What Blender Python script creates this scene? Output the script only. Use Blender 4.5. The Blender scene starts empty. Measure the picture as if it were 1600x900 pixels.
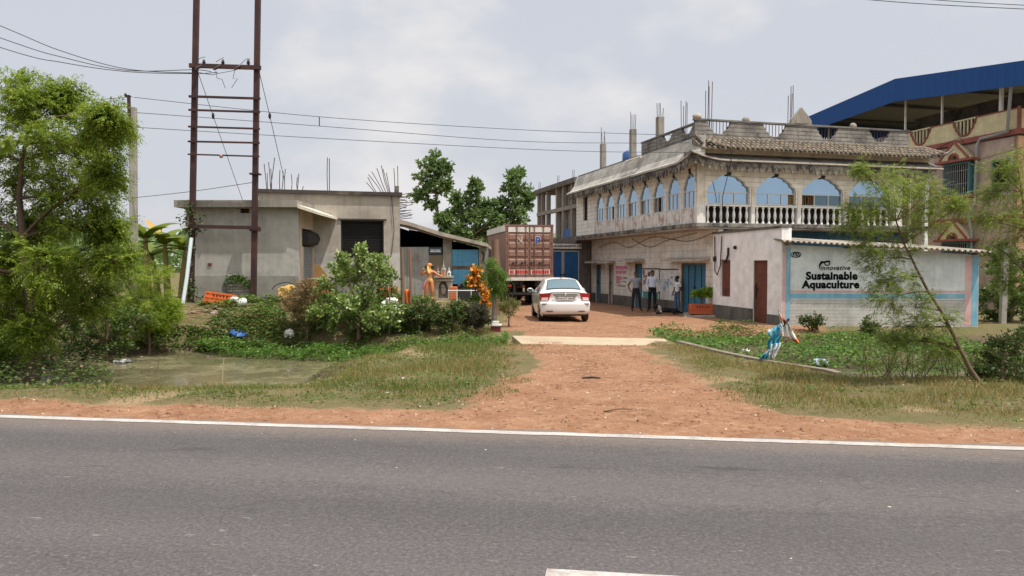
import bpy, math, random
import numpy as np
from mathutils import Vector, Matrix
R = math.radians
rnd = random.Random(7)
rng = np.random.default_rng(7)
scene = bpy.context.scene
col = scene.collection

# ------------------------------------------------------------ camera model
F = 1155.0
PITCH = math.atan(35 / F)
CAMZ = 1.8
_cp, _sp = math.cos(PITCH), math.sin(PITCH)

def ray(px, py):
    a = (px - 800) / F
    b = (450 - py) / F
    return Vector((a, _cp + b * _sp, -_sp + b * _cp))

def P(px, py, Y):
    """world point seen at pixel (px,py) of the 1600x900 photo, at world depth Y"""
    d = ray(px, py)
    return Vector((0, 0, CAMZ)) + d * (Y / d.y)

def G(px, py, z=0.0):
    d = ray(px, py)
    return Vector((0, 0, CAMZ)) + d * ((z - CAMZ) / d.z)

# ------------------------------------------------------------ objects
def tag(o, label=None, cat=None, group=None, kind=None):
    if label: o['label'] = label
    if cat: o['category'] = cat
    if group: o['group'] = group
    if kind: o['kind'] = kind
    return o

def thing(name, label, cat, loc=(0, 0, 0), rz=0.0, group=None):
    o = bpy.data.objects.new(name, None)
    o.empty_display_size = 0.1
    col.objects.link(o)
    o.location = loc
    o.rotation_euler = (0, 0, rz)
    return tag(o, label, cat, group)

def copy_tree(o, parent=None):
    c = o.copy()
    col.objects.link(c)
    c.parent = parent
    for ch in list(o.children):
        copy_tree(ch, c)
    return c

def link(name, me, mats, parent=None):
    o = bpy.data.objects.new(name, me)
    for m in (mats if isinstance(mats, (list, tuple)) else [mats]):
        me.materials.append(m)
    col.objects.link(o)
    if parent is not None:
        o.parent = parent
    return o

def np_mesh(name, v, nper, midx=None, smooth=False):
    """mesh of faces that share no vertices, nper vertices each; v (n*nper,3)"""
    me = bpy.data.meshes.new(name)
    n = len(v)
    me.vertices.add(n)
    me.vertices.foreach_set('co', np.ascontiguousarray(v, dtype=np.float32).ravel())
    nf = n // nper
    me.loops.add(n)
    me.loops.foreach_set('vertex_index', np.arange(n, dtype=np.int32))
    me.polygons.add(nf)
    me.polygons.foreach_set('loop_start', np.arange(0, n, nper, dtype=np.int32))
    if midx is not None:
        me.polygons.foreach_set('material_index', np.asarray(midx, dtype=np.int32))
    me.update(calc_edges=True)
    return me

class MB:
    def __init__(s, M=None):
        s.v = []; s.f = []; s.m = []; s.s = []; s.M = M
    def add(s, vs, fs, mi=0, smooth=False):
        b = len(s.v)
        if s.M is not None:
            vs = [s.M @ Vector(p) for p in vs]
        s.v.extend([tuple(p) for p in vs])
        for f in fs:
            s.f.append(tuple(i + b for i in f)); s.m.append(mi); s.s.append(smooth)
        return s
    def bb(s, x0, x1, y0, y1, z0, z1, mi=0):
        vs = [(x0, y0, z0), (x1, y0, z0), (x1, y1, z0), (x0, y1, z0), (x0, y0, z1), (x1, y0, z1), (x1, y1, z1), (x0, y1, z1)]
        fs = [(0, 3, 2, 1), (4, 5, 6, 7), (0, 1, 5, 4), (1, 2, 6, 5), (2, 3, 7, 6), (3, 0, 4, 7)]
        return s.add(vs, fs, mi)
    def box(s, c, d, mi=0, rot=None):
        x, y, z = d[0] / 2, d[1] / 2, d[2] / 2
        vs = [Vector(p) for p in [(-x, -y, -z), (x, -y, -z), (x, y, -z), (-x, y, -z), (-x, -y, z), (x, -y, z), (x, y, z), (-x, y, z)]]
        if rot is not None:
            vs = [rot @ p for p in vs]
        c = Vector(c)
        vs = [p + c for p in vs]
        fs = [(0, 3, 2, 1), (4, 5, 6, 7), (0, 1, 5, 4), (1, 2, 6, 5), (2, 3, 7, 6), (3, 0, 4, 7)]
        return s.add(vs, fs, mi)
    def bar(s, a, b, w, h=None, mi=0):
        """box beam from a to b, width w (sideways), height h"""
        a, b = Vector(a), Vector(b); h = h or w
        d = b - a; L = d.length; d.normalize()
        up = Vector((0, 0, 1)) if abs(d.z) < 0.9 else Vector((0, 1, 0))
        sd = d.cross(up).normalized(); up = sd.cross(d)
        rot = Matrix((sd, d, up)).transposed()
        return s.box((a + b) / 2, (w, L, h), mi, rot)
    def tube(s, pts, r, n=8, mi=0, smooth=True, caps=True):
        pts = [Vector(p) for p in pts]
        k = len(pts)
        rs = r if isinstance(r, (list, tuple)) else [r] * k
        vs = []; fs = []
        prev = None
        for i, p in enumerate(pts):
            d = (pts[min(i + 1, k - 1)] - pts[max(i - 1, 0)])
            if d.length < 1e-9: d = Vector((0, 0, 1))
            d.normalize()
            if prev is None:
                ref = Vector((0, 0, 1)) if abs(d.z) < 0.9 else Vector((1, 0, 0))
                sd = d.cross(ref).normalized()
            else:
                sd = (prev - d * prev.dot(d))
                sd = sd.normalized() if sd.length > 1e-6 else d.orthogonal().normalized()
            prev = sd
            up = d.cross(sd)
            for j in range(n):
                a = 2 * math.pi * j / n
                vs.append(p + (sd * math.cos(a) + up * math.sin(a)) * rs[i])
        for i in range(k - 1):
            for j in range(n):
                j2 = (j + 1) % n
                fs.append((i * n + j, i * n + j2, (i + 1) * n + j2, (i + 1) * n + j))
        s.add(vs, fs, mi, smooth)
        if caps:
            s.add(vs[:n], [tuple(reversed(range(n)))], mi)
            s.add(vs[-n:], [tuple(range(n))], mi)
        return s
    def lathe(s, prof, c=(0, 0, 0), n=12, mi=0, smooth=True):
        """prof: (radius, z) list, axis z"""
        vs = []; fs = []
        c = Vector(c)
        for r, z in prof:
            for j in range(n):
                a = 2 * math.pi * j / n
                vs.append(c + Vector((r * math.cos(a), r * math.sin(a), z)))
        for i in range(len(prof) - 1):
            for j in range(n):
                j2 = (j + 1) % n
                fs.append((i * n + j, i * n + j2, (i + 1) * n + j2, (i + 1) * n + j))
        s.add(vs, fs, mi, smooth)
        s.add(vs[:n], [tuple(reversed(range(n)))], mi); s.add(vs[-n:], [tuple(range(n))], mi)
        return s
    def prism(s, poly, o, ax, ay, aw, mi=0):
        """polygon (2d) placed at o with axes ax, ay, extruded along vector aw"""
        o, ax, ay, aw = Vector(o), Vector(ax), Vector(ay), Vector(aw)
        n = len(poly)
        a = [o + ax * p[0] + ay * p[1] for p in poly]
        b = [p + aw for p in a]
        area = sum(poly[i][0] * poly[(i + 1) % n][1] - poly[(i + 1) % n][0] * poly[i][1] for i in range(n))
        flip = (ax.cross(ay).dot(aw) > 0) == (area > 0)
        f0 = tuple(range(n)); f1 = tuple(range(n, 2 * n))
        fs = [tuple(reversed(f0)) if flip else f0, f1 if flip else tuple(reversed(f1))]
        for i in range(n):
            j = (i + 1) % n
            q = (i, j, n + j, n + i)
            fs.append(q if flip else tuple(reversed(q)))
        return s.add(a + b, fs, mi)
    def loft(s, rings, mi=0, smooth=True, closed=True, caps=True):
        n = len(rings[0]); vs = [p for r in rings for p in r]; fs = []
        for i in range(len(rings) - 1):
            for j in range(n if closed else n - 1):
                j2 = (j + 1) % n
                fs.append((i * n + j, i * n + j2, (i + 1) * n + j2, (i + 1) * n + j))
        s.add(vs, fs, mi, smooth)
        if caps and closed:
            s.add(rings[0], [tuple(reversed(range(n)))], mi); s.add(rings[-1], [tuple(range(n))], mi)
        return s
    def blob(s, c, r, seg=10, rings=7, mi=0, jit=0.0, smooth=True, seed=0):
        q = random.Random(seed)
        c = Vector(c)
        if not isinstance(r, (tuple, list)): r = (r, r, r)
        vs = []; fs = []
        for i in range(rings + 1):
            th = math.pi * i / rings
            for j in range(seg):
                ph = 2 * math.pi * j / seg
                k = 1 + q.uniform(-jit, jit)
                vs.append(c + Vector((r[0] * math.sin(th) * math.cos(ph) * k, r[1] * math.sin(th) * math.sin(ph) * k, r[2] * math.cos(th) * k)))
        for i in range(rings):
            for j in range(seg):
                j2 = (j + 1) % seg
                fs.append((i * seg + j, (i + 1) * seg + j, (i + 1) * seg + j2, i * seg + j2))
        return s.add(vs, fs, mi, smooth)
    def build(s, name, mats, parent=None, bev=0.0):
        me = bpy.data.meshes.new(name)
        me.from_pydata(s.v, [], s.f)
        me.polygons.foreach_set('material_index', np.array(s.m, dtype=np.int32))
        me.polygons.foreach_set('use_smooth', np.array(s.s, dtype=bool))
        me.update()
        o = link(name, me, mats, parent)
        if bev:
            b = o.modifiers.new('bevel', 'BEVEL')
            b.width = bev; b.segments = 2; b.limit_method = 'ANGLE'; b.angle_limit = R(40)
        return o

def _each(s, name, mats, parent=None, bev=0.0):
    """one object per separate piece"""
    key = {}; rep = list(range(len(s.v)))
    def find(i):
        while rep[i] != i: rep[i] = rep[rep[i]]; i = rep[i]
        return i
    for i, p in enumerate(s.v):
        k = (round(p[0], 4), round(p[1], 4), round(p[2], 4))
        if k in key: rep[find(i)] = find(key[k])
        else: key[k] = i
    for f in s.f:
        for i in f[1:]: rep[find(i)] = find(f[0])
    groups = {}
    for n, f in enumerate(s.f): groups.setdefault(find(f[0]), []).append(n)
    out = []
    for g in groups.values():
        m = MB(); ids = sorted({i for n in g for i in s.f[n]}); mp = {i: j for j, i in enumerate(ids)}
        m.v = [s.v[i] for i in ids]; m.f = [tuple(mp[i] for i in s.f[n]) for n in g]; m.m = [s.m[n] for n in g]; m.s = [s.s[n] for n in g]
        out.append(m.build(name, mats, parent, bev))
    return out
MB.build_each = _each

def crumple(mb, amp, size, seed=0):
    """shift vertices by smooth noise so cloth and bags look creased"""
    from mathutils import noise as mn
    o = Vector((seed * 3.7, seed * 1.3, seed * .7))
    mb.v = [tuple(Vector(p) + (mn.noise_vector(Vector(p) / size + o) * amp + mn.noise_vector(Vector(p) / (size * .4) + o) * amp * .5)) for p in mb.v]
    mb.s = [False] * len(mb.s)
    return mb

def wall_cells(L, H, ops):
    """rectangles (x0,x1,z0,z1) that fill LxH except the openings (a,b,z0,z1)"""
    xs = sorted({0, L, *[v for o in ops for v in (o[0], o[1])]})
    out = []
    for x0, x1 in zip(xs[:-1], xs[1:]):
        z = 0
        for o in sorted([o for o in ops if o[0] <= x0 + 1e-6 and o[1] >= x1 - 1e-6], key=lambda q: q[2]):
            if o[2] > z + 1e-6: out.append((x0, x1, z, o[2]))
            z = o[3]
        if z < H - 1e-6: out.append((x0, x1, z, H))
    return out

def text_obj(s, name, size, mat, parent, loc, rot, bold=0.0, shear=0.0, ext=0.004, align='CENTER', space=1.0, lspace=1.0, sx=1.0):
    cu = bpy.data.curves.new('txt', 'FONT')
    cu.body = s; cu.size = size; cu.bevel_depth = bold; cu.bevel_resolution = 0; cu.shear = shear; cu.extrude = ext
    cu.align_x = align; cu.align_y = 'CENTER'; cu.space_character = space; cu.space_line = lspace
    tmp = bpy.data.objects.new('txt', cu)
    col.objects.link(tmp)
    dg = bpy.context.evaluated_depsgraph_get()
    me = bpy.data.meshes.new_from_object(tmp.evaluated_get(dg))
    bpy.data.objects.remove(tmp)
    o = link(name, me, mat, parent)
    o.location = loc; o.rotation_euler = rot; o.scale = (sx, 1, .12)
    return o

# ------------------------------------------------------------ materials
class NT:
    def __init__(s, name):
        s.mat = bpy.data.materials.new(name); s.mat.use_nodes = True
        s.t = s.mat.node_tree; s.n = s.t.nodes; s.l = s.t.links
        s.b = s.n['Principled BSDF']; s.out = s.n['Material Output']
        s.tc = s.n.new('ShaderNodeTexCoord')
    def new(s, t, **k):
        q = s.n.new(t)
        for a, v in k.items(): setattr(q, a, v)
        return q
    def put(s, sock, v):
        if isinstance(v, bpy.types.NodeSocket): s.l.new(v, sock)
        elif isinstance(v, (tuple, list)) and len(v) == 3 and sock.type == 'RGBA': sock.default_value = (*v, 1)
        else: sock.default_value = v
    def math(s, op, a, b=0.0, c=0.0, clamp=False):
        q = s.new('ShaderNodeMath', operation=op, use_clamp=clamp)
        for i, v in enumerate((a, b, c)): s.put(q.inputs[i], v)
        return q.outputs[0]
    def mix(s, f, a, b, bt='MIX'):
        q = s.new('ShaderNodeMix', data_type='RGBA', blend_type=bt)
        s.put(q.inputs[0], f); s.put(q.inputs[6], a); s.put(q.inputs[7], b)
        return q.outputs[2]
    def noise(s, scale, detail=5, rough=0.6, stretch=None, coord=None, off=0.0):
        c = coord or s.tc.outputs['Object']
        if stretch or off:
            m = s.new('ShaderNodeMapping'); s.l.new(c, m.inputs[0])
            m.inputs['Scale'].default_value = stretch or (1, 1, 1)
            m.inputs['Location'].default_value = (off, off * 1.7, off * .6)
            c = m.outputs[0]
        q = s.new('ShaderNodeTexNoise'); s.l.new(c, q.inputs['Vector'])
        q.inputs['Scale'].default_value = scale; q.inputs['Detail'].default_value = detail; q.inputs['Roughness'].default_value = rough
        return q.outputs['Fac']
    def ramp(s, v, a, b, lo=0.0, hi=1.0):
        q = s.new('ShaderNodeMapRange', clamp=True); s.put(q.inputs[0], v)
        for i, x in enumerate((a, b, lo, hi)): s.put(q.inputs[i + 1], x)
        return q.outputs[0]
    def bump(s, h, strength=0.3, dist=0.02, nrm=None):
        q = s.new('ShaderNodeBump'); s.put(q.inputs['Height'], h)
        q.inputs['Strength'].default_value = strength; q.inputs['Distance'].default_value = dist
        if nrm is not None: s.l.new(nrm, q.inputs['Normal'])
        return q.outputs[0]

def mul(c, k): return tuple(min(1.0, x * k) for x in c)

def mat(name, c, rough=0.85, var=0.2, scale=2.5, c2=None, c2lo=0.52, c2hi=0.68, c2scale=1.2, streak=0.0, scol=None, fine=0.1,
        bump=0.25, bscale=45, bdist=0.01, metal=0.0, lines=None, spec=0.3, coat=0.0):
    N = NT(name)
    n1 = N.noise(scale)
    colr = N.mix(N.ramp(n1, 0.3, 0.7), mul(c, 1 - var), mul(c, 1 + var * 0.6))
    if fine:
        n2 = N.noise(scale * 18, 3, off=3.1)
        colr = N.mix(N.ramp(n2, 0.35, 0.65, fine, 0), colr, mul(c, 0.55))
    if c2 is not None:
        n3 = N.noise(c2scale, 7, 0.68, off=7.7)
        colr = N.mix(N.ramp(n3, c2lo, c2hi), colr, c2)
    if streak:
        n4 = N.noise(1.0, 6, 0.65, stretch=(7, 7, 0.35), off=1.3)
        colr = N.mix(N.ramp(n4, 0.48, 0.75, 0, streak), colr, scol or mul(c, 0.35))
    nrm = None
    if lines:
        ax, sp, w, lc = lines
        sep = N.new('ShaderNodeSeparateXYZ'); N.l.new(N.tc.outputs['Object'], sep.inputs[0])
        fr = N.math('FRACT', N.math('DIVIDE', sep.outputs[ax], sp))
        wob = N.ramp(N.noise(3.0, 3, off=5), 0.3, 0.7, w * 0.3, w * 1.3)
        ln = N.math('LESS_THAN', fr, wob)
        colr = N.mix(N.math('MULTIPLY', ln, 0.85), colr, lc)
        nrm = N.bump(N.math('SUBTRACT', 1.0, ln), 0.5, 0.02)
    N.put(N.b.inputs['Base Color'], colr)
    r = N.ramp(n1, 0.2, 0.8, max(0.02, rough - 0.08), min(1, rough + 0.08))
    N.put(N.b.inputs['Roughness'], r)
    N.b.inputs['Metallic'].default_value = metal
    N.b.inputs['Specular IOR Level'].default_value = spec
    if coat:
        N.b.inputs['Coat Weight'].default_value = coat; N.b.inputs['Coat Roughness'].default_value = 0.05
    if bump:
        nb = N.noise(bscale, 4, 0.65, off=2.2)
        N.put(N.b.inputs['Normal'], N.bump(nb, bump, bdist, nrm))
    elif nrm is not None:
        N.put(N.b.inputs['Normal'], nrm)
    return N.mat

def leafmat(name, a, b, c=None, trans=0.35, rough=0.5, cf=0.08):
    """leaf colours vary leaf by leaf between a and b; a share cf of leaves has colour c"""
    N = NT(name)
    g = N.new('ShaderNodeNewGeometry')
    ri = g.outputs['Random Per Island']
    n = N.noise(1.1, 3)
    f = N.math('ADD', N.math('MULTIPLY', ri, 0.6), N.ramp(n, 0.35, 0.65, 0, 0.4))
    colr = N.mix(f, a, b)
    if c is not None:
        fr = N.math('FRACT', N.math('MULTIPLY', ri, 17.3))
        colr = N.mix(N.math('LESS_THAN', fr, cf), colr, c)
    N.put(N.b.inputs['Base Color'], colr)
    N.b.inputs['Roughness'].default_value = rough
    N.b.inputs['Specular IOR Level'].default_value = 0.35
    tr = N.new('ShaderNodeBsdfTranslucent')
    N.put(tr.inputs['Color'], N.mix(0.35, colr, mul(b, 1.5)))
    ms = N.new('ShaderNodeMixShader'); ms.inputs[0].default_value = trans
    N.l.new(N.b.outputs[0], ms.inputs[1]); N.l.new(tr.outputs[0], ms.inputs[2])
    N.l.new(ms.outputs[0], N.out.inputs['Surface'])
    return N.mat

def glassmat(name, c, rough=0.06, metal=0.85):
    N = NT(name)
    n = N.noise(0.8, 2)
    N.put(N.b.inputs['Base Color'], N.mix(n, mul(c, 0.85), mul(c, 1.1)))
    N.b.inputs['Roughness'].default_value = rough; N.b.inputs['Metallic'].default_value = metal
    nb = N.noise(1.6, 2)
    N.put(N.b.inputs['Normal'], N.bump(nb, 0.06, 0.05))
    return N.mat

def paint(name, c, rough=0.35, **k):
    d = dict(var=0.08, fine=0.05, bump=0.03, spec=0.5); d.update(k)
    return mat(name, c, rough, **d)

# ------------------------------------------------------------ foliage
def unit(a): return a / np.maximum(np.linalg.norm(a, axis=-1, keepdims=True), 1e-9)

def leaf_quads(pos, d, L, W, up=None, upw=0.0):
    """diamond-shaped leaves: pos,d (n,3); L,W scalars or (n,)"""
    n = len(pos)
    L = np.broadcast_to(L, (n,))[:, None]; W = np.broadcast_to(W, (n,))[:, None]
    rn = rng.normal(size=(n, 3))
    if upw: rn = rn * (1 - upw) + np.cross(d, np.array([[0, 0, 1.0]])) * upw * 2
    sd = unit(rn - d * (rn * d).sum(1, keepdims=True))
    nr = np.cross(d, sd)
    v = np.empty((n, 4, 3))
    v[:, 0] = pos
    v[:, 1] = pos + d * L * 0.42 + sd * W * 0.5 + nr * W * 0.12
    v[:, 2] = pos + d * L
    v[:, 3] = pos + d * L * 0.42 - sd * W * 0.5 + nr * W * 0.12
    return v.reshape(-1, 3)

def pinnate(pos, d, L, n, ll, lw, droop=0.5):
    """compound leaves with n pairs of leaflets"""
    m = len(pos)
    L = np.broadcast_to(L, (m,))
    t = np.linspace(0.18, 1.0, n)
    z = np.array([0, 0, 1.0])
    rn = rng.normal(size=(m, 3)) * 0.6 + np.cross(d, z[None])
    sd = unit(rn - d * (rn * d).sum(1, keepdims=True))
    p = pos[:, None] + d[:, None] * (L[:, None, None] * t[None, :, None]) - z * (droop * L[:, None, None] * (t ** 2)[None, :, None])
    dd = unit(d[:, None] - z * (2 * droop * t)[None, :, None])
    out = []
    for s in (-1, 1):
        ld = unit(sd[:, None] * s + dd * 0.55 - z * 0.35 + rng.normal(size=(m, n, 3)) * 0.16)
        taper = np.broadcast_to((1.0 - 0.55 * np.abs(t - 0.45) / 0.55)[None], (m, n)).ravel()
        out.append(leaf_quads(p.reshape(-1, 3), ld.reshape(-1, 3), ll * taper, lw * taper, upw=0.6))
    return np.concatenate(out)

def bez(a, b, c, n):
    return [a * (1 - t) ** 2 + b * 2 * t * (1 - t) + c * t * t for t in [i / (n - 1) for i in range(n)]]

def grow(trunk, r0, r1, clumps, twigs=9, perleaf=14, seed=1, wood_n=7, twl=1.0, rlimb=0.035, up=0.25, trange=(0.25, 1.0)):
    """trunk: list of points; clumps: (Vector, radius). Returns wood MB and leaf positions, directions"""
    q = random.Random(seed)
    mb = MB()
    k = len(trunk)
    rs = [r0 + (r1 - r0) * (i / (k - 1)) ** 0.8 for i in range(k)]
    rs[0] *= 1.25
    mb.tube(trunk, rs, wood_n)
    pos = []; dr = []
    for c, r in clumps:
        c = Vector(c)
        cand = [i for i in range(1, k) if trunk[i].z < c.z + 0.2] or [1]
        j = min(cand, key=lambda i: (trunk[i] - c).length + 0.3 * abs(c.z - trunk[i].z - 0.8 * (trunk[i].xy - c.xy).length))
        a = trunk[j]
        md = (a + c) / 2 + Vector((q.uniform(-.15, .15), q.uniform(-.15, .15), q.uniform(-.05, .25))) * (c - a).length * 0.6
        pts = bez(a, md, c, 6)
        rl = min(rs[j] * 0.7, rlimb * (0.6 + r))
        mb.tube(pts, [rl * (1 - 0.75 * i / 5) for i in range(6)], 5)
        for w in range(twigs):
            v = Vector((q.gauss(0, 1), q.gauss(0, 1), q.gauss(up, 0.8))).normalized()
            st = pts[q.choice((3, 4, 5, 5, 5))]
            e = c + v * r * q.uniform(0.6, 1.0) * twl
            m2 = (st + e) / 2 + Vector((q.uniform(-.1, .1), q.uniform(-.1, .1), q.uniform(0, .2))) * r
            tp = bez(st, m2, e, 4)
            mb.tube(tp, [rl * 0.3, rl * 0.22, rl * 0.15, rl * 0.06], 3, caps=False)
            for _ in range(perleaf):
                t = q.uniform(*trange)
                x = st * (1 - t) ** 2 + m2 * 2 * t * (1 - t) + e * t * t
                dd = ((e - st).normalized() * 0.7 + Vector((q.gauss(0, .6), q.gauss(0, .6), q.gauss(0, .5))))
                if dd.length < 1e-3: dd = Vector((0, 0, 1))
                pos.append(x + Vector((q.gauss(0, .03), q.gauss(0, .03), q.gauss(0, .03)))); dr.append(dd.normalized())
    return mb, np.array([tuple(p) for p in pos]), np.array([tuple(p) for p in dr])

def plant_thing(name, label, cat, base, mb, leaves, wood, leafm, group=None, trunk='trunk', crown='crown', nper=4):
    t = thing(name, label, cat, tuple(base), group=group)
    b = Vector(base)
    mb.v = [tuple(Vector(p) - b) for p in mb.v]
    mb.build(trunk, wood, t)
    link(crown, np_mesh(crown, leaves - np.array(tuple(b)), nper), leafm, t)
    return t

def sst(a, b, x):
    t = np.clip((x - a) / (b - a), 0, 1)
    return t * t * (3 - 2 * t)
# ------------------------------------------------------------ palette
M_conc = mat('concrete_weathered', (.30, .275, .235), c2=(.15, .135, .115), c2lo=.5, c2hi=.72, c2scale=.9, streak=.6, scale=1.4, bump=.35)
M_concdark = mat('concrete_mould', (.15, .14, .125), c2=(.06, .055, .05), c2scale=2.0, streak=.6, bump=.4)
M_board = mat('parapet_board_grey', (.30, .28, .25), c2=(.10, .092, .085), c2lo=.42, c2hi=.64, c2scale=1.6, streak=.75, lines=(2, .155, .2, (.05, .047, .043)), bump=.3)
M_cream = mat('cream_paint', (.82, .78, .69), c2=(.56, .50, .42), c2lo=.56, c2hi=.76, streak=.28, bump=.12, lines=(2, .2, .1, (.34, .30, .25)))
M_creamplain = mat('cream_plain', (.70, .64, .52), c2=(.46, .39, .30), c2lo=.52, c2hi=.74, streak=.4, bump=.15)
M_ground_wall = mat('plinth_cream', (.80, .75, .67), c2=(.52, .45, .36), c2lo=.52, c2hi=.74, streak=.25, bump=.15, lines=(2, .26, .08, (.46, .41, .34)))
M_peel = mat('peeling_pink_white', (.70, .67, .62), c2=(.42, .29, .25), c2lo=.5, c2hi=.6, c2scale=2.3, streak=.6, bump=.4)
M_skirt = mat('eave_skirt_boards', (.54, .51, .46), c2=(.17, .16, .145), c2lo=.47, c2hi=.7, c2scale=.8, streak=.45, lines=(2, .1, .2, (.26, .24, .21)), bump=.2)
M_white = mat('white_paint', (.72, .70, .65), c2=(.5, .46, .4), c2lo=.56, c2hi=.8, streak=.25, bump=.1)
M_annex = mat('annex_offwhite', (.90, .88, .86), c2=(.74, .69, .64), c2lo=.56, c2hi=.8, streak=.14, bump=.12)
M_balus = mat('baluster_white', (.74, .73, .70), c2=(.45, .43, .4), c2lo=.55, c2hi=.8, streak=.3, bump=.1, scale=6)
M_signwall = mat('sign_wall_grey', (.68, .72, .71), c2=(.50, .50, .47), c2lo=.5, c2hi=.74, c2scale=.9, streak=.28, bump=.1)
M_dado = mat('brick_dado_grey', (.55, .53, .49), c2=(.34, .32, .28), c2lo=.5, c2hi=.75, streak=.35, lines=(2, .11, .12, (.30, .28, .25)), bump=.35)
M_pinkband = mat('pink_band', (.68, .42, .40), c2=(.56, .50, .47), c2lo=.5, c2hi=.7, c2scale=2.5, streak=.35)
M_blueband = mat('blue_band', (.20, .45, .59), c2=(.38, .50, .55), c2lo=.5, c2hi=.7, c2scale=2.5, streak=.35)
M_bluewall = mat('blue_wall', (.06, .16, .26), c2=(.03, .08, .13), streak=.4)
M_tile = mat('clay_tile_weathered', (.26, .21, .155), var=.4, scale=9, c2=(.09, .08, .07), c2lo=.44, c2hi=.6, c2scale=5, bump=.4)
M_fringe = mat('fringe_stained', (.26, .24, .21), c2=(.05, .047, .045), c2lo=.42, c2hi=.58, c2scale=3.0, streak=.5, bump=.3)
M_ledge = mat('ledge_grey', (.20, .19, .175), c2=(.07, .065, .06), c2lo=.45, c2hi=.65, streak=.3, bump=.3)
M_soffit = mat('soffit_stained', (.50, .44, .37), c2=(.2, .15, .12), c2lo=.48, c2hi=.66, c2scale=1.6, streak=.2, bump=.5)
M_glassblue = glassmat('blue_film_glass', (.31, .44, .57))
M_glassdark = glassmat('dark_glass', (.10, .16, .20), .05, .5)
M_alu = paint('aluminium_frame', (.55, .54, .52), .45, metal=.3)
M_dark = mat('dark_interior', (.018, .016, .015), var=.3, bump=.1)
M_black = mat('black_iron', (.03, .028, .03), .6, bump=.2)
M_iron = mat('rusty_brown_iron', (.052, .026, .026), .65, c2=(.10, .04, .03), c2lo=.5, c2hi=.7, bump=.2, bscale=80)
M_rebar = mat('rusty_rebar', (.10, .06, .045), .8)
M_wire = paint('wire_dark', (.05, .05, .055), .6)
M_wood = mat('weathered_wood', (.20, .14, .09), c2=(.1, .07, .05), streak=.5, bump=.5)
M_bamboo = mat('pale_bamboo', (.48, .40, .27), streak=.3, bump=.3)
M_whitepvc = paint('white_pvc', (.72, .72, .70), .4)
M_bluedoor = mat('blue_door_paint', (.055, .20, .33), .5, c2=(.03, .1, .17), c2lo=.56, c2hi=.75, streak=.3, bump=.1, lines=(0, .12, .08, (.03, .10, .17)))
M_blueshut = mat('blue_shutter', (.06, .21, .33), .5, c2=(.03, .1, .17), c2lo=.55, c2hi=.75, streak=.3, bump=.1, lines=(2, .1, .14, (.025, .09, .15)))
M_bluegate = mat('deep_blue_gate', (.025, .12, .32), .45, var=.25, lines=(0, .16, .07, (.012, .06, .17)), bump=.08)
M_brickred = mat('red_brown_wood', (.17, .058, .035), .7, c2=(.09, .03, .02), streak=.4, lines=(2, .2, .06, (.08, .03, .02)), bump=.3)
M_greydoor = mat('grey_door', (.42, .41, .38), streak=.4)
M_tin = mat('grey_tin', (.38, .38, .37), .55, c2=(.2, .15, .11), c2lo=.52, c2hi=.72, streak=.6, metal=.2, bump=.2, lines=(0, .3, .05, (.15, .14, .13)))
M_sheet = mat('cement_sheet', (.44, .39, .32), c2=(.22, .19, .16), c2lo=.48, c2hi=.7, streak=.2, bump=.3)
M_roofedge = mat('roof_black_edge', (.06, .05, .045), c2=(.16, .13, .1), bump=.5)
M_orange = mat('orange_plastic', (.66, .13, .03), .45, var=.15, bump=.05, spec=.5)
M_orangecloth = mat('orange_cloth', (.62, .15, .04), .85, c2=(.35, .08, .03), bump=.3, bscale=12)
M_orangebrick = mat('orange_brick', (.50, .15, .06), c2=(.3, .1, .05), lines=(2, .09, .12, (.4, .3, .22)), bump=.3)
M_sack = mat('yellow_sack', (.58, .37, .10), .7, bump=.4, bscale=14)
M_plasticwhite = mat('white_plastic', (.72, .71, .69), .5, bump=.1, bscale=15)
M_bluetarp = mat('blue_tarp', (.05, .13, .38), .5, bump=.4, bscale=15)
M_cyan = mat('cyan_print_cloth', (.07, .42, .60), .6, c2=(.75, .78, .78), c2lo=.5, c2hi=.56, c2scale=3.5, bump=.3, bscale=9)
M_whitecloth = mat('white_cloth', (.74, .73, .71), .7, c2=(.50, .5, .5), bump=.3, bscale=9)
M_orprint = mat('orange_print_cloth', (.72, .69, .64), .7, c2=(.66, .17, .05), c2lo=.48, c2hi=.54, c2scale=3.0, bump=.3, bscale=9)
M_pinkhouse = mat('house_dull_pink', (.47, .36, .30), c2=(.36, .27, .22), streak=.25, bump=.15)
M_peach = mat('house_peach', (.68, .43, .27), bump=.15)
M_yellowhouse = mat('house_cream_yellow', (.62, .54, .33), c2=(.5, .43, .27), streak=.2, bump=.15)
M_redtrim = mat('house_red_trim', (.30, .10, .08), c2=(.20, .07, .06), streak=.2, bump=.15)
M_bluesheet = mat('blue_roof_sheet', (.016, .075, .25), .6, var=.12, spec=.2, bump=.05, lines=(1, .42, .05, (.012, .04, .15)))
M_ceil = mat('roof_underside', (.055, .06, .055), .5, lines=(1, .9, .05, (.06, .06, .06)))
M_greypipe = paint('grey_pipe', (.30, .31, .32), .5)
M_teal = paint('teal_frame', (.05, .17, .19), .5)
M_polegrey = mat('concrete_pole', (.36, .34, .30), c2=(.22, .2, .18), streak=.4, bump=.3)
M_slab = mat('culvert_concrete', (.42, .335, .235), c2=(.31, .22, .145), c2lo=.45, c2hi=.7, bump=.35)
M_kerb = mat('drain_kerb', (.24, .20, .16), c2=(.13, .11, .09), streak=.3, bump=.4)
M_text_black = paint('lettering_black', (.010, .011, .014), 1.0, spec=0.0, bump=0, fine=0)
M_text_white = paint('lettering_white', (.75, .74, .72), .6)
M_text_blue = paint('lettering_blue', (.02, .06, .42), .5)
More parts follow.
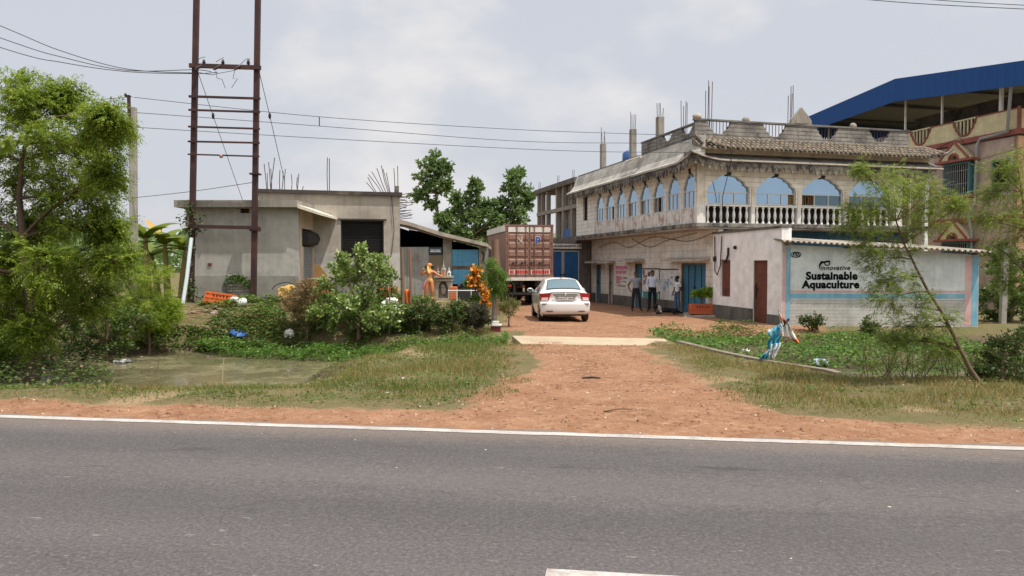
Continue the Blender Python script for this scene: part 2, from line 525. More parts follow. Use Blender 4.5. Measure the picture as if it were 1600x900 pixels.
M_pinktext = mat('pink_wall_lettering', (.66, .22, .32), c2=(.6, .48, .42), c2lo=.55, c2hi=.75, c2scale=6)
M_bark = mat('bark_brown', (.13, .09, .065), c2=(.07, .05, .04), bump=.6, bscale=25, scale=6)
M_barkgrey = mat('bark_grey', (.20, .165, .13), c2=(.1, .08, .065), bump=.6, bscale=25, scale=6)
M_stem = mat('stem_brown', (.16, .11, .07), bump=.3)

L_neem = leafmat('neem_leaves', (.06, .12, .013), (.25, .335, .035), (.36, .38, .06), trans=.45, cf=.12)
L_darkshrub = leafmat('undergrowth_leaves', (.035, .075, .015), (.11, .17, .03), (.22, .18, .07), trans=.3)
L_yellowbush = leafmat('bright_bush_leaves', (.12, .21, .014), (.30, .38, .03), trans=.4)
L_shrub = leafmat('broad_shrub_leaves', (.085, .16, .03), (.25, .34, .08), (.46, .52, .24), trans=.3, rough=.4, cf=.15)
L_brownweed = leafmat('dry_weed_leaves', (.16, .13, .05), (.32, .22, .10), (.34, .17, .10), trans=.3, cf=.2)
L_hedge = leafmat('hedge_leaves', (.035, .075, .017), (.11, .155, .035), (.22, .16, .09), trans=.3, cf=.12)
L_hedgeshade = leafmat('hedge_shade_leaves', (.035, .045, .022), (.085, .075, .045), trans=.2)  # hedge leaves darkened so the colour carries their shade
L_cover = leafmat('ground_cover_leaves', (.03, .085, .010), (.10, .19, .02), (.18, .25, .05), trans=.32, cf=.1)
L_acacia = leafmat('acacia_leaves', (.085, .14, .018), (.25, .31, .05), trans=.42)
L_far = leafmat('far_tree_leaves', (.065, .13, .04), (.19, .27, .08), (.25, .32, .14), trans=.42)
L_drumstick = leafmat('drooping_leaves', (.05, .13, .015), (.15, .25, .03), trans=.4)
L_banana = leafmat('banana_leaves', (.10, .17, .02), (.22, .27, .04), trans=.4)
M_bananadry = mat('banana_dry_leaf', (.42, .26, .06), .7, bump=.3)
L_marigold = leafmat('orange_petals', (.68, .17, .02), (.82, .36, .05), trans=.25)
L_pot = leafmat('pot_plant_leaves', (.10, .22, .015), (.24, .36, .03), trans=.4)
L_grassdry = leafmat('dry_grass_blades', (.15, .12, .038), (.37, .285, .105), (.10, .14, .025), trans=.35, cf=.3)
L_grassgreen = leafmat('green_grass_blades', (.05, .09, .013), (.15, .20, .035), (.28, .23, .09), trans=.35, cf=.25)

# ------------------------------------------------------------ terrain
_lat = rng.random((256, 256))
def vnoise(x, y, s):
    x = np.asarray(x) / s + 100; y = np.asarray(y) / s + 100
    xi = np.floor(x).astype(int); yi = np.floor(y).astype(int)
    fx = x - xi; fy = y - yi
    fx = fx * fx * (3 - 2 * fx); fy = fy * fy * (3 - 2 * fy)
    g = lambda a, b: _lat[a % 256, b % 256]
    return (g(xi, yi) * (1 - fx) + g(xi + 1, yi) * fx) * (1 - fy) + (g(xi, yi + 1) * (1 - fx) + g(xi + 1, yi + 1) * fx) * fy
def fbm(x, y, s, o=4):
    a = 0; w = 0.5; t = 0
    for i in range(o):
        a = a + w * vnoise(x, y, s / 2 ** i); t += w; w *= .5
    return a / t

def rdist(x, y): return (y - 7.92 + 0.14 * x) * 0.9904
DY = [0, 8.4, 9.2, 10.1, 11.2, 13, 15.4, 18, 20.5, 24, 27, 60]
DXL = [-3, -1.7, -0.9, -0.3, 0.0, .28, .4, .45, .2, .35, .2, -2]
DXR = [5, 4.6, 3.2, 2.95, 3.0, 3.1, 3.2, 3.1, 4.3, 5.6, 8, 12]
def dxl(y): return np.interp(y, DY, DXL)
def dxr(y): return np.interp(y, DY, DXR)
def kerbx(y): return np.interp(y, [12.7, 13, 15.9, 18.2, 20], [5.75, 5.55, 4.45, 4.0, 3.9])

def ground(x, y):
    x = np.asarray(x, float); y = np.asarray(y, float)
    r = rdist(x, y)
    z = -0.02 - 0.06 * sst(1.0, 6, r) - .12 * sst(18, 32, y)
    z = z - 0.05 * sst(.15, -.1, r)
    # raised bank and yard on the left, pond in front of it
    left = sst(-0.4, -2.2, x)
    z = z + left * sst(20.2, 23.4, y) * (0.72 + .0 * y)
    wob = (fbm(x, y, 2.2) - .5) * .5
    e = np.sqrt(((x + 7.3) / 4.6) ** 2 + ((y - 17.7) / 3.75) ** 2) + wob * .35
    z = z - 1.0 * sst(1.12, .72, e)
    z = z - .62 * sst(10.7, 13.6, y) * sst(-2.6, -4.2, x) * sst(15.5, 14.5, y) - .0
    # shallow ditch joining pond and culvert
    z = z - .42 * sst(1.6, .3, np.abs(y - 19.0)) * sst(.6, -1.0, x) * sst(-6, -3.5, x)
    # drain on the right, behind its kerb
    inr = sst(-.05, .12, x - kerbx(y)) * sst(12.55, 12.95, y) * sst(23.6, 22.2, y)
    z = z - inr * (.62 - .25 * sst(15.5, 18.0, y) - .12 * sst(7, 4.5, x))
    z = z + (fbm(x, y, .9) - .5) * .07 * sst(.3, 1.4, r) + (fbm(x, y, .22, 2) - .5) * .03 * sst(.15, .5, r)
    return z
def gz(x, y): return float(ground(np.array([x]), np.array([y]))[0])

def build_ground():
    def axis(lo, hi, st, far):
        d = np.arange(lo, hi + st / 2, st)
        g = np.cumsum(np.geomspace(st * 2, far / 4, 16))
        return np.concatenate([(lo - g)[::-1], d, hi + g])
    xs = axis(-17, 17, .13, 900); ys = axis(7.2, 33, .13, 900)
    X, Y = np.meshgrid(xs, ys)
    x = X.ravel(); y = Y.ravel()
    z = ground(x, y)
    r = rdist(x, y)
    z = np.where(r < 0.0, -.06, z)
    nx, ny = len(xs), len(ys)
    me = bpy.data.meshes.new('ground')
    me.vertices.add(len(x)); me.vertices.foreach_set('co', np.stack([x, y, z], 1).astype(np.float32).ravel())
    i = np.arange(nx - 1)[None] + nx * np.arange(ny - 1)[:, None]
    q = np.stack([i, i + 1, i + nx + 1, i + nx], -1).reshape(-1, 4).astype(np.int32)
    me.loops.add(q.size); me.loops.foreach_set('vertex_index', q.ravel())
    me.polygons.add(len(q)); me.polygons.foreach_set('loop_start', np.arange(0, q.size, 4, dtype=np.int32))
    me.polygons.foreach_set('use_smooth', np.ones(len(q), bool))
    me.update(calc_edges=True)
    # surface kinds: r = red laterite, g = grassy soil, b = dark mud
    w = (fbm(x, y, 1.3) - .5) * 1.5 + (fbm(x, y, .35, 2) - .5) * .5
    sh = sst(1.35, .75, r + w * .5)
    drv = sst(-.35, .35, x - dxl(y) + w * .9) * sst(.4, -.35, x - dxr(y) + w * .9) * sst(60, 45, y)
    yard = sst(20.8, 22, y) * sst(-.6, .3, x + w * .4) * sst(60, 45, y) * sst(10.5, 9, x)
    red = np.clip(np.maximum(np.maximum(sh, drv), yard), 0, 1)
    grass = np.clip((1 - red) * sst(.28, .5, fbm(x, y, 1.7) + .12), 0, 1)
    mud = np.clip(sst(-.28, -.45, z) + .0, 0, 1)
    c = np.stack([red, grass, mud, np.ones_like(red)], 1).astype(np.float32)
    at = me.color_attributes.new('kinds', 'FLOAT_COLOR', 'POINT')
    at.data.foreach_set('color', c.ravel())
    N = NT('earth')
    a = N.new('ShaderNodeAttribute', attribute_name='kinds')
    sp = N.new('ShaderNodeSeparateColor'); N.l.new(a.outputs['Color'], sp.inputs[0])
    n1 = N.noise(1.1, 8, .65); n2 = N.noise(7, 8, .7, off=4); n3 = N.noise(21, 5, .8, off=9)
    tan = N.mix(n2, (.20, .145, .08), (.30, .22, .13))
    redc = N.mix(N.ramp(n1, .3, .7), (.19, .091, .049), (.31, .170, .100))
    redc = N.mix(N.ramp(n2, .5, .72), redc, (.36, .225, .145))
    redc = N.mix(N.ramp(n3, .56, .68, 0, .8), redc, (.085, .042, .028))
    redc = N.mix(N.ramp(N.noise(30, 4, .75, off=20), .62, .70, 0, .8), redc, (.46, .34, .25))
    gr = N.mix(n2, (.105, .085, .04), (.19, .15, .08))
    gr = N.mix(N.ramp(n1, .4, .65, 0, .5), gr, (.07, .085, .025))
    mud = N.mix(n2, (.055, .045, .03), (.14, .105, .065))
    gm = N.ramp(N.math('ADD', sp.outputs[1], N.math('MULTIPLY', N.math('SUBTRACT', n2, .5), .9)), .25, .7)
    rm = N.ramp(N.math('ADD', sp.outputs[0], N.math('MULTIPLY', N.math('SUBTRACT', n2, .5), .8)), .3, .7)
    c = N.mix(gm, tan, gr); c = N.mix(rm, c, redc); c = N.mix(sp.outputs[2], c, mud)
    N.put(N.b.inputs['Base Color'], c)
    N.b.inputs['Roughness'].default_value = .95; N.b.inputs['Specular IOR Level'].default_value = .15
    h = N.math('ADD', N.math('MULTIPLY', n2, 1.0), N.math('MULTIPLY', n3, .5))
    N.put(N.b.inputs['Normal'], N.bump(h, .7, .035))
    o = link('ground', me, N.mat)
    tag(o, kind='structure')

def road_pt(s, r, z):
    """s along the road (+ to the right), r away from the far edge line"""
    c = Vector((0.9904, -0.1386, 0)); n = Vector((0.1386, 0.9904, 0))
    return Vector((0, 7.92, z)) + c * s + n * r

def build_road():
    N = NT('asphalt')
    geo = N.new('ShaderNodeNewGeometry')
    mp = N.new('ShaderNodeMapping'); N.l.new(geo.outputs['Position'], mp.inputs[0])
    mp.inputs['Rotation'].default_value = (0, 0, math.atan(.14))
    co = mp.outputs[0]
    n1 = N.noise(.7, 7, .65, stretch=(.35, 1.6, 1), coord=co)
    n2 = N.noise(9, 6, .7, coord=co); n3 = N.noise(34, 5, .8, coord=co); n4 = N.noise(2.3, 6, .7, stretch=(.5, 1.4, 1), coord=co, off=6)
    c = N.mix(N.ramp(n1, .3, .7), (.073, .065, .067), (.100, .090, .091))
    c = N.mix(N.ramp(n3, .5, .68, 0, .7), c, (.175, .16, .152))
    c = N.mix(N.ramp(n3, .48, .32, 0, .7), c, (.036, .033, .034))
    c = N.mix(N.ramp(n2, .62, .78, 0, .35), c, (.034, .031, .032))
    c = N.mix(N.ramp(n4, .66, .74, 0, .5), c, (.034, .031, .032))
    sep = N.new('ShaderNodeSeparateXYZ'); N.l.new(co, sep.inputs[0])
    n6 = N.noise(1.7, 4, .6, stretch=(.35, 1.5, 1), coord=co, off=31)
    c = N.mix(N.ramp(n6, .63, .70, 0, .6), c, (.036, .033, .034))
    n7 = N.noise(14, 3, .6, stretch=(.4, 1.4, 1), coord=co, off=17)
    c = N.mix(N.ramp(n7, .68, .73, 0, .75), c, (.24, .22, .20))
    # polished wheel paths, older patches and hairline cracks
    yv = N.math('ADD', sep.outputs[1], N.math('MULTIPLY', N.math('SUBTRACT', n1, .5), .9))
    for cy in (6.85, 5.15, 2.9, 1.2):
        band = N.ramp(N.math('ABSOLUTE', N.math('SUBTRACT', yv, cy)), .15, .62, .32, 0)
        c = N.mix(band, c, (.047, .043, .045))
    band = N.ramp(N.math('ABSOLUTE', N.math('SUBTRACT', yv, 6.0)), .1, .5, .28, 0)
    c = N.mix(band, c, (.112, .102, .096))
    vo = N.new('ShaderNodeTexVoronoi', feature='DISTANCE_TO_EDGE'); vo.inputs['Scale'].default_value = .42
    wc = N.new('ShaderNodeVectorMath', operation='ADD'); N.l.new(co, wc.inputs[0])
    nz = N.new('ShaderNodeTexNoise'); N.l.new(co, nz.inputs['Vector']); nz.inputs['Scale'].default_value = 1.6; nz.inputs['Detail'].default_value = 6
    N.l.new(nz.outputs['Color'], wc.inputs[1]); N.l.new(wc.outputs[0], vo.inputs['Vector'])
    crack = N.math('MULTIPLY', N.ramp(vo.outputs['Distance'], .002, .009, .32, 0), N.ramp(n4, .45, .6))
    c = N.mix(crack, c, (.03, .028, .028))
    # dust blown onto the far edge of the carriageway
    edge = N.ramp(N.math('ADD', sep.outputs[1], N.math('MULTIPLY', n2, .8)), 7.6, 8.6, 0, .6)
    c = N.mix(edge, c, (.26, .19, .14))
    # darker wheel track
    N.put(N.b.inputs['Base Color'], c)
    N.b.inputs['Roughness'].default_value = .85; N.b.inputs['Specular IOR Level'].default_value = .3
    h = N.math('ADD', n3, N.math('MULTIPLY', n2, .4))
    N.put(N.b.inputs['Normal'], N.bump(h, .45, .012))
    mb = MB(); vs = []; fs = []
    ss = list(np.linspace(-260, -20, 9)) + list(np.linspace(-18, 18, 145)) + list(np.linspace(20, 260, 9))
    for s in ss:
        j = (rnd.random() - .5) * .12 if abs(s) < 19 else 0
        vs += [road_pt(s, -7.55, -.02), road_pt(s, -7.5, 0), road_pt(s, -3.6, .03), road_pt(s, .0, .0), road_pt(s, .17 + j, -.008), road_pt(s, .21 + j, -.05)]
    for i in range(len(ss) - 1):
        for k in range(5):
            fs.append((i * 6 + k, (i + 1) * 6 + k, (i + 1) * 6 + k + 1, i * 6 + k + 1))
    mb.add(vs, fs)
    tag(mb.build('road', N.mat), kind='structure')
    Mw = mat('road_paint', (.47, .44, .415), .75, c2=(.24, .19, .16), c2lo=.5, c2hi=.72, c2scale=4, fine=.45, scale=1.5, bump=.25, bscale=90)
    mb = MB(); vs = []; fs = []
    for s in ss:
        j = (rnd.random() - .5) * .02
        a = -.085 + j; b = .075 + j
        vs += [road_pt(s, a, .03 * -a / 3.6 + .005), road_pt(s, 0, .005), road_pt(s, b, .0015)]
    for i in range(len(ss) - 1):
        for k in range(2): fs.append((i * 3 + k, (i + 1) * 3 + k, (i + 1) * 3 + k + 1, i * 3 + k + 1))
    mb.add(vs, fs)
    tag(mb.build('road_edge_line', Mw), kind='structure')
    mb = MB()
    g = G(853, 895.5, .03)
    s0 = (g - road_pt(0, 0, .03)).dot(Vector((.9904, -.1386, 0)))
    for k in (-9, 0, 9):
        mb.add([road_pt(s0 + k, -3.74, .034), road_pt(s0 + k + 3, -3.74, .034), road_pt(s0 + k + 3, -3.595, .034), road_pt(s0 + k, -3.595, .034)], [(0, 1, 2, 3)])
    tag(mb.build('road_centre_marking', Mw), kind='structure')

def blades(x, y, h, w, lean=.5, z=None):
    n = len(x)
    z = ground(x, y) if z is None else z
    a = rng.random(n) * 2 * np.pi
    dx, dy = np.cos(a), np.sin(a)
    b = rng.random(n) * 2 * np.pi
    l = h * rng.random(n) * lean
    v = np.empty((n, 3, 3))
    v[:, 0] = np.stack([x - dx * w, y - dy * w, z - .01], 1)
    v[:, 1] = np.stack([x + dx * w, y + dy * w, z - .01], 1)
    v[:, 2] = np.stack([x + np.cos(b) * l, y + np.sin(b) * l, z + h], 1)
    return v.reshape(-1, 3)

def build_grass():
    # dry verge on the right and short dry turf by the drive
    n = 420000
    x = rng.uniform(-17, 17, n); y = rng.uniform(8, 23.5, n)
    r = rdist(x, y)
    w = (fbm(x, y, 1.3) - .5) * 1.5 + (fbm(x, y, .35, 2) - .5) * .8
    ok = (r > .95 + w * .5) & ~((x > dxl(y) - .1 + w * .9) & (x < dxr(y) + .1 + w * .9))
    z = ground(x, y)
    ok &= z > -.52
    fall = sst(10.7, 13.2, y) * sst(-2.6, -4.0, x)
    ok &= ~((x > kerbx(y) - .1) & (y > 12.5))
    ok &= ~((np.abs(x - 2.0) < 2.4) & (y > 17.5))
    ok &= ~((y > 20) & (x > -.5))
    dens = fbm(x, y, .8, 3)
    lush = sst(-2.2, -4, x) * sst(2.0, 2.8, r) * sst(17, 15.5, y)
    ok &= rng.random(n) < np.clip(sst(.3, .55, dens) * .9 + .12 + lush, 0, 1) * np.clip(.25 + sst(.7, 2.6, r), 0, 1)
    x, y, z, r, dens, fall = x[ok], y[ok], z[ok], r[ok], dens[ok], fall[ok]
    edge = np.minimum(np.abs(x - dxl(y)), np.abs(x - dxr(y)))
    tall = (.25 + .75 * sst(1.2, 2.8, r)) * (.35 + .65 * sst(.1, 1.2, edge)) * (.5 + .9 * dens)
    tall = tall * np.where((y > 20) & (x < -2), .6, 1)
    h = (.04 + .11 * rng.random(len(x)) ** 1.3) * tall * (1 - .45 * fall)
    wd = .004 + .004 * rng.random(len(x))
    green = np.where(x < 1, sst(.44, .58, fbm(x + 40, y, 1.6)) * .9 + .1, sst(.5, .7, fbm(x + 40, y, 1.6)) * .32)
    gsel = rng.random(len(x)) < green
    for nm, sel, m in (('verge_grass_green', gsel, L_grassgreen), ('verge_grass_dry', ~gsel, L_grassdry)):
        o = link(nm, np_mesh(nm, blades(x[sel], y[sel], h[sel], wd[sel], 1.25, z[sel]), 3), m)
        tag(o, kind='stuff')
    print('blades', len(x))

def cover(name, n, xr, yr, keep, hmin, hmax, L, leafm, seed=0, stems=False):
    x = rng.uniform(*xr, n); y = rng.uniform(*yr, n)
    k = keep(x, y); x, y = x[k], y[k]
    z = np.maximum(ground(x, y), -.62)
    hh = hmin + (hmax - hmin) * sst(.25, .75, fbm(x, y, .7, 3))
    top = rng.random(len(x)) ** .5
    pos = np.stack([x, y, z + hh * top], 1)
    d = rng.normal(size=pos.shape); d[:, 2] = d[:, 2] * .35 + .1 - .25 * rng.random(len(x)); d = unit(d)
    Ls = L * (.6 + .7 * rng.random(len(x)))
    o = link(name, np_mesh(name, leaf_quads(pos, d, Ls, Ls * .75, upw=.6), 4), leafm)
    return tag(o, kind='stuff')

def build_cover():
    def verge(x, y):
        r = rdist(x, y); f = fbm(x + 9, y, .6, 3)
        return (r > 1.0) & ~((x > dxl(y) - .3) & (x < dxr(y) + .3)) & ~((x > kerbx(y) - .1) & (y > 12.4)) & (y < 17.5) & (ground(x, y) > -.55) & (rng.random(len(x)) < sst(.45, .62, f + .06 * sst(0, -3, x) - .07 * sst(1, 3, x)) * sst(.8, 2.2, r))
    cover('verge_weeds', 90000, (-15, 14), (8.4, 18), verge, .01, .11, .045, leafmat('verge_weed_leaves', (.04, .085, .012), (.13, .19, .03), (.22, .18, .07), trans=.3, cf=.15))
    def right(x, y):
        f = fbm(x, y, 1.0, 3)
        far = np.interp(x, [2, 4, 5, 6.5, 8.5, 16], [20.4, 21.6, 23.2, 23.6, 22.8, 22.8])
        near = np.interp(x, [4, 4.6, 5.3, 6, 16], [18.6, 16.2, 15.6, 16.2, 16.6])
        a = (x > kerbx(y) + .12) & (y > near + (f - .5) * 1.2) & (y < far + (f - .5) * .9)
        return a & (rng.random(len(x)) < .18 + sst(.36, .52, f))
    cover('drain_creeper', 42000, (3.5, 13), (15, 26), right, .10, .34, .08, L_cover)
    def left(x, y):
        f = fbm(x, y, .9, 3)
        c = np.interp(x, [-9, -8, -6, -3, -.6, .3], [20.9, 20.3, 19.6, 18.9, 18.9, 19.2])
        hw = np.interp(x, [-9, -8, -6, -3, -.8, .2], [.35, .6, .8, 1.2, 1.2, .3])
        return (np.abs(y - c - (f - .5) * .8) < hw) & (x < -.1)
    cover('pond_creeper', 30000, (-9.3, .2), (17, 22), left, .16, .42, .075, L_cover)
    def bank(x, y):
        f = fbm(x, y, .8, 3)
        return (rng.random(len(x)) < sst(.40, .58, f + .16 * sst(-9.2, -8.0, x) - .1 * sst(-8.6, -9.4, x))) & (rng.random(len(x)) < .8)
    cover('bank_weeds', 60000, (-10.5, -2.6), (20.4, 24.4), bank, .05, .34, .08, leafmat('bank_weed_leaves', (.05, .12, .018), (.14, .22, .04), (.24, .18, .08), cf=.15))
    def ug(x, y):
        f = fbm(x, y, .8, 3)
        return (y > 12.0 + (f - .5) * 1.2) & (x < np.interp(y, [11, 13, 15, 20], [-5.2, -7.0, -9.0, -10.6]) + (f - .5) * 2)
    cover('pondside_weeds', 26000, (-17, -4.5), (11.6, 21), ug, .15, .70, .075, L_hedge)

def build_water():
    N = NT('pond_water')
    n = N.noise(.9, 8, .7); n2 = N.noise(5, 6, .7, off=3)
    f = N.ramp(N.math('ADD', n, N.math('MULTIPLY', N.math('SUBTRACT', n2, .5), .5)), .42, .6)
    N.put(N.b.inputs['Base Color'], N.mix(f, (.125, .108, .066), (.19, .168, .094)))
    N.put(N.b.inputs['Roughness'], N.ramp(f, 0, 1, .05, .28))
    N.b.inputs['Specular IOR Level'].default_value = .5
    N.put(N.b.inputs['Normal'], N.bump(n2, .12, .02))
    mb = MB(); mb.add([(-13.5, 13.2, -.60), (-2.2, 13.2, -.60), (-2.2, 22.4, -.60), (-13.5, 22.4, -.60)], [(0, 1, 2, 3)])
    tag(mb.build('pond_water', N.mat), kind='structure')
    mb = MB(); mb.add([(5.2, 12.8, -.56), (16, 12.8, -.56), (16, 18, -.56), (5.2, 18, -.56)], [(0, 1, 2, 3)])
    tag(mb.build('drain_water', mat('drain_water', (.13, .115, .075), .3, var=.4, scale=1.2, c2=(.10, .15, .03), c2lo=.5, c2hi=.6, spec=.5, bump=.1)), kind='structure')

def build_gravel():
    # stones and scraps on the dirt and the carriageway
    def scatter(name, n, f, smin, smax, m, flat=.5):
        v = []; k = 0
        tri = np.array([(0, 2, 4), (2, 1, 4), (1, 3, 4), (3, 0, 4), (2, 0, 5), (1, 2, 5), (3, 1, 5), (0, 3, 5)])
        base = np.array([(1, 0, 0), (-1, 0, 0), (0, 1, 0), (0, -1, 0), (0, 0, 1), (0, 0, -1)], float)
        while k < n:
            p = f()
            if p is None: continue
            s = smin + (smax - smin) * rnd.random() ** 3
            a = rnd.random() * 6.28
            q = base * np.array([1, .5 + .5 * rnd.random(), flat]) * s * (1 + .3 * rng.normal(size=(6, 1)))
            q = np.stack([q[:, 0] * math.cos(a) - q[:, 1] * math.sin(a), q[:, 0] * math.sin(a) + q[:, 1] * math.cos(a), q[:, 2]], 1)
            v.append((q + np.array(p))[tri].reshape(-1, 3)); k += 1
        tag(link(name, np_mesh(name, np.concatenate(v), 3), m), kind='stuff')
    def dirt():
        x, y = rnd.uniform(-9, 9), rnd.uniform(7.6, 24)
        r = rdist(x, y)
        if r < .2 or (r > 1.3 and not (dxl(y) - .5 < x < dxr(y) + .5)) or (17.9 < y < 20.6): return None
        return (x, y, gz(x, y) + .002)
    scatter('laterite_stones', 7500, dirt, .006, .032, leafmat('stone_red', (.10, .042, .025), (.33, .19, .115), (.50, .40, .30), trans=0, rough=.9, cf=.05))
    def tar():
        s, r = rnd.uniform(-9, 9), -7 * rnd.random() ** 1.6
        p = road_pt(s, r, 0); p.z = .03 * max(0, (1 - abs(r + 3.6) / 3.6)) + .002
        return tuple(p)
    scatter('road_chips', 110, tar, .005, .022, leafmat('stone_pale', (.45, .40, .33), (.60, .56, .48), (.10, .08, .08), trans=0, rough=.9, cf=.25), .12)
    def bits():
        x, y = rnd.uniform(-11, 11), rnd.uniform(9.2, 22)
        z = gz(x, y)
        if dxl(y) < x < dxr(y): return None
        return (x, y, max(z, -.6) + .03)
    scatter('litter', 70, bits, .015, .06, leafmat('litter_scraps', (.62, .62, .60), (.72, .70, .66), (.35, .27, .2), trans=0, rough=.6, cf=.3), .25)
# ------------------------------------------------------------ main building with arches
TH = math.atan(.266)
def parapet(mb, L, z0, z1, cuts, y, th, M=None, mi=0, hw=.55, depth=.5, base=.16):
    """panel along local x with U-shaped openings cut from its top (stepped curves)"""
    poly = [(0, z0), (L, z0), (L, z1)]
    for c in sorted(cuts, reverse=True):
        for u, v in ((1, 0), (.93, .28), (.8, .36), (.74, .6), (.58, .68), (.46, .9), (.2, 1), (-.2, 1), (-.46, .9), (-.58, .68), (-.74, .6), (-.8, .36), (-.93, .28), (-1, 0)):
            poly.append((c + u * hw, z1 - v * depth))
    poly.append((0, z1))
    mb.prism(poly, (0, y, 0), (1, 0, 0), (0, 0, 1), (0, th, 0), mi)

def arch_poly(w, z0, zs, za, W0, W1, top):
    """wall panel from W0 to W1 around a multifoil arch of half width w; open at the bottom (z0)"""
    h = za - zs
    pr = [(1, 0), (1.0, .12), (.96, .26), (.87, .36), (.80, .38), (.79, .47), (.72, .59), (.62, .66), (.54, .67), (.52, .75), (.43, .84), (.31, .88), (.24, .90), (.14, .97), (0, 1.02)]
    right = [(w * u, zs + h * v) for u, v in pr]
    left = [(-a, b) for a, b in reversed(right[:-1])]
    return [(W0, z0), (W0, top), (W1, top), (W1, z0), (w, z0)] + right + left + [(-w, z0)]

def arch_fill(w, z0, zs, za):
    p = arch_poly(w, z0, zs, za, 0, 0, 0)[4:]
    return p

ARY = Matrix.Rotation(R(90), 4, 'Z')

def main_building():
    B = thing('arcade_building', 'cream two storey building with scalloped blue glass arch windows and white balusters', 'building', (7.0, 28, -.2), TH)
    # transform that lays local x along the left side (x -> +y), outward (-y) -> -x
    SM = Matrix(((0, 1, 0, 0), (1, 0, 0, 0), (0, 0, 1, 0), (0, 0, 0, 1)))   # swap x/y
    LEN, WID = 13.4, 10.45
    # --- ground floor
    mb = MB(SM)
    ops = [(.92, 2.97, 0, 2.1), (6.77, 7.64, 0, 2.1), (10.24, 10.9, 0, 2.05), (12.0, 12.7, 0, 2.05)]
    for a, b, c, d in wall_cells(LEN, 3.4, ops): mb.bb(a, b, .9, 1.1, c, d)
    g = mb.build('ground_floor_wall', M_ground_wall, B)
    mb = MB(SM)
    for a, b in ((2.97, 6.77), (7.64, 10.24), (10.9, 12.0), (12.7, 13.4)): mb.bb(a, b, .84, .897, 0, .5)
    mb.build_each('plinth', M_concdark, B)
    mb = MB(); mb.bb(1.1, WID, .9, 1.1, 0, 2.75); mb.build('front_ground_wall', M_ground_wall, B)
    mb = MB(); mb.bb(1.12, WID, .86, 1.08, 2.753, 3.397); mb.build('blue_wall_band', M_bluewall, B)
    mb = MB(); mb.bb(WID, WID + .2, .9, LEN, 0, 6.7); mb.bb(1.1, WID, LEN - .2, LEN - .003, 0, 6.7); mb.build_each('rear_wall', M_creamplain, B)
    # doors
    def door(a, b, h, m, leaf=1, hood=True):
        mb = MB(SM); mb.bb(a + .04, b - .04, 1.0, 1.05, .02, h - .04)
        d = mb.build('door', m, B)
        mb = MB(SM)
        for x in (a, b - .05): mb.bb(x + .001, x + .051, .93, 1.04, 0, h)
        mb.bb(a + .05, b - .05, .93, 1.04, h - .05, h)
        mb.build('door_frame', M_wood, d)
        mb = MB(SM); xm = a + (b - a) * (.5 if leaf == 2 else .85)
        mb.tube([(xm, .97, 1.0), (xm, .96, 1.2)], .02, 6); mb.box((xm, .985, 1.1), (.2, .02, .05))
        mb.build('latch', M_black, d)
        return d
    dd = door(.92, 2.97, 2.1, M_blueshut, 2)
    mb = MB(SM)
    for x in (1.42, 1.94, 2.46): mb.bb(x - .012, x + .012, .975, 1.0, .05, 2.0)
    mb.build('door_seam', M_black, dd)
    door(6.77, 7.64, 2.1, M_bluedoor); door(10.24, 10.9, 2.05, M_greydoor); door(12.0, 12.7, 2.05, M_bluedoor)
    for a, b, z in ((.6, 3.9, 2.2), (6.5, 8.6, 2.2), (10.0, 11.2, 2.14), (11.4, 13.2, 2.16)):
        mb = MB(SM)
        mb.prism([(0, 0), (-.5, -.07), (-.5, -.15), (0, -.09)], (a, .897, z + .12), (0, 1, 0), (0, 0, 1), (b - a, 0, 0))
        mb.build('door_hood', M_soffit, B)
    # painted panels and lettering on the long wall
    mb = MB(SM)
    mb.bb(5.1, 6.65, .892, .899, .72, 1.82, 0); mb.bb(5.1, 6.65, .886, .8918, .45, .8, 1); mb.bb(5.02, 6.7, .87, .9, 1.84, 1.88, 2)
    for k in range(16): mb.box((rnd.uniform(5.9, 6.6), .889, rnd.uniform(1.1, 1.75)), (rnd.uniform(.05, .16), .004, rnd.uniform(.08, .25)), 3)
    mb.build('painted_panel', [M_white, paint('teal_paint', (.06, .26, .27), .7), M_black, paint('brown_paint', (.22, .10, .07), .7)], B)
    mb = MB(SM)
    mb.bb(3.25, 4.9, .892, .899, .5, 1.8, 0); mb.bb(4.9, 5.0, .885, .9, .3, 1.8, 1); mb.bb(3.2, 5.0, .87, .9, 1.82, 1.86, 2)
    q = random.Random(4)
    for k in range(60):
        x = 4.0 + q.gauss(0, .33); z = 1.2 + q.gauss(0, .24)
        mb.box((x, .889, z), (q.uniform(.03, .16), .004, q.uniform(.02, .07)), 3, Matrix.Rotation(q.uniform(-.6, .6), 3, 'Y'))
    mb.build('painted_panel', [M_white, paint('teal_paint_post', (.05, .2, .21), .7), M_black, paint('map_blue_paint', (.25, .42, .52), .7)], B)
    mb = MB(SM); q = random.Random(9)
    for z, x0, x1, hh, m in ((1.95, 8.55, 10.0, .22, 0), (1.72, 8.6, 9.95, .18, 0), (1.42, 9.2, 9.9, .26, 0), (1.2, 9.3, 9.85, .16, 0), (1.42, 8.5, 9.1, .1, 1), (1.22, 8.6, 9.1, .07, 1), (1.0, 8.7, 9.75, .08, 1)):
        x = x0
        mb.bb(x0, x1, .89, .898, z, z + hh * .16, m)
        while x < x1 - .05:
            w = q.uniform(.03, .09); mb.bb(x, x + w, .891, .8985, z - hh * q.uniform(.5, .9), z, m); x += w + q.uniform(.015, .04)
    mb.build('wall_lettering', [M_pinktext, paint('faded_grey_lettering', (.25, .24, .24), .8)], B)
    # --- first-floor slab
    mb = MB(); mb.bb(-.06, WID + .1, -.08, LEN, 3.4, 3.58); mb.build('floor_slab', M_soffit, B, bev=.01)
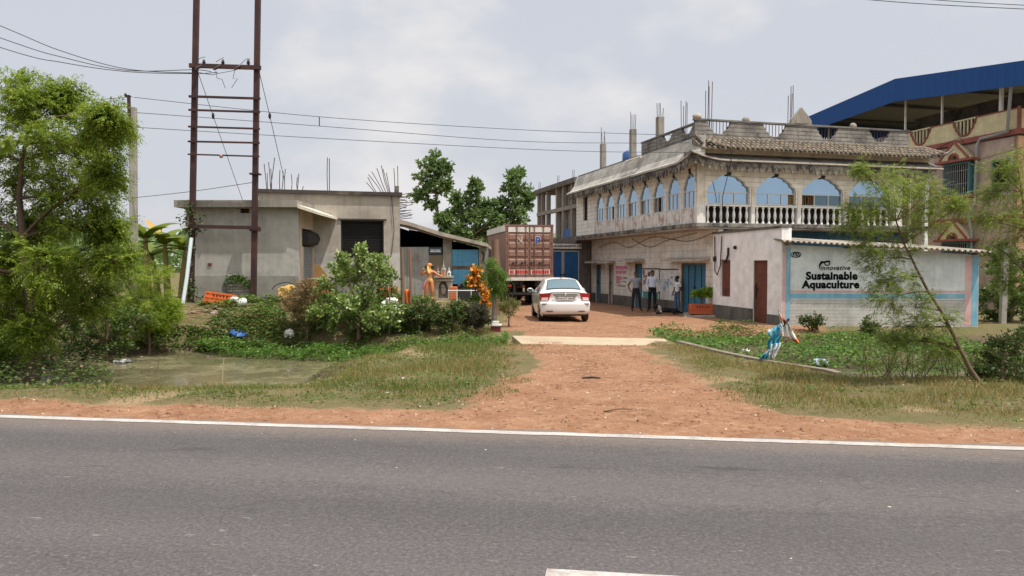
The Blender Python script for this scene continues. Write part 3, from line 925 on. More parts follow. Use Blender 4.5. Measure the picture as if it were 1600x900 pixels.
    mb = MB(); mb.bb(-.12, WID + .12, -.14, -.083, 3.46, 3.62); mb.bb(-.12, -.063, -.083, LEN, 3.46, 3.62); mb.build('slab_edge_moulding', M_fringe, B, bev=.015)
    # --- front arcade
    edges = [0.0, 2.375, 4.425, 6.6, 8.85]
    AP = 5.5
    mb = MB()
    for i in range(4):
        a, b = edges[i], edges[i + 1]
        lo = a + (.36 if i == 0 else .075); hi = b - .075
        c, w = (lo + hi) / 2, (hi - lo) / 2
        p = arch_poly(w - .06, 4.33, 4.82, AP, a - c, b - c, 6.35)
        mb.prism(p, (c, 0, 0), (1, 0, 0), (0, 0, 1), (0, .2, 0))
    mb.bb(8.853, 9.32, 0, .2, 3.6, 6.35); mb.bb(9.323, WID, 0, .2, 5.95, 6.35)
    mb.build('arcade_wall', M_cream, B)
    mb = MB(); mb.bb(-.03, .33, -.035, .197, 3.6, 4.33)
    for e in edges[1:]: mb.bb(e - .08, e + .08, -.035, .197, 3.6, 4.33)
    mb.build_each('pier', M_white, B)
    mb = MB()
    mb.bb(-.03, .30, -.035, -.003, 4.333, 5.9)
    for e in edges[1:]:
        mb.bb(e - .07, e + .07, -.035, -.003, 4.333, 4.95)
    mb.build_each('pilaster', M_creamplain, B)
    mb = MB(); mb.bb(.33, 8.78, .32, .36, 3.6, 4.33); mb.build('shade_panel', M_dark, B)  # near-black sheet: shade of the room behind the balusters, painted
    bal = MB()
    bal.lathe([(.055, 0), (.055, .05), (.03, .09), (.035, .15), (.062, .26), (.055, .36), (.03, .50), (.03, .55), (.055, .59), (.055, .64)], n=10)
    bal0 = bal.build('baluster', M_balus, B); first = True
    for i in range(4):
        a, b = edges[i], edges[i + 1]
        lo = a + (.34 if i == 0 else .09); hi = b - .09
        n = 7
        for k in range(n):
            x = lo + (hi - lo) * (k + .5) / n
            o = bal0 if first else bal0.copy()
            if not first: col.objects.link(o); o.parent = B
            first = False
            o.location = (x, .07, 3.63)
        mb = MB(); mb.bb(lo - .01, hi + .01, .0, .14, 3.583, 3.63); mb.bb(lo - .01, hi + .01, -.005, .15, 4.27, 4.328); mb.build_each('balustrade_rail', M_balus, B)
        # window: frame row below, blue film glass filling the arch
        lo2 = lo + .03; hi2 = hi - .03; c = (lo + hi) / 2; w = (hi - lo) / 2
        f = MB()
        f.bb(lo2, hi2, .10, .16, 4.345, 4.39); f.bb(lo2, hi2, .10, .16, 4.78, 4.82)
        for x in (lo2 + .02, lo2 + (hi2 - lo2) * .34, lo2 + (hi2 - lo2) * .67, hi2 - .02): f.bb(x - .02, x + .02, .101, .159, 4.39, 4.78)
        wn = f.build('window', M_alu, B)
        gl = MB()
        pp = [(x, z) for x, z in arch_fill(w - .05, 4.82, 4.82, AP + .02)]
        gl.prism([q_ for q_ in pp], (c, .125, 0), (1, 0, 0), (0, 0, 1), (0, .01, 0))
        gl.build('arch_pane', M_glassblue, wn)
        for j in range(3):
            x0 = lo2 + .04 + (hi2 - lo2 - .06) * j / 3; x1 = x0 + (hi2 - lo2) / 3 - .04
            dk = (i == 2 and j == 0) or (i == 1 and j == 2)
            gl = MB(); gl.bb(x0, x1 if not (i == 1 and j == 2) else x1 - .25, .127, .135, 4.392, 4.778)
            if i == 2 and j == 0: continue
            gl.build('pane', M_glassdark if (i >= 2) else M_glassblue, wn)
        if i in (1, 2):
            mb = MB(); q = random.Random(i)
            x0, x1 = (lo2 + .05, lo2 + .62) if i == 2 else (hi2 - .3, hi2 - .04)
            for k in range(7):
                x = x0 + (x1 - x0) * k / 6; mb.tube([(x, .2, 4.40), (x + q.uniform(-.03, .03), .2, 4.6), (x, .2, 4.77)], .014, 5)
            mb.build('window_grille', paint('brass_grille', (.34, .20, .07), .5), wn)
    # dark pendants at the arch tips
    mb = MB()
    for i in range(4):
        lo = edges[i] + (.36 if i == 0 else .075); hi = edges[i + 1] - .075
        mb.prism([(-.11, 0), (.11, 0), (.05, -.12), (-.05, -.12)], ((lo + hi) / 2, -.02, AP + .06), (1, 0, 0), (0, 0, 1), (0, .12, 0))
    mb.build_each('arch_pendant', M_black, B)
    # stair bay with gilt grille at the right end
    mb = MB()
    for k in range(9):
        x = 9.36 + k * .125
        mb.bb(x - .012, x + .012, .08, .10, 3.6, 5.9)
    for z in (3.7, 4.25, 4.8, 5.35): mb.bb(9.33, 10.4, .105, .125, z, z + .03)
    q = random.Random(3)
    for a in range(4):
        for b_ in range(4):
            cx, cz = 9.5 + a * .25, 3.97 + b_ * .52
            mb.tube([(cx + .1 * math.cos(t), .07, cz + .16 * math.sin(t)) for t in np.linspace(0, 5.5, 10)], .012, 4)
    mb.build('stair_grille', paint('gilt_iron', (.22, .14, .05), .5), B)
    mb = MB(); mb.bb(10.35, 10.52, -.1, .08, 2.6, 6.0); mb.build('corner_post', M_white, B)
    # --- left arcade
    mb = MB(SM)
    L0 = [.6 + 1.33 * i for i in range(8)]
    z0, zs, za = 4.2, 4.88, 5.62
    for i, c in enumerate(L0):
        a = 0 if i == 0 else c - .665; b = c + .665
        mb.prism(arch_poly(.53, z0, zs, za, a - c, b - c, 6.35), (c, 0, 0), (1, 0, 0), (0, 0, 1), (0, .2, 0))
    e = L0[-1] + .665
    for a, b, c, d in wall_cells(LEN - e, 2.75, [(1.1, 1.75, .8, 2.2)]): mb.bb(e + a, e + b, .0, .2, 3.6 + c, 3.6 + d)
    mb.build('side_arcade_wall', M_cream, B)
    mb = MB(SM)
    for i, c in enumerate(L0):
        mb.bb(c - .60, c + .60, .0, .15, 3.6, 4.197)
    mb.build_each('spandrel', M_peel, B)
    mb = MB(SM)
    for i, c in enumerate(L0):
        mb.bb(c + .605, c + .725, -.03, .15, 3.6, 5.0)
    mb.build_each('pilaster', M_white, B)
    wn0 = None
    for i, c in enumerate(L0):
        f = MB(SM)
        f.bb(c - .53, c + .53, .04, .1, 4.2, 4.26); f.bb(c - .53, c + .53, .04, .1, 4.85, 4.89)
        for x in (-.51, -.17, .17, .51): f.bb(c + x - .02, c + x + .02, .041, .099, 4.26, 4.85)
        w_ = f.build('window', M_alu, B)
        gl = MB(SM); gl.prism(arch_fill(.55, 4.89, zs, za + .02), (c, .07, 0), (1, 0, 0), (0, 0, 1), (0, .01, 0)); gl.build('arch_pane', M_glassblue, w_)
        for j in range(3):
            if (i, j) in ((2, 2), (3, 2), (4, 2), (6, 0), (2, 1)): continue
            gl = MB(SM); gl.bb(c - .49 + .34 * j, c - .19 + .34 * j, .066, .074, 4.262, 4.848); gl.build('pane', M_glassblue, w_)
    mb = MB(SM)
    for c in L0: mb.prism([(-.09, 0), (.09, 0), (.03, -.2), (-.03, -.2)], (c, -.03, za + .1), (1, 0, 0), (0, 0, 1), (0, .1, 0))
    mb.build_each('arch_pendant', M_black, B)
    f = MB(SM); f.bb(e + 1.1, e + 1.75, .08, .12, 4.4, 5.8); f.build('dark_window', M_dark, B)
    # inner box so that rooms stay dark
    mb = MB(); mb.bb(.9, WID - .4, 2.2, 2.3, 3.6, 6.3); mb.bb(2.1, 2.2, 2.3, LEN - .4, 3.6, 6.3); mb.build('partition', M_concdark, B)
    # --- roof slab, eaves
    mb = MB(); mb.bb(.02, WID + .15, .02, LEN, 6.36, 6.86); mb.build('roof_slab', M_ledge, B)
    def lift(u, L, k=.30):           # eave corners curl up
        return k * (max(0, 1 - u / 1.5) ** 2)
    # left skirt
    mb = MB(); rings = []
    for v in [-.55, -.2, .2, .6, 1.0, 1.6, 2.5, 5, 8, 11, LEN]:
        dz = lift(v + .55, LEN)
        rings.append([(.02, v, 6.86), (-.08, v, 6.60), (-.17, v, 6.32), (-.36, v, 6.06 + dz * .7), (-.58, v, 5.95 + dz), (-.58, v, 5.87 + dz), (.0, v, 6.08)])
    mb.loft(rings, smooth=False); mb.build('side_eave', M_skirt, B)
    mb = MB(); rings = []
    for u in [-.58, -.2, .2, .6, 1.0, 1.6, 2.5, 5, 8, WID + .25]:
        dz = lift(u + .58, WID)
        rings.append([(u, .0, 6.24), (u, -.3, 6.09 + dz * .4), (u, -.55, 5.965 + dz), (u, -.6, 5.95 + dz), (u, -.6, 5.87 + dz), (u, 0, 6.05)])
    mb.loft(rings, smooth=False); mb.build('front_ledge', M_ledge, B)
    mb = MB(); rings = []
    for u in [-.6, -.2, .2, .6, 1.0, 1.6, 2.5, 5, 8, WID + .28]:
        dz = lift(u + .6, WID); rings.append([(u, -.63, 5.955 + dz), (u, -.603, 5.955 + dz), (u, -.603, 5.90 + dz), (u, -.63, 5.90 + dz)])
    mb.loft(rings, smooth=False); mb.build('ledge_rim', M_soffit, B)
    def fringe(mb, L, out):
        u = -.5; q = random.Random(5)
        while u < L:
            w = .27; dz = lift(u + .58, L) * .9
            zt = 5.89 + dz
            drop = .34 + q.uniform(-.04, .04)
            mb.prism([(0, .02), (w, .02), (w, -drop * .45), (w * .8, -drop * .6), (w * .66, -drop), (w * .5, -drop * 1.05), (w * .34, -drop), (w * .2, -drop * .6), (0, -drop * .45)], (u, out, zt), (1, 0, 0), (0, 0, 1), (0, .05, 0))
            u += w + .004
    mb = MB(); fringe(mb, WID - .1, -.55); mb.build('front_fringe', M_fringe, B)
    mb = MB(SM); fringe(mb, LEN - .4, -.53); mb.build('side_fringe', M_fringe, B)
    mb = MB(); mb.bb(-.02, WID + .1, -.12, .018, 6.245, 6.55); mb.build('cornice_wall', M_creamplain, B)
    # clay tiles
    mb = MB()
    n = 52; q = random.Random(2)
    for i in range(n):
        for r in range(4):
            x = -.1 + (WID + .25) * (i + .5) / n + r * .05
            up = .22 * max(0, 1 - x / 1.2) ** 2 + .16 * max(0, (x - WID + .8)) ** 2
            y0, z0_ = .16 - r * .2, 6.88 - r * .125
            y1, z1_ = y0 - .25, z0_ - .13
            rr = .088 * q.uniform(.9, 1.08)
            vs = []
            for yy, zz, k in ((y0, z0_, .8), (y1, z1_ + .02, 1.0)):
                for t in (0, .25, .5, .75, 1):
                    a = math.pi * t; vs.append((x + math.cos(a) * rr * k + (yy - y0) * .1, yy, zz + math.sin(a) * rr * k * .75 + up * (r + 1) / 4))
            mb.add(vs, [(j, j + 5, j + 6, j + 1) for j in range(4)], 0)
            mb.add(vs[5:], [(4, 3, 2, 1, 0)], 0)
    mb.add([(-.15, .18, 6.83), (WID + .15, .18, 6.83), (WID + .15, -.6, 6.38), (-.15, -.6, 6.38), (-.15, .18, 6.6), (WID + .15, .18, 6.6), (WID + .15, -.6, 6.32), (-.15, -.6, 6.32)],
           [(0, 3, 2, 1), (4, 5, 6, 7), (3, 7, 6, 2), (0, 4, 7, 3), (1, 2, 6, 5)], 0)
    mb.build('tiled_eave', M_tile, B)
    mb = MB(); mb.tube([(WID + .1, -.55, 6.48), (WID + .4, -.65, 6.54), (WID + .75, -.7, 6.78)], [.1, .07, .02], 6); mb.tube([(-.1, -.5, 6.54), (-.35, -.62, 6.66), (-.5, -.66, 6.84)], [.09, .06, .02], 6)
    mb.build_each('eave_horn', M_ledge, B)
    # parapets
    cuts = [1.0, 3.45, 5.85, 8.35]
    mb = MB(); parapet(mb, 9.75, 6.9, 7.52, cuts, .2, .12, hw=.52, depth=.48); mb.build('front_parapet', M_board, B)
    mb = MB(); mb.bb(-.04, 9.8, .17, .35, 7.523, 7.585); mb.build('parapet_rail', M_ledge, B)
    for c in cuts:
        mb = MB()
        for k in range(6):
            x = c - .36 + k * .144; mb.tube([(x, .26, 7.06), (x, .26, 7.53)], .014, 5)
        mb.build_each('parapet_bar', M_iron, B)
    mb = MB(); mb.prism([(-.48, 0), (.48, 0), (.45, .18), (.28, .36), (.1, .55), (0, .66), (-.1, .55), (-.28, .36), (-.45, .18)], (4.65, .2, 7.588), (1, 0, 0), (0, 0, 1), (0, .14, 0)); mb.prism([(-.3, 0), (.3, 0), (.26, .14), (0, .42), (-.26, .14)], (4.65, .17, 7.61), (1, 0, 0), (0, 0, 1), (0, .028, 0)); mb.build('parapet_crest', M_conc, B)
    for x in (2.2, 7.1):
        mb = MB(); mb.blob((x, .26, 7.64), (.17, .08, .13), 10, 6); mb.build('parapet_knob', M_conc, B)
    mb = MB(); mb.blob((.1, .25, 7.66), (.2, .12, .13), 10, 6); mb.build('parapet_knob', M_sheet, B)
    mb = MB(SM @ Matrix.Translation((.33, 0, 0))); parapet(mb, 5.1, 6.88, 7.46, [.9, 2.6], .2, .12, hw=.45, depth=.3); mb.build('side_parapet', M_board, B)
    mb = MB(SM); mb.bb(.35, 5.45, .17, .35, 7.463, 7.52); mb.build('side_parapet_rail', M_ledge, B)
    mb = MB(SM); mb.bb(5.45, LEN, .1, .22, 6.863, 6.95); mb.build('roof_kerb', M_ledge, B)
    mb = MB(); mb.bb(9.6, 9.72, .35, 6, 6.9, 7.5); mb.build('right_parapet', M_board, B)
    # column stubs with rebar
    def stub(x, y, z0_, z1_, top, w=.26, n=4):
        if z1_ > z0_:
            mb = MB(); mb.bb(x - w / 2, x + w / 2, y - w / 2, y + w / 2, z0_, z1_); c = mb.build('column_stub', M_conc, B, bev=.01)
        else: c = B
        q = random.Random(int(x * 10 + y * 100))
        for k in range(n):
            a, b = x + (w * .3) * (1 if k % 2 else -1), y + (w * .3) * (1 if k > 1 else -1)
            mb = MB(); mb.tube([(a, b, max(z0_, z1_) - .05), (a + q.uniform(-.04, .04), b, top - q.uniform(0, .5))], .014, 5); mb.build('rebar', M_rebar, c)
    stub(.45, 4.1, 6.86, 8.4, 9.15, .28); stub(.4, 6.8, 6.86, 8.35, 9.3); stub(.4, 10.5, 6.86, 8.25, 9.2)
    stub(.6, 2.2, 6.86, 6.86, 8.9); stub(.75, .55, 6.86, 6.86, 9.2); stub(4.5, .7, 6.86, 6.86, 9.25)
    mb = MB(); mb.lathe([(.02, 0), (.34, .0), (.36, .1), (.34, .5), (.2, .62), (.02, .64)], (.6, 7.6, 6.86), 14); mb.build('roof_tank', paint('blue_tank', (.03, .10, .32), .5), B)
    # service wires strung under the slab
    mb = MB()
    for pts in ([(.86, 12.2, 2.95), (.86, 10.2, 3.2), (.86, 8.2, 2.9), (.86, 5.5, 3.3), (.86, 2.4, 3.0), (.86, .4, 3.25)], [(.88, 7.9, 3.3), (.88, 6.0, 2.85), (.88, 4.2, 3.1), (.88, 1.6, 3.32)]):
        v = [Vector(p) for p in pts]
        mb.tube([Vector(p) for p in crom([tuple(p) for p in v], 6)], .012, 5)
    mb.build_each('service_wire', M_black, B)
    mb = MB(); mb.tube([(1.0, -.62, 6.7), (1.02, -.66, 5.9), (1.0, -.1, 4.6), (1.0, -.1, 3.6)], .014, 5); mb.build('hanging_cable', M_black, B)
    mb = MB(); mb.tube([(-.2, 4.6, 6.75), (-.2, 6.2, 6.75)], .05, 8); mb.build('vent_pipe', M_white, B)
    # --- unfinished frame that carries the block on to the rear
    U = thing('unfinished_block', 'bare concrete frame of an unfinished block with blue steel gate behind the container truck', 'building', (7.0, 28, -.2), TH)
    mb = MB(); mb.bb(-.1, 6, 13.45, 21.2, 6.62, 6.9); mb.build('roof_slab', M_concdark, U)
    mb = MB(); mb.bb(.0, 6, 13.45, 21.0, 3.3, 3.62); mb.build('floor_slab', M_concdark, U)
    mb = MB(); mb.bb(.0, .2, 13.45, 21.0, 5.2, 5.42); mb.build('tie_beam', M_conc, U)
    for y in (14.3, 15.8, 17.0, 18.9, 20.0, 20.8):
        mb = MB(); mb.bb(.02, .26, y - .12, y + .12, 3.62, 6.62); mb.build('column', M_conc, U)
    for x, y in ((3, 20.8), (5.8, 20.8)):
        mb = MB(); mb.bb(x - .12, x + .12, y - .12, y + .12, 3.62, 6.62); mb.build('column', M_conc, U)
    mb = MB(); mb.bb(.28, .4, 13.5, 17.4, 3.62, 6.6); mb.build('infill_wall', M_conc, U)
    mb = MB(); mb.bb(.05, .2, 14.5, 15.6, 3.63, 4.1); mb.build('blue_tarpaulin', M_bluetarp, U)
    mb = MB(); mb.bb(.23, .85, 13.46, 13.62, 0, 3.28); mb.bb(-2.6, .22, 13.46, 13.62, 2.85, 3.28); mb.bb(-2.9, -1.75, 13.46, 13.62, 0, 2.85); mb.build('gate_wall', M_concdark, U)
    mb = MB(); mb.bb(-1.72, .3, 13.36, 13.455, 2.93, 3.2); sb = mb.build('sign_board', M_white, U)
    text_obj('CLEAN EXCHANGE PVT. LTD.', 'lettering', .15, M_text_black, sb, (-.62, 13.35, 3.07), (R(90), 0, 0), bold=.004, space=.95)
    for a, b in ((-1.7, -.77), (-.73, .2)):
        mb = MB(); mb.bb(a, b, 13.5, 13.54, .1, 2.8); gt = mb.build('gate_leaf', M_bluegate, U)
        mb = MB()
        for x in (a, b - .05): mb.bb(x, x + .05, 13.46, 13.498, .08, 2.82)
        for z in (.08, 2.77): mb.bb(a + .05, b - .05, 13.46, 13.498, z, z + .05)
        mb.build('gate_frame', M_alu, gt)
    mb = MB(); mb.box((-.75, 13.44, 1.5), (.3, .03, .05)); mb.tube([(-.75, 13.43, .5), (-.75, 13.43, 1.6)], .02, 6); mb.build('gate_bolt', M_black, U)
    mb = MB(); mb.bb(.3, 6, 20.8, 21, 0, 3.3); mb.bb(.0, .2, 13.7, 21, 0, 3.3); mb.build('ground_wall', M_concdark, U)
    for y in (14.3, 17, 20.8):
        for k in range(2):
            mb = MB(); mb.tube([(.1 + k * .08, y, 6.88), (.1 + k * .1, y, 7.4)], .014, 5); mb.build('rebar', M_rebar, U)

def annex():
    A = thing('sign_wall_shed', 'low white shed with painted blue striped advert wall and wavy sheet roof', 'building', (8.6, 23.6, -.3))
    a = Vector((0, 0)); b = Vector((-.90, 4.75)); c = Vector((6.15, -.25))
    # left wall with window and brown door
    Lw = b.length; d = b.normalized()
    ML = Matrix(((d.x, -d.y * -1, 0, 0), (d.y, d.x * 1, 0, 0), (0, 0, 1, 0), (0, 0, 0, 1)))
    # local x along the wall (towards the rear), local y to the right/inside
    ML = Matrix(((d.x, d.y, 0, 0), (d.y, -d.x, 0, 0), (0, 0, 1, 0), (0, 0, 0, 1)))
    def t_of(px):
        k = (px - 800) / F; return (8.6 - k * 23.6) / (k * d.y - d.x)
    w0, w1 = t_of(1141), t_of(1125.5); d0, d1 = t_of(1199), t_of(1177)
    mb = MB(ML)
    for x0, x1, z0, z1 in wall_cells(Lw, 3.3, [(d0, d1, .1, 2.28), (w0, w1, .95, 2.32)]): mb.bb(x0, x1, 0, .2, z0, z1)
    mb.build('side_wall', M_annex, A)
    mb = MB(ML); mb.bb(d1, Lw, -.04, -.003, 0, .62); mb.bb(0, d0 - .05, -.04, -.003, 0, .5); mb.build_each('plinth', M_concdark, A)
    mb = MB(ML); mb.bb(-.02, Lw, -.05, .25, 3.303, 3.38); mb.build('wall_coping', M_concdark, A)
    mb = MB(ML); mb.bb(d0 + .03, d1 - .03, .08, .13, .12, 2.25); dr = mb.build('door', M_brickred, A)
    mb = MB(ML)
    mb.bb(d0, d0 + .03, .03, .15, .1, 2.28); mb.bb(d1 - .031, d1 - .001, .03, .15, .1, 2.28); mb.bb(d0 + .03, d1 - .031, .03, .15, 2.25, 2.28)
    mb.build('door_frame', M_wood, dr)
    mb = MB(ML); mb.box((d1 - .12, .05, 1.3), (.16, .05, .06)); mb.tube([(d1 - .1, .05, 1.0), (d1 - .1, .05, 1.5)], .02, 6); mb.build('latch', M_black, dr)
    mb = MB(ML); mb.bb(w0 + .02, w1 - .02, .07, .12, .97, 2.30); mb.build('window_shutter', M_brickred, A)
    mb = MB(ML)
    mb.tube([(3.55, -.03, 2.75), (3.5, -.06, 2.5), (3.7, -.05, 2.2)], .04, 6); mb.blob((3.0, -.05, 2.75), .07, 8, 5)
    mb.build_each('meter_wire', M_black, A)
    mb = MB(ML)
    mb.tube([(4.6, -.05, 3.2), (4.55, -.06, 2.5), (4.5, -.08, 1.9), (4.3, -.08, 1.75), (4.1, -.06, 2.1), (4.0, -.06, 3.2)], .022, 6)
    mb.blob((4.6, -.04, 2.35), (.08, .08, .12), 8, 5)
    mb.build('service_cable', M_black, A)
    # front wall
    Lf = c.length; e = c.normalized()
    MF = Matrix(((e.x, -e.y, 0, 0), (e.y, e.x, 0, 0), (0, 0, 1, 0), (0, 0, 0, 1)))
    mb = MB(MF)
    zt = lambda x: 2.78 - .055 * x
    mb.prism([(.21, 1.02), (Lf, 1.02), (Lf, zt(Lf)), (.21, zt(.2))], (0, .004, 0), (1, 0, 0), (0, 0, 1), (0, .2, 0)); mb.bb(.01, .209, -.004, .03, .0, 2.72); mb.build('advert_wall', M_signwall, A)
    mb = MB(MF); mb.bb(.21, Lf, .0, .2, 0, 1.017); mb.build('brick_dado', M_dado, A)
    mb = MB(MF); mb.bb(.21, Lf + .1, -.06, -.002, 0, .14); mb.build('footing', M_concdark, A)
    mb = MB(MF); mb.bb(.03, .145, -.008, .004, .2, 2.68); mb.bb(Lf - .42, Lf - .22, -.004, .003, .2, 2.4); mb.bb(  .283, Lf - .43, -.004, .0035, 1.24, 1.31); mb.build_each('pink_stripe', M_pinkband, A)
    mb = MB(MF); mb.bb(.147, .28, -.01, .003, .2, 2.68); mb.bb(Lf - .21, Lf - .02, -.005, .003, .2, 2.4); mb.bb(  .283, Lf - .43, -.006, .003, 1.06, 1.21); mb.build_each('blue_stripe', M_blueband, A)
    f = MF.to_euler().z
    def T(s, px, py, size, m, **k):
        # place lettering on the wall plane at the photo position
        d3 = ray(px, py); n = Vector((-e.y, e.x, 0)); o = Vector((8.6, 23.6, -.3))
        t = (o - Vector((0, 0, 1.8))).dot(n) / d3.dot(n); w = Vector((0, 0, 1.8)) + d3 * t - o
        return text_obj(s, 'lettering', size, m, A, (w.x - n.x * .003, w.y - n.y * .003, w.z), (R(90), 0, f), ext=.003, **k)
    T('Sustainable', 1299.5, 431.5, .335, M_text_black, bold=.017, space=1.07)
    T('Aquaculture', 1298, 445, .335, M_text_black, bold=.017, space=1.07)
    T('innovative', 1304.5, 418.8, .20, M_text_black, bold=.005, shear=.35, space=1.12)
    T('FSS', 1243.5, 398, .17, M_text_black, bold=.006, shear=.25)
    T('sustainable shrimp and fish farming', 1300, 455.5, .07, M_text_black)
    T('G', 1291, 393, .16, M_text_white)
    def W(px, py):
        d3 = ray(px, py); n = Vector((-e.y, e.x, 0)); o = Vector((8.6, 23.6, -.3))
        t = (o - Vector((0, 0, 1.8))).dot(n) / d3.dot(n); w = Vector((0, 0, 1.8)) + d3 * t - o
        return w - n * .006
    mb = MB()
    ring = [W(1243.5 + 8 * math.cos(t) * (1 if abs(math.cos(t)) < .8 else 1), 398 + 4 * math.sin(t)) for t in np.linspace(0, 2 * math.pi, 25)]
    mb.tube(ring, .012, 4, caps=False); mb.build('oval_emblem', M_text_black, A)
    mb = MB()   # fish mark: thick curved tail stroke with a small eye loop
    mb.tube([W(*p) for p in ((1280.5, 420), (1281, 414), (1284, 409.5), (1288, 409.5), (1292, 408.5), (1297, 408))], [.012, .03, .045, .03, .03, .02], 5)
    mb.tube([W(1292.5 + 4 * math.cos(t), 411.5 + 3 * math.sin(t)) for t in np.linspace(-.6, 5.6, 16)], .017, 5)
    mb.build('fish_emblem', M_text_black, A)
    # back and right walls, corrugated roof sheet
    mb = MB(); mb.add([(6.15, -.25, 0), (6.15, 4.4, 0), (6.15, 4.4, 2.5), (6.15, -.25, 2.4), (6.0, -.1, 0), (6.0, 4.4, 0), (6.0, 4.4, 2.5), (6.0, -.1, 2.4)], [(0, 1, 2, 3), (7, 6, 5, 4), (0, 4, 5, 1), (0, 3, 7, 4)]); mb.build('right_wall', M_dado, A)
    mb = MB(MF)
    n = 150; vs = []; fs = []
    L2 = Lf + .35
    for i in range(n + 1):
        x = -.12 + (L2) * i / n
        w_ = .035 * math.sin(2 * math.pi * x / .17)
        for y in (-.42, 1.5, 4.6):
            vs += [(x, y, zt(x) + .10 + .07 * (y + .4) + w_), (x, y, zt(x) + .085 + .07 * (y + .4) + w_)]
    for i in range(n):
        for j in range(2):
            a0 = i * 6 + j * 2; b0 = a0 + 6
            fs += [(a0, b0, b0 + 2, a0 + 2), (a0 + 1, a0 + 3, b0 + 3, b0 + 1)]
        fs += [(i * 6, i * 6 + 1, i * 6 + 7, i * 6 + 6)]
    mb.add(vs, fs, 0, False); mb.build('sheet_roof', M_sheet, A)
    for x in (.1, 2.0, 4.0, 5.9):
        mb = MB(MF); mb.bb(x, x + .08, -.38, .2, zt(x) - .02, zt(x) + .04); mb.build('rafter', M_wood, A)
    mb = MB(ML); mb.bb(0, .24, .2, .34, 2.4, 3.3); mb.build('corner_pier', M_annex, A)

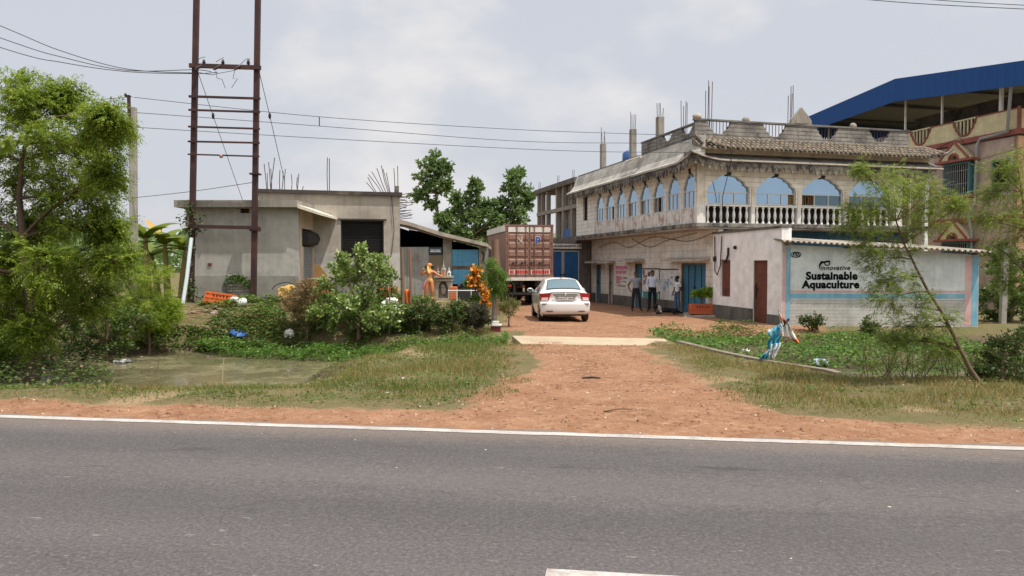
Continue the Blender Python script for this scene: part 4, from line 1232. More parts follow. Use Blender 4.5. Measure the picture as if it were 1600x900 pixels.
def right_house():
    H = thing('blue_roofed_house', 'tall dull pink house with red trim bands and a blue sheet roof on posts', 'house', (21.8, 32, -.2), TH)
    SM = Matrix(((0, 1, 0, 0), (1, 0, 0, 0), (0, 0, 1, 0), (0, 0, 0, 1)))
    LEN = 13.4
    ops = [(2.15, 3.66, 5.3, 6.8), (.36, 1.3, 5.2, 6.7), (6.3, 7.0, 6.0, 6.6), (2.15, 3.66, 1.4, 3.1)]
    mb = MB(SM)
    for a, b, c, d in wall_cells(LEN, 7.6, ops): mb.bb(a, b, 0, .2, c, d)
    mb.build('side_wall', M_pinkhouse, H)
    mb = MB(); mb.bb(.0, 9, -.003, .2, 0, 7.6); mb.build('front_wall', M_peach, H)
    mb = MB(); mb.bb(8.8, 9, .2, LEN, 0, 7.6); mb.bb(.2, 8.8, LEN - .2, LEN, 0, 7.6); mb.bb(.2, 8.8, .2, LEN - .2, 7.45, 7.6); mb.bb(3, 3.1, .2, LEN - .2, 0, 7.4); mb.build('inner_walls', M_pinkhouse, H)
    for z0, z1, o in ((4.0, 4.22, .12), (7.66, 7.9, .14)):
        mb = MB(); mb.bb(-o, -.003, -o, LEN, z0, z1); mb.bb(0, 9, -o, -.006, z0, z1); mb.build_each('red_band', M_redtrim, H, bev=.02)
    # roof parapet with barred scoops
    mb = MB(SM); parapet(mb, LEN, 7.9, 8.75, [2.7, 5.3, 8.0], -.05, .15, hw=.62, depth=.7); mb.build('roof_parapet', M_yellowhouse, H)
    mb = MB(); mb.bb(.1, 9, -.05, .1, 7.9, 8.75); mb.build('front_roof_parapet', M_yellowhouse, H)
    mb = MB(SM)
    x = 0
    for c in (2.7, 5.3, 8.0, LEN + .62):
        mb.bb(x, c - .62, -.08, .12, 8.753, 8.80); x = c + .62
    for c in (2.7, 5.3, 8.0):
        pts = [(c + u * .62, -.07, 8.75 - v * .7) for u, v in ((-1, 0), (-.93, .28), (-.8, .36), (-.74, .6), (-.58, .68), (-.46, .9), (-.2, 1), (.2, 1), (.46, .9), (.58, .68), (.74, .6), (.8, .36), (.93, .28), (1, 0))]
        mb.tube(pts, .045, 6)
    mb.bb(-.1, .0, -.1, .0, 7.903, 8.85)
    mb.build('parapet_trim', M_redtrim, H)
    mb = MB(SM)
    for c in (2.7, 5.3, 8.0):
        for k in range(6): mb.bb(c - .5 + k * .2 - .03, c - .5 + k * .2 + .03, .0, .06, 8.0, 8.8)
        mb.bb(c - .65, c + .65, -.02, .08, 8.76, 8.82)
    mb.build_each('parapet_bar', M_yellowhouse, H)
    # windows with gabled hoods
    def window(t0, t1, z0, z1, gable, hood=.5):
        f = MB(SM)
        for x in (t0, t1 - .07): f.bb(x + .001, x + .069, -.3 if gable else .02, .12, z0, z1)
        f.bb(t0 + .07, t1 - .07, -.3 if gable else .02, .12, z1 - .07, z1); f.bb(t0 + .07, t1 - .07, -.3 if gable else .02, .12, z0, z0 + .07)
        w = f.build('window', M_teal, H)
        p = MB(SM); p.bb(t0 + .07, t1 - .07, .13, .15, z0 + .07, z1 - .07); p.build('pane', M_dark, w)
        g = MB(SM)
        n = int((t1 - t0) / .11)
        for k in range(1, n): g.bb(t0 + (t1 - t0) * k / n - .01, t0 + (t1 - t0) * k / n + .01, -.28 if gable else .05, -.26 if gable else .07, z0 + .05, z1 - .05)
        for z in (z0 + .5, z1 - .4): g.bb(t0 + .07, t1 - .07, -.27 if gable else .06, -.25 if gable else .08, z, z + .02)
        g.build('grille', M_greypipe if gable else M_black, w)
        if gable:
            m, hw = (t0 + t1) / 2, (t1 - t0) / 2 + .3
            h = MB(SM); h.bb(m - hw + .1, m + hw - .1, -.42, -.003, z0 - .16, z0 - .02); h.build('window_sill', M_redtrim, H, bev=.015)
            h = MB(SM); h.bb(m - hw, m + hw, -hood, -.003, z1 + .02, z1 + .14); hd = h.build('window_hood', M_redtrim, H, bev=.015)
            h = MB(SM); h.prism([(-hw * .72, 0), (-.22, 0), (-.2, .12), (0, .22), (.2, .12), (.22, 0), (hw * .72, 0), (0, .78)], (m, -hood + .06, z1 + .142), (1, 0, 0), (0, 0, 1), (0, hood - .07, 0)); h.build('gable', M_yellowhouse, hd)
            h = MB(SM)
            for s in (-1, 1): h.bar((m + s * hw * .76, -hood + .04, z1 + .17), (m, -hood + .04, z1 + .97), .08, .08)
            h.tube([(m + .26 * math.cos(t), -hood + .03, z1 + .15 + .26 * math.sin(t)) for t in np.linspace(0, math.pi, 9)], .05, 6)
            h.build('gable_trim', M_redtrim, hd)
    window(2.15, 3.66, 5.3, 6.8, True); window(2.15, 3.66, 1.4, 3.1, True); window(.36, 1.3, 5.2, 6.7, False)
    p = MB(SM); p.bb(6.3, 7.0, .1, .15, 6.0, 6.6); p.build('vent_window', M_dark, H)
    # drain pipe
    def fp(px, py):
        k = (px - 800) / F; t = (21.8 - 32 * k) / (.258 + .966 * k)
        q = P(px, py, 32 + .966 * t); return Vector((-.16, t, q.z + .2))
    mb = MB()
    p0 = fp(1578, 205)
    a = fp(1590, 104); a.x = -.5; b = Vector((-.3, .27, p0.z))
    mb.tube([a, b, fp(1576, 206), fp(1532, 217), fp(1527, 226), fp(1525, 318), fp(1517, 334), fp(1518, 350), fp(1521, 362), fp(1521, 470)], .065, 8)
    mb.build('drain_pipe', M_greypipe, H)
    mb = MB(); mb.tube([fp(1410, 258), fp(1500, 215), fp(1530, 250), fp(1600, 230)], .012, 4); mb.build('loose_wire', M_black, H)
    # blue roof: shallow gable on posts
    y0, ym, y1 = -3.0, 6.3, 14.4
    zt = lambda y: 11.5 - .135 * (ym - y) if y < ym else 11.5 - .085 * (y - ym)
    drop = 1.15
    mb = MB()
    poly = [(y0, zt(y0)), (ym, zt(ym)), (y1, zt(y1)), (y1, zt(y1) - drop * .75), (ym, zt(ym) - drop), (y0, zt(y0) - drop * .85)]
    mb.prism(poly, (-.72, 0, 0), (0, 1, 0), (0, 0, 1), (.03, 0, 0)); mb.build('roof_valance', M_bluesheet, H)
    mb = MB()
    for a, b in ((y0, ym), (ym, y1)):
        mb.add([(-.69, a, zt(a)), (-.69, b, zt(b)), (10, b, zt(b)), (10, a, zt(a))], [(0, 1, 2, 3)], 0)
        mb.add([(-.69, a, zt(a) - .05), (-.69, b, zt(b) - .05), (10, b, zt(b) - .05), (10, a, zt(a) - .05)], [(3, 2, 1, 0)], 1)
    mb.bb(-.69, 10, y1 - .03, y1, zt(y1) - .8, zt(y1) - .05, 0)
    # wavy lower fringe on the rear edge
    for k in range(60):
        x = -.65 + k * .17; mb.prism([(0, 0), (.15, 0), (.12, -.16), (.03, -.16)], (x, y1 - .035, zt(y1) - .8), (1, 0, 0), (0, 0, 1), (0, .03, 0), 0)
    mb.build('roof_sheet', [M_bluesheet, M_ceil], H)
    mb = MB()
    for y in (1.0, 4, 7, 10, 13): mb.bb(-.6, 9.9, y, y + .06, zt(y) - .16, zt(y) - .07)
    mb.build_each('roof_purlin', M_concdark, H)
    for y in (.9, 4.1, 6.4, 12.3):
        mb = MB(); w = .08 if y > 1 else .13
        mb.bb(.05, .05 + w, y, y + w, 8.84, zt(y) - .06); mb.build('roof_post', M_white, H)
    mb = MB(); mb.bb(4, 4.2, 3, 10, 7.6, 10.4); mb.bb(4.2, 8.8, 3, 3.2, 7.6, 10.4); mb.build('roof_darkening_wall', M_ledge, H)  # dark walls added to darken the space under the roof

# ------------------------------------------------------------ left houses, shed
def left_houses():
    x0 = P(292, 400, 24.6).x; x1 = P(467, 400, 24.6).x
    H = thing('plaster_shop', 'squat grey plastered shop with flat roof and side shutter behind the twin poles', 'house', (x0, 24.6, .3))
    W = x1 - x0
    zr = P(400, 325, 24.6).z - .3; zp = P(400, 314, 24.6).z - .3
    M_pl = mat('plaster_streaked', (.42, .40, .365), c2=(.27, .26, .24), c2lo=.47, c2hi=.66, c2scale=.8, streak=.5, scol=(.50, .48, .44), bump=.25)
    mb = MB()
    vx0, vx1 = P(372, 0, 24.6).x - x0, P(386, 0, 24.6).x - x0
    vz0, vz1 = P(0, 333, 24.6).z - .3, P(0, 326, 24.6).z - .3
    for a, b, c, d in wall_cells(W, zr, [(vx0, vx1, vz0, vz1)]): mb.bb(a, b, 0, .18, c, d)
    mb.build('front_wall', M_pl, H)
    zb = P(0, 431, 24.6).z - .3
    mb = MB(); mb.bb(0, W + .001, -.02, -.003, 0, zb); mb.build('dado', mat('plaster_dado', (.30, .285, .25), c2=(.20, .185, .16), c2scale=1.0, streak=.3, bump=.3), H)
    mb = MB(); mb.bb(vx0, vx1, .1, .15, vz0, vz1); mb.build('vent', M_dark, H)
    mb = MB(); mb.bb(vx0, vx1, .02, .08, (vz0 + vz1) / 2 - .015, (vz0 + vz1) / 2 + .015); mb.bb((vx0 + vx1) / 2 - .02, (vx0 + vx1) / 2 + .02, .02, .08, vz0, vz1); mb.build('vent_bars', M_brickred, H)
    D = 2.5
    M_warm = mat('plaster_warm', (.58, .47, .36), c2=(.42, .35, .28), streak=.3, bump=.2)
    mb = MB()
    for a, b, c, d in wall_cells(D, zr, [(.55, 1.75, 0, 2.15), (.4, 1.9, 2.15, 2.75)]):
        mb.bb(W - .18, W, .181 + a if a == 0 else a, b, c, d)
    mb.build('side_wall', M_warm, H)
    mb = MB(); mb.bb(W - .1, W - .06, .55, 1.75, 0, 2.15); mb.build('rolling_shutter', mat('rolling_shutter', (.33, .34, .35), .5, lines=(2, .07, .3, (.12, .12, .13)), metal=.4, streak=.3), H)
    mb = MB(); mb.tube([(W - .02, .42, 2.45), (W - .02, 1.88, 2.45)], .26, 8); mb.build('shutter_drum', M_black, H)
    mb = MB(); mb.bb(-.25, W + .05, -.35, D, zr + .003, zp); mb.build('roof_slab', M_conc, H)
    mb = MB(); mb.prism([(0, 0), (.75, -.28), (.75, -.36), (0, -.12)], (W + .05, -.3, zr + .1), (1, 0, 0), (0, 0, 1), (0, 2.6, 0)); mb.build('side_awning', M_creamplain, H)
    mb = MB(); mb.bb(0, .15, .18, D, 0, zr); mb.bb(.15, W - .18, D - .15, D, 0, zr); mb.build('rear_wall', M_pl, H)
    mb = MB(); mb.bb(P(320, 0, 24.6).x - x0, P(326, 0, 24.6).x - x0, -.03, .0, P(0, 415, 24.6).z - .3, P(0, 411, 24.6).z - .3); mb.build('wall_bracket', M_brickred, H)

    # second house
    rc = P(625, 400, 27.2); b0 = .3; cc, ssn = math.cos(TH), math.sin(TH)
    k = (405 - 800) / F
    # left end: along -u from the right corner until it shows at pixel 405
    t0 = (rc.x - k * rc.y) / (cc - k * ssn); L = Vector((rc.x - cc * t0, rc.y - ssn * t0, b0)); W = t0
    H = thing('bare_plaster_house', 'unpainted brown plaster house with large black window opening and rebar on its flat roof', 'house', L, TH)
    def X(px):
        k = (px - 800) / F; return (k * L.y - L.x) / (cc - k * ssn)
    def Z(py, px=567): return P(px, py, L.y + X(px) * ssn).z - b0
    def LP(px, py, dy=0.0):
        return Vector((X(px), dy, Z(py, px)))
    ww = (X(533), X(600), Z(404), Z(344))
    zt = Z(304, 520)
    M_p2 = mat('plaster_brown', (.385, .345, .295), c2=(.25, .22, .19), c2lo=.48, c2hi=.68, c2scale=.7, streak=.4, bump=.25)
    mb = MB()
    for a, b, c, d in wall_cells(W, zt, [ww]): mb.bb(a, b, 0, .2, c, d)
    mb.build('front_wall', M_p2, H)
    mb = MB(); zd = Z(396); mb.bb(0, ww[0] - .05, -.02, -.003, 0, zd); mb.bb(ww[1] + .05, W, -.02, -.003, 0, zd); mb.bb(ww[0] - .05, ww[1] + .05, -.02, -.003, 0, ww[2] - .12); mb.build_each('dado', mat('plaster_grey_dado', (.44, .42, .39), c2=(.32, .305, .28), streak=.3, bump=.25), H)
    mb = MB()
    mb.bb(0, .2, .2, 7, 0, zt); mb.bb(W - .2, W, .2, 7, 0, zt); mb.bb(.2, W - .2, 6.8, 7, 0, zt); mb.build('other_walls', M_p2, H)
    mb = MB(); mb.bb(-.1, W + .08, -.12, 7.1, zt + .002, zt + .13); mb.build('roof_slab', M_roofedge, H)
    f = MB(); a, b, c, d = ww
    for x in (a, b - .05): f.bb(x + .001, x + .049, .08, .14, c, d)
    for z in (c, d - .05): f.bb(a + .05, b - .05, .08, .14, z + .001, z + .049)
    w = f.build('window', M_black, H)
    g = MB()
    for k in range(1, 14): g.bb(a + .05, b - .05, .10, .115, c + (d - c) * k / 14, c + (d - c) * k / 14 + .015)
    g.build('window_grille', M_dark, w)
    mb = MB(); mb.bb(a + .05, b - .05, .16, .19, c + .05, d - .05); mb.build('window_back', M_dark, w)
    mb = MB(); mb.bb(a - .1, b + .1, -.06, .05, d + .01, d + .05); mb.build('lintel', M_roofedge, H)
    mb = MB(); mb.prism([(0, 0), (-.45, -.2), (-.45, -.27), (0, -.12)], (a - .1, -.003, c + .02), (0, 1, 0), (0, 0, 1), (b - a + .2, 0, 0)); mb.build('sill_canopy', M_ledge, H)
    q = random.Random(11)
    def bars(px0, py0, px1, py1, dy=.2):
        mb = MB(); s = LP(px0, py0, dy); e = LP(px1, py1, dy + q.uniform(-.3, .3))
        mb.tube([s, (s + e) / 2 + Vector((q.uniform(-.03, .03), 0, 0)), e], .013, 4); mb.build('rebar', M_rebar, H)
    for a_ in ((418, 299, 414, 255), (419, 299, 418, 268), (424, 299, 421, 252), (423, 299, 431, 246), (425, 299, 424, 262), (438, 299, 439, 266), (441, 299, 444, 268), (446, 299, 447, 262), (456, 300, 456, 270), (465, 300, 468, 270), (466, 300, 466, 277), (475, 300, 475, 290),
               (513, 301, 513, 246), (516, 301, 516, 248), (618, 304, 617, 262), (623, 304, 623, 258),
               (590, 304, 574, 284), (592, 304, 576, 276), (600, 304, 578, 270), (603, 304, 583, 266), (606, 304, 590, 262), (609, 304, 597, 258), (612, 304, 606, 268), (611, 304, 601, 262)):
        bars(*a_)
    for k in range(18):
        py = 305 + k * 2.2
        bars(624, py, 634 + q.uniform(0, 12), py - q.uniform(-1, 4), .05)
    mb = MB(); mb.bb(X(618), X(624.5), .1, .25, zt + .132, Z(290, 620)); mb.build('column_stub', M_concdark, H)
    mb = MB(); mb.tube([LP(612, 305, -.06), LP(616, 360, -.06), LP(612, 395, -.06), LP(606, 412, -.06)], .012, 4); mb.build('hanging_wire', M_black, H)

def shed():
    Y = 31.0
    o = Vector((P(625, 400, Y).x, Y, .2))
    S = thing('lean_to_shed', 'dark open fronted shed with sloping sheet roof, grey tin wall and pale blue doors', 'shed', o)
    X = lambda px: P(px, 400, Y).x - o.x
    Z = lambda py: P(700, py, Y).z - o.z
    mb = MB()
    poly = [(X(612), Z(344) + .1), (X(640), Z(347)), (X(690), Z(363)), (X(762), Z(381)), (X(762), Z(386)), (X(690), Z(369)), (X(640), Z(353)), (X(612), Z(348))]
    mb.prism(poly, (0, -.45, 0), (1, 0, 0), (0, 0, 1), (0, 6, 0)); mb.build('roof', M_sheet, S)
    mb = MB()
    mb.prism([(X(612), Z(350)), (X(640), Z(354)), (X(690), Z(370)), (X(762), Z(387)), (X(762), Z(388)), (X(690), Z(372)), (X(640), Z(357)), (X(612), Z(352))], (0, -.40, 0), (1, 0, 0), (0, 0, 1), (0, .1, 0)); mb.build('fascia', M_wood, S)
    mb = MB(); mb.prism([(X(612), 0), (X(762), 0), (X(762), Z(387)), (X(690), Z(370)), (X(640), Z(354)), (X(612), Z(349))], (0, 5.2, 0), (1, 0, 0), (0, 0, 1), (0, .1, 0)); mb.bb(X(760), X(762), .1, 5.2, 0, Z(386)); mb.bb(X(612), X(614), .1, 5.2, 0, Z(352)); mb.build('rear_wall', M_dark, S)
    mb = MB(); mb.bb(X(612), X(670), 0, .05, 0, Z(386)); mb.build('tin_wall', M_tin, S)
    mb = MB(); mb.bb(X(670), X(692), .02, .08, 0, Z(398)); mb.build('board_panel', mat('brown_board', (.26, .21, .15), streak=.5), S)
    mb = MB(); mb.bb(X(670), X(691), -.02, .02, Z(398) + .01, Z(386)); sg = mb.build('dark_sign', paint('sign_navy', (.02, .045, .08), .6), S)
    mb = MB(); q = random.Random(1)
    for k in range(9):
        x = X(672) + (X(689) - X(672)) * k / 9; mb.bb(x, x + .045, -.03, -.021, Z(394), Z(394) + .1 * q.uniform(.5, 1)); 
    mb.bb(X(672), X(689), -.03, -.022, Z(390), Z(390) + .02)
    mb.build('lettering', M_text_white, sg)
    mb = MB(); mb.bb(X(692.5), X(706), -.08, .18, 0, Z(371)); mb.build('pillar', M_conc, S)
    for a, b, c, d in ((706.5, 747, 444, 420), (706.5, 747, 415.5, 390)):
        mb = MB(); mb.bb(X(a), X(b), .0, .05, Z(c), Z(d)); mb.build('door_panel', mat('pale_blue_door', (.10, .33, .52), .5, lines=(0, .2, .05, (.07, .25, .42)), streak=.2), S)
    mb = MB(); mb.bb(X(706.5), X(747), -.03, .04, Z(420), Z(415.5)); mb.build('door_rail', M_wood, S)
    mb = MB(); mb.bb(X(748), X(763), .0, .1, 0, Z(387)); mb.build('end_wall', M_conc, S)
    mb = MB(); mb.tube([(X(753), -.03, Z(393)), (X(757), -.04, Z(398)), (X(755), -.04, Z(408)), (X(758), -.03, Z(410))], .035, 5); mb.build('hook', M_black, S)
# ------------------------------------------------------------ car
def crom(pts, n):
    """Catmull-Rom through pts (list of tuples), n samples per span"""
    p = np.array(pts, float); out = []
    for i in range(len(p) - 1):
        a, b, c, d = p[max(i - 1, 0)], p[i], p[i + 1], p[min(i + 2, len(p) - 1)]
        for k in range(n):
            t = k / n
            out.append(.5 * (2 * b + (c - a) * t + (2 * a - 5 * b + 4 * c - d) * t * t + (3 * b - a - 3 * c + d) * t ** 3))
    out.append(p[-1])
    return np.array(out)

def sedan():
    pos = P(884, 502.5, 25.3)
    z = gz(pos.x, 26.5)
    C = thing('parked_car', 'white sedan seen from behind, parked on the red dirt yard behind the truck', 'car', (pos.x, 25.3, z + .02), R(3.5))
    M_body = paint('car_white_paint', (.72, .71, .69), .22, coat=.6, var=.04)
    M_glass = glassmat('car_glass', (.16, .24, .28), .04, .55)
    M_trim = paint('car_black_trim', (.02, .02, .022), .5)
    M_tyre = mat('tyre_rubber', (.022, .02, .02), .85, c2=(.10, .07, .05), bump=.2)
    M_rim = paint('alloy_rim', (.45, .45, .45), .35, metal=.6)
    M_red = paint('tail_lamp_red', (.36, .012, .015), .12, coat=.8)
    M_lens = paint('tail_lamp_clear', (.62, .45, .43), .12, coat=.8)
    M_chr = paint('chrome', (.7, .7, .7), .12, metal=1.0)
    # centre-line silhouette from rear bumper to front bumper: (y, z, half width, edge drop, plan sweep)
    prof = crom([(.10, .27, .74, .0, .10), (.02, .36, .82, .0, .12), (.0, .56, .855, .0, .13), (.015, .66, .86, .0, .13), (.085, .70, .85, .0, .12), (.12, .86, .82, .01, .11), (.10, 1.0, .80, .03, .10), (.14, 1.045, .77, .05, .09),
                 (.46, 1.06, .73, .05, .04), (.80, 1.27, .66, .05, .03), (1.15, 1.445, .585, .055, .02), (1.6, 1.51, .57, .06, 0), (2.15, 1.50, .57, .06, 0), (2.6, 1.40, .59, .06, -.03), (3.0, 1.17, .66, .06, -.08), (3.2, 1.04, .74, .06, -.12), (3.6, .95, .78, .08, -.2), (3.9, .80, .80, .06, -.22), (3.99, .55, .80, 0, -.22), (3.95, .26, .78, 0, -.2)], 6)
    nw = 22
    def S(i, w):
        y, z, hw, dr, sw = prof[i]
        aw = abs(w)
        return Vector((hw * w, y + sw * aw ** 3, z - dr * aw ** 3 - (.012 * (1 - math.cos(aw * 1.2)))))
    grid = [[S(i, -1 + 2 * j / nw) for j in range(nw + 1)] for i in range(len(prof))]
    mb = MB()
    mb.loft(grid, closed=False, caps=False)
    # sides: from the silhouette edge down over the belt to the sill
    i0, i1 = 4 * 6, 17 * 6
    for s in (-1, 1):
        cols = []
        for i in range(i0, i1 + 1, 2):
            e = S(i, s)
            fr = sst(3.99, 3.2, e.y); rr = sst(.0, .5, e.y)
            w = (.80 + .065 * min(fr, rr))
            zb = .93 - .02 * (e.y - 2) - .05 * sst(.6, .1, e.y)
            belt = Vector((s * (w), e.y, min(e.z - .03, zb)))
            sh = Vector((s * (w + .012), e.y, min(e.z - .05, zb - .07)))
            mid = Vector((s * (w + .005), e.y, .58)); lo = Vector((s * (w - .01), e.y, .36)); sill = Vector((s * (w - .05), e.y, .2))
            cols.append([e, e.lerp(belt, .5) + Vector((s * .012, 0, 0)), belt, sh, mid, lo, sill])
        mb.loft(cols if s > 0 else [list(c) for c in cols], closed=False, caps=False)
        # bumper wrap
        cols = []
        for i in range(0, i0 + 1, 2):
            e = S(i, s); cols.append([e, Vector((s * .845, max(.32, e.y + .1), e.z)), Vector((s * .85, .55, e.z))])
        mb.loft(cols, closed=False, caps=False)
    body = mb.build('body', M_body, C)
    mb = MB(); mb.bb(-.78, .78, .25, 3.85, .2, .26); mb.bb(-.6, .6, .5, 3.4, .26, .9); mb.build('underbody', M_trim, C)
    # patches laid 4 mm proud of the body skin
    def patch(i0, i1, w0, w1, off=.005, n=12, w0b=None, w1b=None):
        rows = []
        for i in range(i0, i1 + 1):
            t = (i - i0) / max(1, i1 - i0); a = w0 + ((w0b if w0b is not None else w0) - w0) * t; b = w1 + ((w1b if w1b is not None else w1) - w1) * t
            r = []
            for j in range(n + 1):
                w = a + (b - a) * j / n
                p = S(i, w); du = S(min(i + 1, len(prof) - 1), w) - S(max(i - 1, 0), w); dw = S(i, w + .01) - S(i, w - .01)
                nn = dw.cross(du).normalized()
                if nn.y > 0 and i < 60: nn = -nn
                if nn.z < 0 and i >= 48: nn = -nn
                r.append(p + nn * off)
            rows.append(r)
        return rows
    mb = MB(); mb.loft(patch(50, 61, -.87, .87, .004, 14, -.88, .88), closed=False, caps=False); rw = mb.build('rear_window', M_trim, C)
    mb = MB(); mb.loft(patch(51, 60, -.82, .82, .008, 14, -.84, .84), closed=False, caps=False); mb.build('pane', M_glass, rw)
    mb = MB(); mb.loft(patch(79, 89, -.85, .85, .006, 10), closed=False, caps=False); mb.build('windscreen', M_glass, C)
    mb = MB(); mb.loft(patch(39, 40, -.66, .66, .012), closed=False, caps=False); mb.loft(patch(33, 34, -.5, .5, .006), closed=False, caps=False); mb.build('boot_crease', M_trim, C)
    mb = MB(); rows = patch(36, 37, -.62, .62, .03); mb.loft(rows, closed=False, caps=False)
    mb.bb(-.42, .42, .055, .085, .895, .925); mb.build('boot_garnish', M_chr, C)
    # number plate recess and plate
    mb = MB(); mb.add([(-.36, .088, .89), (.36, .088, .89), (.30, .078, .72), (-.30, .078, .72)], [(0, 3, 2, 1)]); mb.build('plate_recess', mat('recess_grey', (.40, .40, .39)), C)
    mb = MB(); mb.bb(-.25, .25, .058, .072, .755, .865); pl = mb.build('number_plate', M_white, C)
    text_obj('WB 32T 2304', 'lettering', .085, M_text_black, pl, (0, .056, .81), (R(90), 0, 0), bold=.002)
    mb = MB(); mb.blob((0, .075, .965), (.05, .02, .04), 8, 5); mb.build('boot_badge', M_chr, C)
    for s in (-1, 1):
        mb = MB()
        rows = patch(26, 38, .68 * s, .985 * s, .022, 8, .60 * s, 1.0 * s)
        # wrap the lamp round the corner
        for r in rows:
            e = r[-1]; r.append(Vector((s * .862, .24, e.z))); r.append(Vector((s * .872, .42, e.z + .01)))
        mb.loft(rows, closed=False, caps=False)
        l = mb.build('tail_lamp', M_red, C)
        mb = MB(); mb.loft(patch(26, 30, .72 * s, .97 * s, .028, 8), closed=False, caps=False); mb.build('clear_lens', M_lens, l)
        mb = MB(); mb.bb(min(s * .5, s * .82), max(s * .5, s * .82), .02 + .04, .10, .615, .645); mb.build('bumper_insert', M_trim, C)
        mb = MB(); mb.bb(min(s * .44, s * .66), max(s * .44, s * .66), -.004, .05, .36, .39); mb.build('reflector', paint('reflector_dark_red', (.12, .01, .01), .3), C)
        # side glass
        mb = MB()
        pts = [S(i, s) for i in range(56, 92, 5)]
        up = [p + Vector((s * .03, 0, -.05)) for p in pts]
        lowr = [Vector((s * .872, p.y + (.25 if k == 0 else 0) * 1.0, .96 - .02 * (p.y - 2))) for k, p in enumerate(pts)]
        mb.loft([[a, b] for a, b in zip(up, lowr)], closed=False, caps=False)
        mb.build('side_window', M_glass, C)
        mb = MB(); mb.blob((s * .99, 2.75, 1.02), (.12, .08, .085), 10, 7); mb.bar((s * .85, 2.72, .98), (s * .95, 2.74, 1.0), .04); mr = mb.build('wing_mirror', M_body, C)
        mb = MB(); mb.box((s * .99, 2.675, 1.02), (.16, .01, .11)); mb.build('mirror_glass', M_glassdark, mr)
        for k, y in enumerate((.76, 3.2)):
            mb = MB(Matrix.Translation((s * .775, y, .30)) @ Matrix.Rotation(R(90), 4, 'Y'))
            mb.lathe([(.17, -.085), (.27, -.1), (.3, -.07), (.305, 0), (.3, .07), (.27, .1), (.17, .085)], n=28)
            wh = mb.build('tyre', M_tyre, C)
            mb = MB(Matrix.Translation((s * .775, y, .30)) @ Matrix.Rotation(R(90), 4, 'Y'))
            mb.lathe([(.05, s * .075), (.175, s * .088), (.195, s * .102), (.2, s * .06)], n=24)
            for q in range(5):
                a = q * 2 * math.pi / 5; mb.bar((.03 * math.cos(a), .03 * math.sin(a), s * .095), (.18 * math.cos(a), .18 * math.sin(a), s * .1), .05, .02)
            mb.build('rim', M_rim, wh)
            # dark half disc paints the shade of a wheel well that isn't cut out
            mb = MB()
            arc = [(s * .868, y + .345 * math.cos(t), .30 + .345 * math.sin(t)) for t in np.linspace(-.15, math.pi + .15, 15)]
            mb.add([(s * .868, y, .3)] + arc, [tuple([0, i, i + 1]) for i in range(1, 15)])
            mb.build('painted_wheel_well', M_trim, C)
    mb = MB(); mb.tube([(0, 1.3, 1.49), (0, 1.26, 1.53)], .01, 5); mb.blob((0, 1.3, 1.50), (.025, .05, .014), 6, 4); mb.build('aerial', M_trim, C)
    mb = MB(); mb.add([(-.10, .70, 1.19 + .022), (.08, .70, 1.19 + .022), (.08, .74, 1.215 + .022), (-.10, .74, 1.215 + .022)], [(0, 1, 2, 3)]); mb.build('window_sticker', M_text_white, C)

